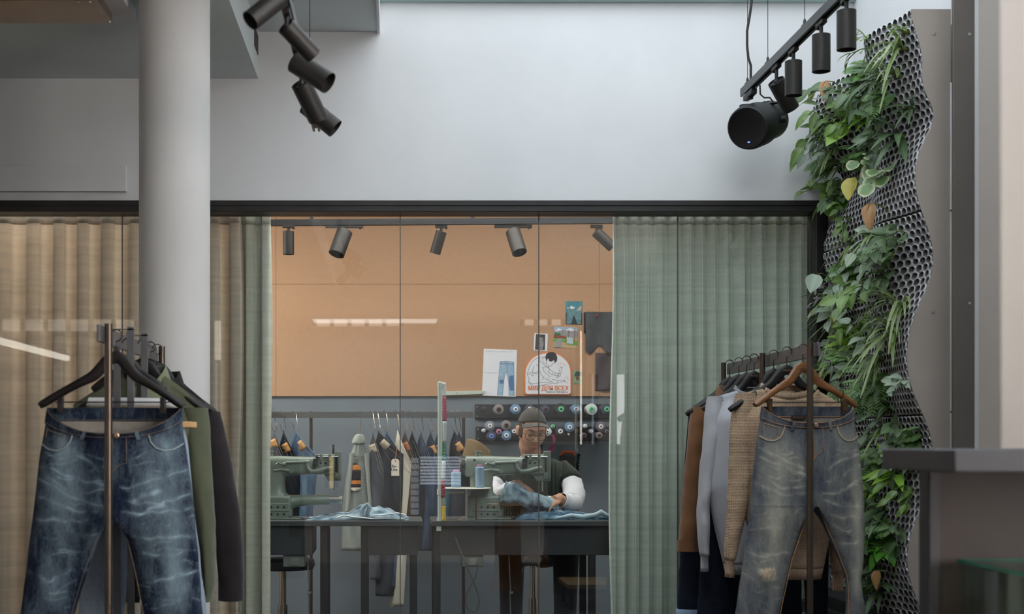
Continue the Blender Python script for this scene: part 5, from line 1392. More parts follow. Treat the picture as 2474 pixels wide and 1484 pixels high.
def sl_(name, paths, w, m, lift=0.0):
    mb = MB()
    for p in paths: mb.tube([Vector((XP(x, cD), cD - 0.0137 - lift, ZP(yy, cD))) for x, yy in QL(smooth2(p))], w, 5, flat=0.4)
    build(name, mb, m, sg)
sl_('figure_drawing', [[(1468, 870), (1390, 868), (1330, 900), (1280, 960), (1245, 1050), (1240, 1100), (1262, 1140), (1250, 1170)], [(1240, 1072), (1300, 1062), (1375, 1058)], [(1240, 1090), (1300, 1080), (1370, 1074)],
   [(1370, 1058), (1390, 1000), (1352, 962)], [(1392, 870), (1400, 920), (1450, 960), (1490, 1000), (1510, 990)], [(1395, 1040), (1430, 1110), (1500, 1160), (1560, 1180)], [(1430, 990), (1460, 1060), (1540, 1120)],
   [(1460, 860), (1430, 890), (1440, 930), (1480, 950)], [(1510, 985), (1530, 1030), (1600, 1070), (1640, 1075)], [(1500, 1060), (1550, 1085), (1600, 1100), (1640, 1100)], [(1440, 1010), (1470, 985), (1505, 1000), (1518, 1030), (1500, 1060)],
   [(1640, 1075), (1660, 1085), (1655, 1110), (1630, 1108), (1640, 1075)], [(1660, 990), (1640, 1070)], [(1688, 995), (1660, 1085)], [(1660, 990), (1672, 1000), (1688, 995)], [(1640, 1108), (1620, 1135), (1612, 1128), (1625, 1102)],
   [(1550, 1150), (1600, 1160), (1625, 1190), (1610, 1205), (1560, 1195)], [(1610, 1165), (1720, 1158)], [(1625, 1190), (1725, 1176)], [(1720, 1158), (1712, 1168), (1725, 1176)], [(1250, 1160), (1270, 1195), (1330, 1205), (1420, 1190), (1540, 1190)],
   [(1252, 1185), (1300, 1228), (1380, 1232), (1490, 1215), (1560, 1200)], [(1320, 1100), (1290, 1105)], [(1450, 1112), (1425, 1160)], [(1520, 1120), (1500, 1150)], [(1560, 1065), (1550, 1100)], [(1595, 1072), (1585, 1102)], [(1300, 1060), (1320, 980)],
   [(1478, 920), (1485, 970), (1520, 980), (1545, 975), (1560, 955), (1580, 935)], [(1540, 945), (1548, 950)], [(1495, 890), (1480, 900), (1485, 925)]], 0.0010, m_ink)
hp = [(1468, 878), (1475, 840), (1500, 812), (1545, 800), (1590, 812), (1615, 850), (1620, 890), (1612, 920), (1585, 938), (1580, 905), (1545, 922), (1518, 915), (1510, 890), (1495, 888), (1485, 915)]
mb = MB(); mb.prism([(XP(x, cD), ZP(y, cD)) for x, y in QL(cr(hp + hp[:1])[:-1])], cD - 0.0142, cD - 0.0132); build('drawn_hair', mb, m_ink, sg)
sl_('spark_marks', [[(1630, 940), (1642, 960)], [(1660, 935), (1665, 958)], [(1690, 938), (1685, 960)], [(1715, 950), (1702, 968)], [(1730, 968), (1712, 978)], [(1622, 970), (1636, 978)], [(1725, 1120), (1735, 1140)], [(1752, 1110), (1745, 1140)], [(1765, 1150), (1750, 1160)], [(1740, 1185), (1735, 1200)], [(1755, 1180), (1750, 1195)]], 0.0010, m_orange)
mb = MB(); c = Q(1505, 1266)
for ox in (-.0013, -.0005, .0005, .0013): put_text(mb, "МИР ДЛЯ ВСЕХ", 0.042, Matrix.Translation((XP(c[0], cD) + ox, cD - 0.0138 - (ox + .0013) * .5, ZP(c[1], cD))) @ FACE, 0.0, S(512 / 5.3, cD))
build('cyrillic_lettering', mb, m_orange, sg, smooth=0, fixn=False)
mb = MB(); c = Q(1618, 1311); put_text(mb, "Peace for all.  Nudie Jeans Co.", 0.016, Matrix.Translation((XP(c[0], cD), cD - 0.0135, ZP(c[1], cD))) @ FACE, 0.0003, S(272 / 5.3, cD)); build('small_lettering', mb, m_ink, sg, smooth=0, fixn=False)
# pinned grey pattern pieces at the right and the steel ruler
m_pat = mat('grey_pattern_cloth', (70, 74, 78), .9, 0, .2, 30)
pc_ = thing('pattern_piece', 'dark grey cloth offcut pinned under a red pin beside the curtain', 'cloth', (XP(1440, cD), cD, ZP(850, cD)))
mb = MB(); mb.surf(lambda u, v: (XP(1414 + 66 * u, cD), cD - 0.012 - 0.008 * math.sin(u * 7 + v * 2), ZP(754 + (92 + 10 * math.sin(u * 9)) * v, cD)), 20, 16); build('cloth', mb, m_pat, pc_, 180, solid=0.002)
mb = MB(); mb.sphere(P(1441, 762, cD - 0.024), 0.007); build('red_pin', mb, mat('red_pin', (190, 70, 56), .4), pc_)
mb = MB(); mb.surf(lambda u, v: (XP(1410 + 7 * u, cD), cD - 0.014, ZP(755 + (48 + 6 * u) * v, cD)), 3, 6); build('folded_edge', mb, m_blackden, pc_, 180, solid=0.003)
m_frayed = mat('plum_grey_cloth', (76, 66, 70), .9, 0, .2, 30)
fp = thing('cloth_offcut', 'long frayed plum grey cloth strip hanging beside the green curtain', 'cloth', (XP(1450, cD), cD, ZP(960, cD)))
mb = MB(); mb.surf(lambda u, v: (XP(1438 + 42 * u, cD), cD - 0.008 - 0.006 * math.sin(u * 5 + v * 5), ZP(853 + 92 * v, cD)), 14, 14); build('cloth', mb, m_frayed, fp, 180, solid=0.002)
mb = MB(); r_ = random.Random(4)
for i in range(12):
    x = XP(1440 + 3.2 * i, cD); mb.tube([Vector((x, cD - .012, ZP(944, cD))), Vector((x + r_.uniform(-.008, .008), cD - .016, ZP(952, cD))), Vector((x + r_.uniform(-.012, .012), cD - .012, ZP(958 + r_.uniform(0, 8), cD)))], .0006, 4)
build('frayed_threads', mb, m_hook if False else mat('grey_thread', (150, 140, 138), .9), fp)
mb = MB(); mb.prism([(XP(1070, cD), ZP(946, cD)), (XP(1171, cD), ZP(944, cD)), (XP(1167, cD), ZP(953, cD)), (XP(1070, cD), ZP(956, cD))], cD - 0.014, cD)
ru = solo('metal_ruler', mb, mat('pale_green_metal', (190, 202, 190), .4, .2, .05), 'pale green metal strip screwed along the bottom of the cork', 'ruler', bevel=0.002)
for px in (1103, 1165):
    mb = MB(); mb.lathe([(0.005, 0), (0.004, .003)], P(px, 950, cD - 0.014), (0, -1, 0), 12); build('screw', mb, m_steel, ru)

# ---- thread racks and cones
m_board2 = mat('black_rack_board', (34, 35, 40), .55, 0, .1, 8)
def trow(label, x0, x1, y0, y1):
    t = thing('thread_rack', label, 'thread rack', (XP((x0 + x1) / 2, BY), BY, ZP(y1, BY)))
    mb = MB(); mb.box(XP(x0, BY), XP(x1, BY), BY - 0.02, BY, ZP(y1, BY), ZP(y0, BY)); build('rack_board', mb, m_board2, t, bevel=0.004)
    for yy in (y0 + 6, y1 - 6):
        mb = MB(); mb.lathe([(0.005, 0), (0.004, .003)], P(x0 + 6, yy, BY - 0.02), (0, -1, 0), 10); build('screw', mb, m_steel, t)
trow('upper black rack board of thread cones on the slate grey wall', 1147, 1490, 977, 1012); trow('lower black rack board of thread cones on the slate grey wall', 1149, 1490, 1031, 1066)
coneD = 8.98
tints = {'black': (58, 56, 64), 'grey': (128, 134, 142), 'taupe': (136, 132, 130), 'navy': (70, 76, 92), 'blue': (104, 140, 172), 'white': (214, 220, 220), 'pink': (214, 140, 170), 'mint': (128, 176, 150), 'mauve': (110, 104, 116), 'ochre': (150, 120, 60)}
def cone(px, py, r, colr, core, label):
    m = mat('thread_' + colr, tints[colr], .85, 0, .12, 20, .4, 400)
    c = P(px, py, coneD - 0.02); R = S(r, coneD)
    t = thing('thread_cone', label, 'thread cone', c + Vector((0, 0, -R)), 'thread cones on the rack boards')
    L = 0.13 if r > 8 else 0.08
    mb = MB(); mb.lathe([(R * .45, 0.0), (R * .90, -0.002), (R * .98, -0.007), (R, -0.014), (R * .86, -L), (R * .5, -L)], c, (0, -1, 0.0), 28, cap0=False); build('wound_thread', mb, m, t, 50)
    rc = R * .45 if r > 8 else R * .5
    cm = mat('core_' + core, {'white': (226, 226, 230), 'rose': (120, 84, 96), 'green': (96, 190, 140), 'blueprint': (110, 140, 220), 'lime': (190, 200, 96)}[core], .5)
    mb = MB(); mb.lathe([(R * .48, -0.002), (rc, 0.012), (rc * .86, 0.013), (rc * .40, 0.012), (rc * .36, -0.03), (0.0005, -0.03)], c, (0, -1, 0), 24, cap0=False); build('paper_core', mb, cm, t, 40)
    mb = MB(); mb.lathe([(rc * (.34 if core != 'rose' else .8), 0.0135), (0.0005, 0.0135)], c, (0, -1, 0), 20, cap0=False); build('core_hole', mb, m_canin, t)
    mb = MB(); mb.tube([c + Vector((0, 0.02, 0)), c + Vector((0, BY - 0.02 - c.y, 0.0))], 0.005, 8); build('peg', mb, m_steel, t)
    return t
Z6 = lambda a, b_: (1140 + a / 7.276, 940 + b_ / 7.276)
for a, b_, r, col_, core, lab in (
    (216, 352, 16, 'black', 'rose', 'black cone with rose core ring, first on the upper rack board'), (474, 360, 27, 'taupe', 'rose', 'taupe cone with rose core ring, second on the upper rack board'), (772, 358, 27, 'blue', 'white', 'blue cone with white core left of the cap on the upper rack board'),
    (1020, 350, 24, 'navy', 'white', 'navy cone mostly hidden behind the top of the cap'), (1295, 362, 24, 'navy', 'rose', 'navy cone with rose core just right of the cap on the upper rack'), (1568, 356, 32, 'black', 'green', 'large black cone with green core on the upper rack board'),
    (1838, 354, 27, 'blue', 'white', 'blue cone behind the two thin thread stand wires on the upper rack'), (2110, 358, 30, 'white', 'green', 'large white cone with green core on the upper rack board'), (2372, 356, 30, 'navy', 'green', 'cone with green core cut by the green curtain on the upper rack'),
    (318, 650, 26, 'grey', 'white', 'grey cone with white core, top left of the lower rack'), (606, 640, 26, 'taupe', 'rose', 'taupe cone with rose core above the blue one on the lower rack'), (210, 730, 10, 'white', 'white', 'small white spool at the left end of the lower rack'),
    (344, 828, 26, 'navy', 'blueprint', 'navy cone with blue printed core on the lower rack'), (476, 750, 14, 'pink', 'rose', 'small pink spool between the cones of the lower rack'), (608, 818, 27, 'blue', 'white', 'blue cone with white core left of the ear on the lower rack'),
    (742, 745, 24, 'navy', 'white', 'navy cone half hidden behind the left ear of the person'), (1330, 750, 23, 'white', 'white', 'white cone half hidden behind the right temple of the person'), (1428, 660, 11, 'mint', 'green', 'small mint green spool right of the face'), (1556, 745, 26, 'black', 'white', 'black cone with white core right of the white one'),
    (1720, 672, 26, 'blue', 'white', 'blue cone with white core high on the right of the lower rack'), (1700, 800, 9, 'black', 'white', 'small black spool under the blue cone with dangling threads'), (1840, 738, 9, 'ochre', 'rose', 'small ochre spool behind the thin stand wires'), (1998, 652, 11, 'white', 'white', 'small white spool in the window glare'),
    (1970, 815, 14, 'mauve', 'rose', 'mauve spool low in the window glare'), (2100, 745, 13, 'grey', 'white', 'small grey spool right of the window glare'), (2268, 662, 26, 'mauve', 'white', 'mauve cone with white core near the green curtain'), (2240, 815, 18, 'taupe', 'rose', 'taupe spool with rose core below the mauve cone'), (2372, 748, 12, 'mauve', 'rose', 'small mauve spool cut by the green curtain')):
    q = Z6(a, b_); cone(q[0], q[1], r * 0.5 if False else r * 0.47, col_, core, lab)

# ---- back clothes rail
rD = 8.86
rl = thing('wall_clothes_rail', 'dark flat clothes rail along the slate grey wall', 'clothes rail', (XP(900, rD), rD, 0))
mb = MB(); mb.box(XP(420, rD), XP(1143, rD), rD - 0.006, rD + 0.006, ZP(1010, rD), ZP(995, rD)); build('hanging_rail', mb, mat('grey_rail', (86, 88, 88), .5, .3, .1), rl, bevel=0.001)
for px in (751, 1120, 440):
    mb = MB(); mb.lathe([(0.0105, 0), (0.0105, ZP(994, rD))], (XP(px, rD), rD + 0.018, 0), n=14); build('post', mb, m_post, rl)
mb = MB(); mb.box(XP(440, rD) - .02, XP(1120, rD) + .02, rD + 0.0, rD + 0.04, 0, 0.03); build('base_bar', mb, m_rack, rl)
m_chrome = mat('chrome_hook', (190, 176, 160), .2, 1.0, .05)
m_patch1 = mat('leather_patch', (190, 144, 88), .6, 0, .12, 30)
def folded_jeans(pxh, dxn, label, m, patch, W, lean, bot, seed, fade=0.15, wtop=1046, hem=1470, dy=0.0, stitch=True):
    """jeans hung by one corner of the waistband on a hook"""
    hk = P(pxh, 993, rD)
    n_ = P(pxh + 14, 1038, rD + dy)
    hg = thing('hook_hanger', 'chrome hook carrying the ' + ' '.join(label.split()[:9]), 'hanger', n_, 'chrome hooks on the back rail')
    mb = MB(); pts = [Vector((hk.x - 0.006, hk.y, hk.z - 0.025)), Vector((hk.x - 0.004, hk.y, hk.z - 0.006)), hk + Vector((0.008, 0, 0.003)), hk + Vector((0.02, 0, -0.008)), Vector((n_.x - 0.004, n_.y, n_.z + 0.03)), n_]
    mb.tube(pts, 0.0026, 6); build('hook', mb, m_chrome, hg)
    mb = MB(); mb.tube([n_ + Vector((-0.035, 0.0, 0.032)), n_ + Vector((-0.02, 0, -0.01)), n_ + Vector((0, 0, -.012)), n_], 0.0022, 6); build('clip_arm', mb, m_chrome, hg)
    t = thing('jeans', label, 'jeans', P(pxh + 14, 1046, rD + dy - 0.03), 'jeans on the back rail')
    r = random.Random(seed); ph = r.uniform(0, 6)
    a0 = pxh + 8; a1 = pxh + 8 + W
    D = rD + dy - 0.02
    zt0 = lambda u: 1040 + (54 + lean) * u ** 0.9
    NV, NU = 40, 26
    mb = MB(); R = []
    for j in range(NV + 1):
        v = j / NV; ring = []
        for i in range(NU):
            a = 2 * math.pi * i / NU; u = 0.5 - 0.5 * math.cos(a)
            py = zt0(u) + (hem - zt0(u)) * v
            spread = 1 - 0.25 * sstep(v, .25, .9)
            px = a0 - 4 * v + (a1 - a0) * (0.5 + (u - 0.5) * spread) + bot * v - 8 * sstep(v, 0, .12)*(u<.5)
            y = D - 0.035 * math.sin(a) * (0.6 + .4 * v) + 0.012 * math.sin(u * 8 + v * 4 + ph) * v
            ring.append(Vector((XP(px, D), y, ZP(py, D))))
        R.append(ring)
    mb.rings(R, True, False, False)
    rr2 = random.Random(seed + 1)
    for i, v in enumerate(mb.v): mb.fade[i] = clamp(fade + 0.5 * noise.noise(Vector((v.x * 26, v.z * 3, seed))) + 0.25 * noise.noise(Vector((v.x * 60, v.z * 14, seed))))
    build('denim_body', mb, [m, m_indenim], t, 60, solid=0.003, local=False)
    f = lambda u, d, o=0.006: Vector((XP(a0 + (a1 - a0) * (0.5 + (u - .5)) - 4 * 0, D), D - 0.035 * math.sin(math.acos(clamp(1 - 2 * u, -1, 1))) * .62 - o, ZP(zt0(u) + d, D)))
    def f2(px, py, o=0.006):
        u = clamp((px - a0) / (a1 - a0), 0.02, .98)
        return Vector((XP(px, D), D - 0.035 * math.sin(math.acos(clamp(1 - 2 * u, -1, 1))) * .62 - o, ZP(py, D)))
    # waistband seam and leather patch run parallel to the waist edge
    ex = min(W, 46); dx_, dy_ = ex / 2, (zt0(ex / W) - zt0(0.02)) / 2; ln = math.hypot(dx_, dy_); tx, ty = dx_ / ln, dy_ / ln; nx, ny = -ty, tx
    cxp, cyp = a0 + W * .40, zt0(.40)
    if patch:
        mb = MB(); R = []
        for d in (3, 21):
            R.append([f2(cxp + tx * q + nx * d, cyp + ty * q + ny * d) for q in (-11, -5, 0, 5, 11)])
        mb.rings(R, False); pt = build('leather_patch', mb, patch, t, solid=0.002)
        mb = MB(); mb.tube([f2(cxp + tx * a_ + nx * d, cyp + ty * a_ + ny * d, .0085) for a_, d in ((-5, 6), (-4, 16), (0, 9), (2, 17), (5, 8))], .0008, 4); build('stitched_zigzag', mb, mat('rust_stitch', (150, 84, 52), .8), pt)
    mb = MB(); mb.tube([f(u / 14, 1.5, .004) for u in range(0, 15)], .0022, 5)
    for i in range(len(mb.v)): mb.fade[i] = clamp(fade + .45)
    build('waist_edge', mb, m, t, 60)
    if stitch:
        mb = MB(); mb.tube([f(u / 12, 15, .004) for u in range(1, 12)], .0009, 4); mb.tube([f(u / 12, 44 - 20 * abs(u / 6 - 1), .004) for u in range(1, 12)], .0008, 4); build('yoke_stitching', mb, mat('pale_grey_stitch', (150, 142, 130), .8), t)
    return t
m_dj1 = denim('shop_denim_black', (22, 24, 30), (78, 82, 92), mott=.3); m_dj2 = denim('shop_denim_navy', (28, 36, 54), (96, 114, 140), mott=.3); m_dj3 = denim('shop_denim_blue', (46, 70, 96), (130, 158, 180), mott=.3)
m_dj4 = denim('shop_denim_grey', (60, 62, 68), (122, 126, 134), mott=.3); m_dj5 = denim('cream_denim', (190, 182, 160), (226, 220, 204), mott=.3); m_dj6 = denim('shop_denim_brown', (58, 46, 40), (110, 92, 80), mott=.3); m_dj7 = denim('shop_denim_teal', (30, 58, 76), (84, 122, 140), mott=.3)
m_patchp = mat('pale_patch', (168, 158, 136), .6, 0, .1, 30); m_patchr = mat('rust_patch', (170, 96, 60), .6, 0, .1, 30)
for px, lab, m, pt, W, lean, bot, sd, fd_, hem in (
    (654, 'jeans with orange leather patch half hidden by the grey green curtain edge', m_dj4, m_patch1, 26, 10, -6, 31, .2, 1330), (676, 'black jeans with tan patch above the left sewing machine', m_dj1, m_patch1, 44, 30, 10, 32, .1, 1330), (707, 'grey blue jeans with tag above the left sewing machine arm', m_dj3, m_patch1, 54, 12, -14, 33, .25, 1330),
    (893, 'grey jeans with pale patch right of the bee jacket', m_dj4, m_patchp, 28, 40, 2, 34, .15, 1400), (905, 'dark grey jeans with pale patch on the back rail', m_dj1, m_patchp, 62, 4, -2, 35, .25, 1440), (925, 'navy jeans with rolled waist carrying the white paper tag', m_dj2, None, 42, 10, -4, 36, .25, 1420),
    (952, 'cream white jeans on the back rail', m_dj5, None, 36, 30, -12, 37, .6, 1465), (970, 'brown grey jeans with rust patch on the back rail', m_dj6, m_patchr, 32, 28, -4, 38, .2, 1330), (987, 'charcoal jeans on the back rail beside the rust patched pair', m_dj1, None, 36, 34, 0, 39, .3, 1330), (1009, 'blue grey jeans with a white label fold on the back rail', m_dj2, None, 36, 44, -4, 40, .3, 1330),
    (1032, 'dark blue jeans with orange patch left of the white post', m_dj2, m_patch1, 40, 46, -10, 41, .15, 1330), (1050, 'jeans partly hidden behind the white post and tape measure', m_dj7, m_patch1, 36, 40, -8, 42, .15, 1330), (1089, 'dark jeans with big orange patch right of the tape measure', m_dj1, m_patch1, 54, 22, -14, 43, .2, 1330), (1100, 'last jeans on the back rail beside the thread racks', m_dj2, None, 46, 40, -8, 44, .2, 1330)):
    folded_jeans(px, 0, lab, m, pt, W, lean, bot, sd, fd_, hem=hem, dy=-.09 + 0.011 * (sd - 31))
mb = MB(); mb.surf(lambda u, v: (XP(1128 + 56 * u - 20 * v * (1 - u), rD), rD - .03 - .03 * math.sin(math.pi * u) * (1 - .3 * v), ZP(1060 + 6 * u * u * 5 + 70 * v, rD)), 16, 14)
solo('brown_apron', mb, cloth('olive_brown_canvas', (128, 108, 78), 200, .4, .15), 'olive brown canvas apron hanging behind the knob of the right sewing machine', 'apron', solid=.004, smooth=180)
# denim jacket with the bee
jD = rD - 0.05
m_jk = denim('pale_grey_denim', (104, 112, 112), (176, 182, 172), mott=.4)
hg = thing('hook_hanger', 'chrome hook carrying the denim jacket with the bee', 'hanger', P(869, 1045, rD), 'chrome hooks on the back rail')
mb = MB(); mb.tube([P(866, 1000, rD), P(867, 995, rD), P(871, 993, rD), P(873, 998, rD), P(871, 1035, rD), P(869, 1042, rD)], .0026, 6); mb.tube([P(869, 1036, rD), P(864, 1048, rD)], .002, 5); mb.tube([P(869, 1036, rD), P(873, 1048, rD)], .002, 5); build('hook', mb, m_chrome, hg)
bj = thing('denim_jacket', 'pale grey denim jacket with a knitted bee on its back', 'jacket', P(868, 1050, jD), None)
prof = [(1050, 859, 878), (1066, 852, 884), (1074, 856, 880), (1090, 850, 884), (1108, 844, 887), (1140, 838, 890), (1180, 832, 894), (1225, 826, 899), (1330, 824, 900)]
mb = MB(); R = []
for j in range(40):
    py = 1050 + 280 * (j / 39) ** 1.2; l, r = itp(py, prof, 1), itp(py, prof, 2)
    R.append([Vector((XP((l + r) / 2 + (r - l) / 2 * math.cos(2 * math.pi * i / 32), jD), jD - 0.045 * math.sin(2 * math.pi * i / 32) + .004 * math.sin(i * 1.9 + j * .3), ZP(py, jD))) for i in range(32)])
mb.rings(R, True, True, False)
for i, v in enumerate(mb.v): mb.fade[i] = clamp(.35 + .3 * noise.noise(Vector((v.x * 18, v.z * 9, 3))))
build('jacket_body', mb, [m_jk, m_indenim], bj, 60, solid=.003)
mb = MB(); R = []
for py, l, r in ((1049, 862, 876), (1054, 856, 881), (1064, 851, 884), (1071, 850, 884), (1072, 854, 881)):
    R.append([Vector((XP((l + r) / 2 + (r - l) / 2 * math.cos(2 * math.pi * i / 24), jD), jD - .054 * math.sin(2 * math.pi * i / 24), ZP(py, jD))) for i in range(24)])
mb.rings(R, True, False, False)
for i in range(len(mb.v)): mb.fade[i] = .7
build('collar', mb, m_jk, bj, 60, solid=.003)
for side in (-1, 1):
    mb = MB(); R = []
    for j in range(24):
        v = j / 23; py = 1095 + 140 * v; cxp = 868 + side * (17 + 11 * v); w = 6 - v
        R.append([Vector((XP(cxp + w * math.cos(2 * math.pi * i / 14), jD), jD - .04 - .025 * math.sin(2 * math.pi * i / 14) + .01, ZP(py, jD))) for i in range(14)])
    mb.rings(R)
    for i in range(len(mb.v)): mb.fade[i] = .45
    build('sleeve', mb, m_jk, bj, 60)
def bjf(px, py, lift=0.004):
    l, r = itp(py, prof, 1), itp(py, prof, 2); c_ = clamp((px - (l + r) / 2) / ((r - l) / 2), -.95, .95)
    return Vector((XP(px, jD), jD - 0.045 * math.sqrt(1 - c_ * c_) - lift, ZP(py, jD)))
mb = MB(); mb.tube([bjf(854 + 30 * i / 10, 1102 + 2 * math.sin(i * .3), .003) for i in range(11)], .0012, 4); mb.tube([bjf(x, y, .003) for x, y in ((851, 1108), (858, 1112), (866, 1109), (872, 1113), (880, 1109), (886, 1112))], .0012, 4); build('yoke_seam', mb, mat('dark_seam', (74, 74, 72), .9), bj)
m_beeo = cloth('bee_orange_wool', (206, 126, 56), 200, .6, .2); m_beeb = cloth('bee_black_wool', (36, 34, 38), 200, .6, .2)
m_beew = cloth('bee_white_wool', (200, 192, 176), 200, .6, .2)
def beeband(y0, y1, m, rnd0=False, rnd1=False):
    mb = MB()
    def fn(u, v):
        py = y0 + (y1 - y0) * v; w = 14.0
        if rnd0: w *= math.sqrt(max(.05, 1 - (1 - v) ** 2))
        if rnd1: w *= math.sqrt(max(.05, 1 - v ** 2))
        return bjf(858.5 + w * (2 * u - 1), py, .012 - .006 * abs(2 * u - 1))
    mb.surf(fn, 10, 6); return build('bee_band', mb, m, bj, 180, solid=.003)
beeband(1123, 1136, m_beeo, rnd0=True); beeband(1136, 1161, m_beeb); beeband(1161, 1170, m_beeo); beeband(1170, 1178, m_beeb); beeband(1178, 1187, m_beew, rnd1=True)
mb = MB(); mb.tube([bjf(855, 1122), bjf(851, 1116), bjf(847, 1111)], .0016, 5); mb.tube([bjf(861, 1122), bjf(863, 1116), bjf(867, 1113)], .0016, 5); mb.sphere(bjf(858, 1121, .006), (.014, .006, .009)); build('bee_head', mb, m_beeb, bj)
mb = MB()
for k_ in range(5): mb.tube([bjf(868, 1146 + k_), bjf(878, 1140 + 7 * k_), bjf(887, 1144 + 7 * k_)], .0009, 4)
build('bee_wing', mb, mat('wing_thread', (190, 196, 196), .8), bj)
# paper tags
def tag_(px, py, w, h, label, body=None, str_=None, rot=0, D=rD - 0.1):
    t = thing('paper_tag', label, 'tag', P(px, py + h, D), None)
    mb = MB(); c = P(px, py, D); W_, H_ = S(w, D) / 2, S(h, D)
    mb.prism([(c.x - W_ * .6, c.z), (c.x + W_ * .6, c.z), (c.x + W_, c.z - W_ * .5), (c.x + W_, c.z - H_), (c.x - W_, c.z - H_), (c.x - W_, c.z - W_ * .5)], D - .001, D); build('card', mb, mat('ivory_card', (214, 206, 192), .8, 0, .03), t)
    mb = MB(); mb.lathe([(.006, 0), (.003, .001), (.003, -.001)], (c.x, D - .0012, c.z - .014), (0, -1, 0), 14); build('eyelet', mb, m_orange, t)
    if str_:
        mb = MB(); mb.tube([Vector((c.x, D, c.z - .012)), P(px + str_[0] * .4, py - str_[1] * .5, D), P(px + str_[0], py - str_[1], D)], .0016, 5); build('string', mb, m_orange, t)
    if body:
        mb = MB()
        for i, l in enumerate(body): put_text(mb, l, .024, Matrix.Translation((c.x - .006, D - .0014, c.z - H_ * .44 - .021 * i)) @ FACE, .0004)
        build('printed_letters', mb, m_ink, t, smooth=0, fixn=False)
    return t
tag_(955, 1109, 19, 41, 'ivory paper tag with printed letters hanging on the navy jeans', ('Re-', 'Use'), (6, 34))
tag_(740, 1146, 10, 28, 'small cream tag hanging left of the rail post', None, None)
tag_(672, 1091, 22, 13, 'short white tag on the half hidden jeans beside the curtain edge', None, (-2, 10))
# ================================================================ sewing tables and machines
m_ttop = mat('charcoal_table_top', (62, 66, 68), .5, 0, .08, 6); m_apron = mat('charcoal_apron', (44, 46, 50), .55, 0, .1, 6)
TZ = ZP(1259, 7.55)
def table(label, x0, x1, ax0, ax1, legs):
    t = thing('sewing_table', label, 'table', (XP((x0 + x1) / 2, 7.6), 7.8, 0))
    mb = MB(); mb.box(XP(x0, 7.55), XP(x1, 7.55), 7.55, 8.02, TZ - .028, TZ); build('table_top', mb, m_ttop, t, bevel=0.003)
    for a, b_ in ((ax0, ax1),) if not isinstance(ax0, list) else ax0:
        mb = MB(); mb.box(XP(a, 7.58), XP(b_, 7.58), 7.58, 7.98, ZP(1342, 7.58), TZ - .028); build('drawer_box', mb, m_apron, t, bevel=0.003)
    for px in legs:
        for y in (7.6, 7.97):
            mb = MB(); mb.box(XP(px, 7.6) - .018, XP(px, 7.6) + .018, y - .018, y + .018, 0, TZ - .028); build('leg', mb, m_black, t, bevel=.002)
    mb = MB(); mb.box(XP(legs[0], 7.6), XP(legs[-1], 7.6), 7.76, 7.80, .10, .13); 
    for px in (legs[0], legs[-1]): mb.box(XP(px, 7.6) - .015, XP(px, 7.6) + .015, 7.6, 7.97, .10, .13)
    build('stretcher', mb, m_black, t)
    return t
table('left charcoal sewing table with pale folded jeans on it', 560, 1022, [(600, 755), (888, 1010)], None, [575, 782, 880, 1000])
t2 = table('right charcoal sewing table where the person in the cap works', 1044, 1560, 1062, 1540, [1056, 1430, 1540])
mb = MB(); mb.box(XP(1054, 7.56), XP(1066, 7.56), 7.555, 7.6, TZ - .055, TZ - .028); build('post_clamp', mb, mat('pale_green_post', (196, 206, 196), .4, .1, .04), t2, bevel=.002)
m_mach = mat('grey_green_enamel', (122, 134, 124), .35, 0, .06, 8, coat=.2); m_machd = mat('machine_dark_steel', (52, 54, 54), .35, .6, .1, 20); m_machs = mat('machine_steel', (168, 172, 170), .25, .9, .1, 20)
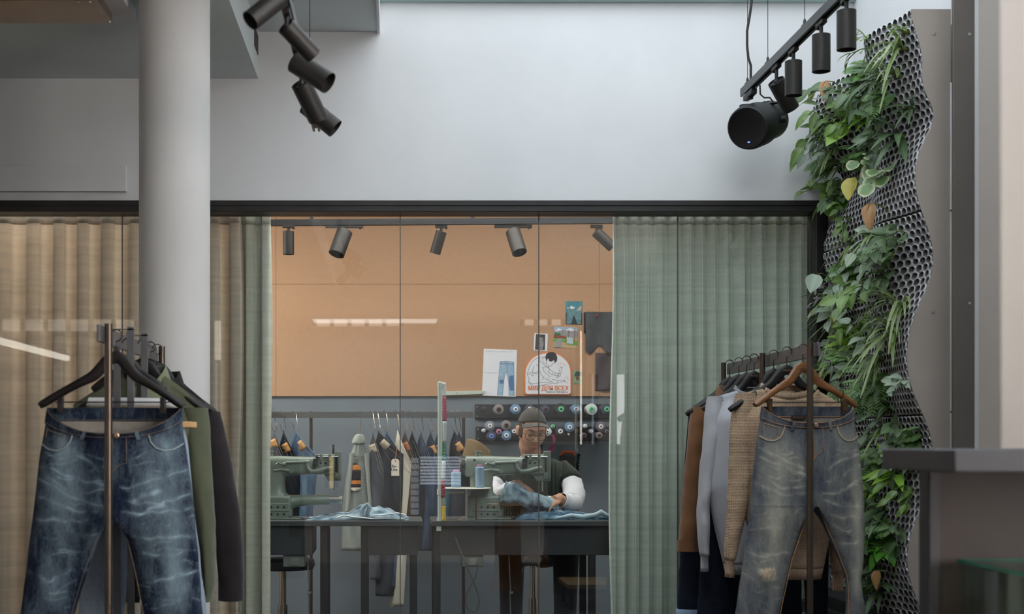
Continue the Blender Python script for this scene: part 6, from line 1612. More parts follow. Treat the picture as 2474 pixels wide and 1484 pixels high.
def machine(dx, label, D=7.76):
    X = lambda px: XP(px + dx, D); Z = lambda py: ZP(py, D)
    t = thing('sewing_machine', label, 'sewing machine', (X(1170), D, TZ))
    # body: base block, column and arm as one casting
    mb = MB(); mb.box(X(1118), X(1232), D - .085, D + .085, TZ, TZ + .010); build('foot_plate', mb, m_mach, t, bevel=.003)
    mb = MB(); mb.box(X(1126), X(1207), D - .075, D + .075, TZ + .010, Z(1197)); build('base_block', mb, m_mach, t, bevel=.012, bseg=3)
    def ring(px, zc, hy, hz, n=20):
        out = []
        for i in range(n):
            a = 2 * math.pi * i / n
            ca, sa = math.cos(a), math.sin(a); q = 0.55
            out.append(Vector((X(px), D + hy * math.copysign(abs(ca) ** q, ca), zc + hz * math.copysign(abs(sa) ** q, sa))))
        return out
    def ringz(py, xc, hx, hy, n=20):
        out = []
        for i in range(n):
            a = 2 * math.pi * i / n; ca, sa = math.cos(a), math.sin(a); q = 0.5
            out.append(Vector((X(xc) + hx * math.copysign(abs(ca) ** q, ca), D + hy * math.copysign(abs(sa) ** q, sa), Z(py))))
        return out
    hs = S(1, D)
    mb = MB(); mb.rings([ringz(1200, 1166, 38 * hs, .07), ringz(1190, 1163, 29 * hs, .06), ringz(1170, 1163, 27 * hs, .056), ringz(1150, 1163, 29 * hs, .056), ringz(1136, 1164, 32 * hs, .056)]); build('column', mb, m_mach, t, 50)
    mb = MB(); mb.rings([ring(1122, Z(1127), .046, 20 * hs), ring(1126, Z(1127), .055, 25 * hs), ring(1180, Z(1128), .056, 26 * hs), ring(1205, Z(1126), .052, 23 * hs), ring(1250, Z(1125), .048, 21 * hs), ring(1268, Z(1125), .048, 21 * hs)]); build('arm', mb, m_mach, t, 50)
    mb = MB(); mb.lathe([(.005, -.012), (.048, -.010), (.052, .0), (.052, .016), (.046, .022), (.005, .022)], (X(1120), D, Z(1125)), (-1, 0, 0), 32); build('hand_wheel', mb, m_machd, t, 40)
    # head
    mb = MB(); mb.box(X(1264), X(1322), D - .05, D + .05, Z(1146), Z(1098)); build('head', mb, m_mach, t, bevel=.008, bseg=3)
    mb = MB(); mb.prism([(X(1286), Z(1146)), (X(1328), Z(1146)), (X(1328), Z(1162)), (X(1296), Z(1162))], D - .03, D + .03); build('lower_head', mb, m_mach, t, bevel=.003)
    mb = MB(); mb.box(X(1311), X(1328), D - .056, D - .048, Z(1156), Z(1090)); build('face_plate', mb, m_mach, t, bevel=.002)
    mb = MB(); mb.box(X(1313), X(1319), D - .062, D - .054, Z(1140), Z(1104)); mb.box(X(1260), X(1272), D - .06, D - .045, Z(1128), Z(1108)); mb.lathe([(.010, 0), (.010, .03)], (X(1266), D - .05, Z(1103)), (1, 0, 0), 14); mb.lathe([(.012, 0), (.012, .012)], (X(1264), D - .06, Z(1124)), (0, -1, 0), 16); build('tension_unit', mb, m_machd, t, bevel=.001)
    mb = MB(); mb.lathe([(.004, 0), (.004, S(48, D))], (X(1272), D - .058, Z(1104)), (1, 0, 0), 10); mb.box(X(1323), X(1325.5), D - .062, D - .056, Z(1152), Z(1103)); mb.lathe([(.006, 0), (.006, .004)], (X(1318), D - .062, Z(1147)), (0, -1, 0), 12); build('bright_trim', mb, m_machs, t)
    for px in (1279, 1300):
        mb = MB(); mb.box(X(px) - .008, X(px) + .008, D - .062, D - .04, Z(1112), Z(1097)); build('bracket', mb, m_mach, t, bevel=.002)
    for px, py in ((1290, 1119), (1278, 1119), (1145, 1112)):
        mb = MB(); mb.lathe([(.006, 0), (.006, .0015)], (X(px), D - .0535, Z(py)), (0, -1, 0), 14); build('oil_hole', mb, m_canin, t)
    # presser lifter, needle bar, regulator knob
    mb = MB(); mb.lathe([(.0075, 0), (.0075, .03), (.005, .032), (.005, .05), (.0085, .051), (.0085, .056)], (X(1308), D - .02, Z(1100)), n=14); build('presser_screw', mb, mat('dark_bronze', (58, 46, 42), .4, .7), t)
    mb = MB(); mb.tube([(X(1309), D - .02, Z(1160)), (X(1309), D - .02, Z(1186))], .004, 8); mb.cbox((X(1309.5), D - .02, Z(1186)), (.012, .02, .006)); build('needle_bar', mb, m_machs, t)
    mb = MB(); mb.lathe([(.016, 0), (.016, .018), (.020, .02), (.020, .028), (.004, .029)], (X(1155), D, Z(1102)), n=20); build('top_knob', mb, m_mach, t)
    mb = MB(); mb.tube([(X(1194), D - .058, Z(1118)), (X(1220), D - .06, Z(1117)), (X(1246), D - .058, Z(1115.5))], [.008, .006, .009], 12); mb.sphere((X(1191), D - .06, Z(1121)), .011); mb.sphere((X(1247), D - .058, Z(1116)), .012); build('lift_lever', mb, m_mach, t)
    mb = MB(); mb.tube([(X(1166), D - .06, Z(1137)), (X(1185), D - .062, Z(1134)), (X(1206), D - .062, Z(1138))], [.006, .007, .010], 10); mb.lathe([(.013, -.008), (.013, .008)], (X(1208), D - .066, Z(1137)), (0, -1, 0), 18); mb.tube([(X(1172), D - .058, Z(1122)), (X(1176), D - .062, Z(1118)), (X(1186), D - .062, Z(1122))], .004, 8); build('stitch_lever', mb, m_mach, t)
    mb = MB(); mb.tube([(X(1246), D - .056, Z(1120)), (X(1247), D - .06, Z(1130)), (X(1255), D - .062, Z(1139)), (X(1272), D - .062, Z(1138)), (X(1292), D - .06, Z(1132)), (X(1306), D - .056, Z(1130))], .0115, 12); build('bent_pipe', mb, m_mach, t)
    # cylinder bed
    mb = MB(); mb.rings([[Vector((X(px), D + r_ * .9 * math.cos(2*math.pi*i/20), Z(pc) + r_ * math.sin(2*math.pi*i/20))) for i in range(20)] for px, pc, r_ in ((1196, 1218, .050), (1206, 1214, .040), (1218, 1210.5, .033), (1240, 1209, .030), (1296, 1208, .027), (1299, 1208, .024))]); build('cylinder_bed', mb, m_mach, t, 50)
    mb = MB(); mb.lathe([(.019, 0), (.019, .05), (.022, .052), (.022, .07)], (X(1298), D, Z(1207)), (1, 0, 0), 20); build('hook_case', mb, m_machs, t)
    # screwed cover
    mb = MB(); mb.box(X(1142), X(1202), D - .081, D - .074, Z(1252), Z(1215)); mb.box(X(1140), X(1204), D - .086, D - .078, Z(1234), Z(1230)); build('screwed_cover', mb, m_mach, t, bevel=.002)
    for py in (1224, 1241):
        for px in (1161, 1176, 1191):
            mb = MB(); mb.lathe([(.0055, 0), (.0055, .004), (.002, .004)], (X(px), D - .081, Z(py)), (0, -1, 0), 12); build('cover_screw', mb, m_machd, t)
    return t
machine(0, 'grey green sewing machine in front of the person in the cap')
machine(-502, 'grey green sewing machine on the left table, partly behind the curtain edge')
# pulley cables under the table
mb = MB(); pts = [P(1100, 1300, 7.54), P(1118, 1345, 7.53), P(1150, 1420, 7.53), P(1158, 1455, 7.53), P(1148, 1478, 7.53), P(1130, 1470, 7.53), P(1126, 1440, 7.53), P(1150, 1390, 7.53), P(1156, 1345, 7.55)]
sm_ = []
for i in range(len(pts) - 1):
    for q in range(5):
        f_ = q / 5; p0 = pts[max(0, i-1)]; p1 = pts[i]; p2 = pts[i+1]; p3 = pts[min(len(pts)-1, i+2)]
        sm_.append(0.5 * ((2*p1) + (p2-p0)*f_ + (2*p0-5*p1+4*p2-p3)*f_*f_ + (3*p1-p0-3*p2+p3)*f_**3))
mb.tube(sm_, .004, 6); solo('power_cable', mb, mat('grey_cable', (96, 98, 102), .6), 'grey cable hanging in a loop below the right sewing table', 'cable')
# motor boxes under the aprons
for px, lab in ((1140, 'grey motor box with switches under the right sewing table'), (712, 'grey motor box under the left sewing table')):
    t = thing('motor_box', lab, 'motor', (XP(px, 7.66), 7.66, ZP(1368, 7.66)))
    z1 = ZP(1342, 7.58)
    mb = MB(); mb.box(XP(px - 26, 7.66), XP(px + 26, 7.66), 7.6, 7.75, ZP(1368, 7.66), z1); build('housing', mb, mat('motor_grey', (118, 122, 112), .5, .1, .08), t, bevel=.004)
    mb = MB(); mb.box(XP(px - 10, 7.66), XP(px + 12, 7.66), 7.594, 7.6, ZP(1364, 7.66), ZP(1346, 7.66)); build('switch_plate', mb, m_machs, t, bevel=.001)
# tubular stool column and speed rod seen under the tables
for px, lab in ((683, 'chrome stool under the left sewing table'), (1268, 'chrome stool the person in the cap sits on')):
    D = 8.25 if px > 1000 else 7.9
    X_ = XP(px, D) if px < 1000 else XP(1287, 8.3)
    t = thing('stool', lab, 'stool', (X_, D, 0))
    sz = .5
    mb = MB(); mb.lathe([(.02, sz), (.17, sz), (.18, sz + .02), (.175, sz + .05), (.12, sz + .058), (.002, sz + .058)], (X_, D, 0), n=36); build('seat', mb, mat('stool_black', (36, 34, 34), .5), t, 40)
    mb = MB(); mb.lathe([(.028, .05), (.028, .30), (.020, .30), (.020, sz)], (X_, D, 0), n=20); build('column', mb, m_chrome, t, 40)
    mb = MB()
    for k_ in range(5):
        a = 2 * math.pi * k_ / 5 + .3; mb.tube([(X_, D, .06), (X_ + .24 * math.cos(a), D + .24 * math.sin(a), .04)], [.02, .013], 8)
    build('star_base', mb, m_black, t)
for px, lab in ((743, 'thin steel treadle rod under the left sewing table'), (1230, 'thin steel treadle rod under the right sewing table')):
    mb = MB(); mb.tube([P(px, 1344, 7.62), P(px + 4, 1436, 7.62)], .0035, 8); mb.tube([P(px + 2, 1425, 7.615), P(px + 6, 1560, 7.615)], .0035, 8); mb.cbox(P(px + 5, 1432, 7.61), (.02, .01, .012)); solo('treadle_rod', mb, m_machs, lab, 'rod')
# thread stand with cones
sD_ = 7.66
ts = thing('thread_stand', 'pale thread stand with round plate beside the right sewing machine', 'thread stand', P(1125, 1255, sD_))
mb = MB(); c = P(1128, 1181, sD_); mb.lathe([(.002, 0), (.125, 0), (.13, .003), (.125, .006), (.002, .006)], c, n=40); build('cone_plate', mb, mat('ivory_enamel', (206, 206, 194), .4), ts, 40)
mb = MB(); mb.tube([P(1128, 1258, sD_), P(1128, 1181, sD_)], .008, 10); mb.lathe([(.05, 0), (.05, .006)], Vector((c.x, sD_, TZ)), n=24); build('stand_rod', mb, m_steel, ts)
mb = MB(); mb.cbox(P(1097, 1190, sD_ - .02), (.11, .012, .012)); build('cross_arm', mb, MATS['ivory_enamel'], ts)
for px, py0, py1, lab in ((1159, 1125, 1179, 'pale blue thread spool with pink cap on the thread stand'), (1102, 1137, 1179, 'shorter pale blue thread spool near the tape measure')):
    D = sD_ - .03 if px > 1120 else sD_ + .02
    t = thing('thread_spool', lab, 'thread spool', Vector((XP(px, D), D, c.z + .006)))
    h = ZP(py0, D) - c.z - .006; r_ = S(10.5, D) if px > 1120 else S(12, D)
    mb = MB(); prof = [(r_ * .9, 0)] + [(r_ + (.0008 if i % 2 else -.0004), .002 + (h - .012) * i / 24) for i in range(25)] + [(r_ * .85, h - .008)]
    mb.lathe(prof, (XP(px, D), D, c.z + .006), n=28); build('wound_thread', mb, mat('pale_blue_thread', (132, 160, 184), .8, 0, .08, 60), t, 60)
    mb = MB(); mb.lathe([(r_ * .6, h - .010), (r_ * .62, h + .004), (r_ * .3, h + .005)], (XP(px, D), D, c.z + .006), n=20); build('spool_cap', mb, mat('pink_cap', (214, 150, 184), .5), t)
mb = MB(); mb.tube([P(1150, 1256, 7.6), P(1150, 1190, 7.6)], .0045, 8); solo('copper_rod', mb, mat('copper', (138, 84, 62), .35, .8), 'thin copper rod standing before the right sewing machine', 'rod')
# white post with tape measure
pD = 7.57
pt = thing('measuring_post', 'tall pale green post at the table edge beside the tape measure', 'post', P(1063, 1258, pD))
mb = MB(); mb.lathe([(.012, 0), (.012, ZP(938, pD) - TZ)], (XP(1063, pD), pD, TZ), n=16); build('tube', mb, MATS['pale_green_post'], pt)
mb = MB(); mb.lathe([(.016, 0), (.016, .03)], (XP(1063, pD), pD, ZP(1196, pD)), n=16); mb.lathe([(.017, 0), (.017, .012)], (XP(1063, pD), pD, TZ), n=16); mb.lathe([(.0135, 0), (.0135, .03), (.009, .034)], (XP(1063, pD), pD, ZP(938, pD)), n=16); build('collar', mb, MATS['pale_green_post'], pt)
tm = thing('tape_measure', 'hanging tape measure in white, red, green and yellow segments', 'tape measure', P(1072, 1258, pD - .015))
segs = [(925, 958, (222, 222, 222)), (958, 1018, (180, 60, 84)), (1018, 1070, (214, 214, 212)), (1070, 1114, (40, 130, 96)), (1114, 1160, (220, 220, 220)), (1160, 1204, (172, 40, 62)), (1204, 1222, (150, 156, 130)), (1222, 1259, (226, 186, 40))]
for i, (a, b_, c_) in enumerate(segs):
    mb = MB(); f = lambda py: 1072 + 2.0 * math.sin((py - 925) / 60.0) + (2 if py > 1204 else 0)
    w = S(4.6, pD)
    mb.surf(lambda u, v: (XP(f(a + (b_ - a) * v), pD) + w * (2 * u - 1), pD - .016 - .004 * math.sin((a + (b_ - a) * v) / 22) - .004 * u, ZP(a + (b_ - a) * v, pD)), 1, 8); build('tape_segment', mb, mat('tape_%d' % i, c_, .5, 0, .02), tm, 180, solid=.0008)
mb = MB()
for i in range(40):
    py = 962 + i * 7.3; c = Vector((XP(f(py), pD), pD - .024 - .004 * math.sin(py / 22), ZP(py, pD))); mb.cbox(c + Vector((.003, 0, 0)), (.010, .0006, .0016))
build('tape_marks', mb, m_paper, tm)
# folded pale jeans on the left table
def heap(name, label, cat, top, D0, D1, m, seed, fade, group=None, amp=.012, nu=70, nv=22, parent=None):
    """cloth lying on a table: top = rows (px, py of the ridge)"""
    mb = MB(); Dm = (D0 + D1) / 2
    def fn(u, v):
        px = top[0][0] + (top[-1][0] - top[0][0]) * u; h = max(0, ZP(itp(px, top, 1), Dm) - TZ)
        prof = math.sin(math.pi * clamp(v, 0, 1)) ** .55
        edge = math.sin(math.pi * clamp(u, .0, 1.0)) ** .25
        n = noise.noise(Vector((px * .035, v * 2.2, seed))) + .6 * noise.noise(Vector((px * .09, v * 5, seed + 3)))
        z = TZ + .002 + max(0, (h + amp * n * 1.2) * prof) * edge
        y = D0 + (D1 - D0) * v + amp * noise.noise(Vector((px * .05, v * 3, seed + 8))) * (0 < v < 1)
        return (XP(px, Dm), y, z)
    mb.surf(fn, nu, nv)
    for i, v in enumerate(mb.v): mb.fade[i] = clamp(fade + .3 * noise.noise(v * 50) + .7 * noise.noise(Vector((v.x * 14, v.y * 20, v.z * 20 + seed))))
    if parent: return build(name, mb, m, parent, 180, solid=.004)
    t = thing(name, label, cat, Vector((XP((top[0][0] + top[-1][0]) / 2, Dm), Dm, TZ)), group)
    build('denim_cloth', mb, m, t, 180, solid=.004)
    return t
m_bl = denim('washed_highlit_denim', (52, 82, 104), (192, 214, 224), mott=.5); m_blp = denim('bleached_denim', (110, 134, 148), (214, 220, 220), mott=.4)
fj = heap('folded_jeans', 'pale blue jeans folded flat on the left sewing table', 'jeans', [(744, 1256), (756, 1249), (800, 1244), (840, 1236), (862, 1228), (878, 1222), (886, 1216), (896, 1226), (915, 1222), (935, 1223), (955, 1234), (975, 1244), (988, 1254)], 7.6, 7.95, m_bl, 3, .35)
mb = MB(); pts = [P(x, y, 7.59) for x, y in ((812, 1252), (830, 1246), (860, 1250), (900, 1254), (950, 1253), (975, 1255), (984, 1251), (978, 1244), (960, 1240), (930, 1244), (900, 1246))]
mb.tube(pts, .004, 8, flat=2.2); 
for i in range(len(mb.v)): mb.fade[i] = .9
build('hem_edge', mb, m_blp, fj, 60)
mb = MB(); mb.tube([P(x, y, 7.61) for x, y in ((876, 1250), (872, 1236), (880, 1224), (888, 1218), (893, 1228), (888, 1240), (892, 1250))], [.008, .012, .012, .010, .012, .010, .008], 8)
for i in range(len(mb.v)): mb.fade[i] = .55
build('crumpled_waist', mb, m_bl, fj, 60)
# jeans under the needle
wj = heap('worked_jeans', 'blue jeans being mended on the table in front of the person', 'jeans', [(1240, 1250), (1262, 1236), (1300, 1234), (1345, 1232), (1370, 1236), (1400, 1238), (1430, 1242), (1452, 1242), (1472, 1246), (1490, 1252)], 7.62, 7.9, m_bl, 13, .05, amp=.008)
mb = MB(); path = [(1212, 1196, 7.66, .036), (1216, 1190, 7.68, .050), (1226, 1190, 7.7, .058), (1242, 1190, 7.71, .054), (1262, 1200, 7.72, .054), (1285, 1210, 7.73, .050), (1308, 1216, 7.74, .046), (1328, 1220, 7.76, .042), (1345, 1228, 7.78, .034)]
R = []
for j in range(len(path) * 6 - 5):
    f_ = j / 6; i = min(int(f_), len(path) - 2); q = f_ - i
    a, b_ = path[i], path[i+1]; px, py, D, r_ = [a[k_] + (b_[k_] - a[k_]) * q for k_ in range(4)]
    R.append([P(px, py, D) + Vector((.3 * r_ * math.sin(an + j * .1), r_ * .8 * math.cos(an), r_ * math.sin(an) * 1.05)) * (1 + .30 * noise.noise(Vector((j * .16, math.cos(an) * 1.4, math.sin(an) * 1.4))) + .12 * noise.noise(Vector((j * .5, math.cos(an) * 3, math.sin(an) * 3)))) for an in [2 * math.pi * k_ / 28 for k_ in range(28)]])
mb.rings(R)
for i, v in enumerate(mb.v): mb.fade[i] = clamp(.5 + .9 * noise.noise(Vector((v.x * 11, v.y * 16, v.z * 16))) + .5 * noise.noise(v * 45))  # fade also paints highlights on the folds, beyond the wash
build('bunched_leg', mb, m_bl, wj, 180)
mb = MB(); mb.tube([P(x, y, 7.63) for x, y in ((1345, 1252), (1380, 1246), (1410, 1250), (1440, 1244), (1452, 1238), (1466, 1246), (1485, 1250))], [.006, .012, .014, .012, .016, .012, .006], 8)
for i in range(len(mb.v)): mb.fade[i] = .75
build('hem_edge', mb, m_bl, wj, 60)
# tools on the back wall behind the person
mb = MB(); mb.tube([P(x, y, 9.17) for x, y in ((1354, 1101), (1358, 1096), (1364, 1092), (1384, 1093), (1390, 1101))], [.006, .009, .010, .009, .006], 8)
solo('orange_clamp', mb, mat('orange_plastic', (206, 84, 46), .45), 'orange handled clamp hanging behind the right shoulder of the person', 'tool')
mb = MB()
for i in range(13):
    c = P(1398 - i * .6, 1100 + i * 6.2, 9.185); mb.lathe([(.004, -.004), (.011, -.003), (.011, .003), (.004, .004)], c, (math.sin(i), -.6, math.cos(i)), 10)
solo('steel_chain', mb, m_machd, 'dark steel chain hanging right of the orange clamp', 'chain')
mb = MB(); mb.surf(lambda u, v: (XP(1331 + 7 * u + 5 * math.sin(v * 5), 9.16), 9.16 + .012 * math.sin(v * 9 + u * 3), ZP(1050 + 46 * v, 9.16)), 5, 16); solo('pink_ribbon', mb, cloth('pink_satin', (206, 74, 132), 200, .2, .1), 'bright pink ribbon hanging from the lower thread rack', 'ribbon', solid=.002, smooth=180)
mb = MB()
for px in (1390, 1393.5): mb.tube([P(px, 966, 8.4), P(px, 1075, 8.4), P(px + 2, 1092, 8.4)], .0022, 6)
solo('stand_wires', mb, m_steel, 'pair of thin upright steel wires in front of the blue cone', 'wire')
mb = MB(); mb.box(XP(1352, 9.18), XP(1388, 9.18), 9.15, 9.2, ZP(1150, 9.18), ZP(1101, 9.18)); solo('tool_pouch', mb, mat('black_leather', (28, 28, 30), .5, 0, .1, 20, .3, 60), 'black tool pouch hanging below the orange clamp', 'pouch', bevel=.006)
# ================================================================ the person at the machine
m_skin = mat('skin', (196, 148, 122), .5, 0, .06, 14, spec=.35); m_hair = mat('brown_hair', (62, 46, 36), .7, 0, .3, 60)
m_vest = cloth('dark_green_knit', (46, 56, 46), 200, .3, .1, knit=('rib', 20, 38)); m_shirt = cloth('white_cotton', (204, 204, 210), 200, .15, .03); m_cap = cloth('charcoal_wool', (62, 60, 56), 300, .4, .15)
m_trs = cloth('dark_trousers', (44, 44, 48), 200, .2, .1)
HD = 8.08
hc = P(1285, 1043, HD)
person = thing('person', 'person in dark cap, glasses and green vest bent over the sewing machine', 'person', (hc.x, 8.25, 0.0))
HM = Matrix.Translation(hc) @ (Matrix.Rotation(math.radians(9), 4, 'Z') @ Matrix.Rotation(math.radians(20), 4, 'X') @ Matrix.Rotation(math.radians(2), 4, 'Y'))
def g(x, s): return math.exp(-(x / s) ** 2)
def headpt(th, ph, inflate=0.0):
    """th: angle round (0 = face), ph: -90..90 up"""
    sx, sy, sz = math.sin(th) * math.cos(ph), -math.cos(th) * math.cos(ph), math.sin(ph)
    z = sz * .118
    w = .076; d = .096
    jaw = sstep(-z, .02, .115)
    w *= 1 - .34 * jaw
    d_ = d * (1 - .10 * jaw) if sy < 0 else d * (1.02 - .35 * jaw)
    x = sx * w; y = sy * d_
    # squarer face
    if sy < 0: x *= 1 + .06 * (1 - abs(sx)) ; y *= 1 - .05 * (1 - abs(sx))
    y += .010 if sy > 0 and z > 0 else 0
    f = clamp(-sy * 1.3)
    fw = 0
    fw += .024 * g(x, .0105 + .004 * sstep(-z, -.02, .03)) * sstep(.034 - z, 0, .055) * sstep(z + .040, 0, .014)
    fw -= .011 * (g(x - .031, .017) + g(x + .031, .017)) * g(z - .012, .013)
    fw += .005 * g(z - .034, .010) * g(x, .05)
    fw += .006 * g(x, .022) * (g(z + .053, .006) + g(z + .066, .007)) - .004 * g(x, .02) * g(z + .0593, .0025)
    fw += .008 * g(x, .022) * g(z + .098, .016)
    fw += .004 * (g(x - .045, .02) + g(x + .045, .02)) * g(z + .018, .02)
    fw -= .003 * (g(x - .012, .006) + g(x + .012, .006)) * g(z + .043, .006)
    y -= fw * f
    v = Vector((x, y, z))
    return v * (1 + inflate)
body = MB()
R = []
for j in range(57):
    ph = math.radians(-89 + 178 * j / 56)
    R.append([HM @ headpt(2 * math.pi * i / 72, ph) for i in range(72)])
body.rings(R)
def HP(x, y, z): return HM @ Vector((x, y, z))
for s_ in (-1, 1):     # ears, eyelids
    body.sphere(HP(s_ * .079, .012, .000), (.009, .017, .031), HM.to_3x3() @ Matrix.Rotation(s_ * -.35, 3, 'Z') @ Matrix.Rotation(.15, 3, 'X'), 14, 12)
    body.sphere(HP(s_ * .083, .014, .012), (.005, .016, .018), HM.to_3x3() @ Matrix.Rotation(s_ * -.5, 3, 'Z'), 12, 10)
    body.sphere(HP(s_ * .031, -.076, .014), (.0145, .0125, .0115), HM.to_3x3(), 12, 10)
# neck, torso
sh = Vector((XP(1287, 8.22), 8.24, 0))
nb = Vector((sh.x, 8.215, ZP(1108, 8.2)))
body.tube([HP(0, .030, -.05), HP(0, .035, -.09), nb + Vector((0, 0, .0)), nb + Vector((0, .015, -.05))], [.055, .056, .060, .075], 24)
def torso_rings(infl):
    R = []
    for z, w, d, yo in ((.53, .165, .115, 8.33), (.60, .165, .12, 8.33), (.70, .155, .115, 8.315), (.80, .165, .12, 8.295), (.90, .180, .128, 8.275), (.98, .192, .125, 8.26), (1.04, .190, .112, 8.25), (1.075, .165, .095, 8.24), (1.10, .115, .080, 8.232), (1.118, .075, .066, 8.226)):
        R.append([Vector((sh.x + (w + infl) * math.copysign(abs(math.cos(a)) ** .85, math.cos(a)), yo + (d + infl) * math.copysign(abs(math.sin(a)) ** .9, math.sin(a)), z + (infl * .4 if z > 1 else 0))) for a in [2 * math.pi * i / 40 for i in range(40)]])
    return R
body.rings(torso_rings(0.0))
armL = [P(1356, 1140, 8.24), P(1375, 1158, 8.2), P(1387, 1186, 8.1), P(1384, 1216, 7.98), P(1366, 1216, 7.87), P(1350, 1205, 7.79)]
armR = [P(1216, 1140, 8.24), P(1198, 1158, 8.2), P(1188, 1186, 8.1), P(1196, 1206, 7.96), P(1230, 1184, 7.86), P(1252, 1172, 7.79)]
for a in (armL, armR): body.tube(a, [.062, .052, .046, .042, .036, .027], 18)
def hand(wrist, fwd, back, s_, curls, spread=.24):
    """wrist point, direction of the fingers, back-of-hand normal, thumb side (+1/-1)"""
    fw = Vector(fwd).normalized(); bk = Vector(back); bk = (bk - fw * bk.dot(fw)).normalized(); sd = fw.cross(bk) * s_
    M = Matrix((sd, fw, bk)).transposed()
    body.sphere(wrist + fw * .045, (.041, .052, .016), M, 18, 12)
    body.tube([wrist - fw * .02, wrist + fw * .03], [.026, .028], 14)
    for k_, (off, L, c_) in enumerate(zip((.031, .0105, -.0105, -.030), (.072, .080, .075, .058), curls)):
        d = (fw + sd * (off * spread / .03 * .5)).normalized(); p = wrist + fw * (.084 - .004 * abs(k_ - 1)) + sd * off; pts = [p - fw * .02, p]; ang = 0
        for seg in (.45, .30, .25):
            ang += c_; dd = d * math.cos(ang) - bk * math.sin(ang); p = p + dd * L * seg; pts.append(p)
        body.tube(pts, [.0085, .0082, .0078, .0074, .0064], 10); body.sphere(pts[-1], .0068, None, 8, 6)
    p = wrist + fw * .028 + sd * .034; pts = [wrist + fw * .012 + sd * .018, p]
    for an, L in ((.9, .036), (.55, .030)):
        p = p + (fw * math.cos(an) + sd * math.sin(an) - bk * .45).normalized() * L; pts.append(p)
    body.tube(pts, [.014, .0125, .0100, .0078], 10); body.sphere(pts[-1], .0078, None, 8, 6)
hand(armR[-1], (.50, -.62, -.60), (.25, -.62, .74), -1, (.35, .42, .5, .6))
hand(armL[-1], (-.78, -.52, -.34), (-.2, -.55, .8), 1, (.35, .4, .45, .5))
# legs to stool and floor
for s_ in (-1, 1):
    body.tube([Vector((sh.x + s_ * .09, 8.33, .58)), Vector((sh.x + s_ * .13, 8.05, .59)), Vector((sh.x + s_ * .15, 7.88, .565)), Vector((sh.x + s_ * .15, 7.90, .30)), Vector((sh.x + s_ * .15, 7.95, .10)), Vector((sh.x + s_ * .15, 7.95, .05)), Vector((sh.x + s_ * .15, 7.83, .035))], [.09, .075, .058, .05, .038, .04, .032], 16)
bo = build('body', body, m_skin, person, 180)
rm = bo.modifiers.new('one_surface', 'REMESH'); rm.mode = 'VOXEL'; rm.voxel_size = .003; rm.use_smooth_shade = True
sm2 = bo.modifiers.new('soften', 'SMOOTH'); sm2.factor = .5; sm2.iterations = 2
# face details
mb = MB()
for s_ in (-1, 1): mb.tube([HP(s_ * x, y, z) for x, y, z in ((.016, -.094, .034), (.030, -.091, .040), (.046, -.080, .037))], [.0022, .0034, .0018], 6)
build('eyebrows', mb, m_hair, person)
mb = MB()
for s_ in (-1, 1): mb.tube([HP(s_ * x, y, z) for x, y, z in ((.020, -.0865, .006), (.031, -.0895, .0035), (.043, -.083, .007))], .0016, 6)
build('eyelashes', mb, m_hair, person)
mb = MB(); mb.tube([HP(x, y, z) for x, y, z in ((-.021, -.090, -.0600), (-.010, -.0985, -.0585), (0, -.1005, -.0592), (.010, -.0985, -.0585), (.021, -.090, -.0600))], [.0016, .0034, .0036, .0034, .0016], 8); mb.tube([HP(x, y, z) for x, y, z in ((-.018, -.0915, -.0640), (0, -.1000, -.0655), (.018, -.0915, -.0640))], [.002, .0042, .002], 8)
build('lips', mb, mat('lip', (172, 112, 98), .45, 0, .05), person)
mb = MB()           # short stubble and moustache shadow left to hair colour only
R = []
for j in range(12):
    ph = math.radians(-12 + 70 * j / 11); R.append([HM @ headpt(math.radians(62 + 236 * i / 40), ph, .035) for i in range(41)])
mb.rings(R, False); build('hair', mb, m_hair, person, 180, solid=.004)
# cap
mb = MB(); R = []
for j in range(16):
    R.append([HM @ (headpt(2 * math.pi * i / 56, (lambda p0: p0 + (math.radians(89) - p0) * j / 15)(math.radians(22 + 17 * math.cos(2 * math.pi * i / 56))), .10 + .02 * math.sin(j * .2)) + Vector((0, .004, .004))) for i in range(56)])
mb.rings(R, True, False, True); cap = build('cap', mb, m_cap, person, 180, solid=.004)
mb = MB()
def brim(u, v):
    a = (u - .5) * 2.15; r0 = .104 + .060 * v * math.cos(a * .75)
    x = math.sin(a) * .086 * (1 + .03 * v); y = -math.cos(a) * (.106 + .046 * v)
    return HP(x, y, .088 - .002 * v - .052 * (abs(x) / .086) ** 2 * (0.7 + .3 * v))
mb.surf(brim, 28, 8); build('cap_brim', mb, cloth('charcoal_brim', (78, 76, 72), 300, .3, .1), cap, 180, solid=.004)
mb = MB(); mb.lathe([(.007, 0), (.005, .004)], HP(0, .004, .134), HM.to_3x3() @ Vector((0, 0, 1)), 12); build('cap_button', mb, m_cap, cap)
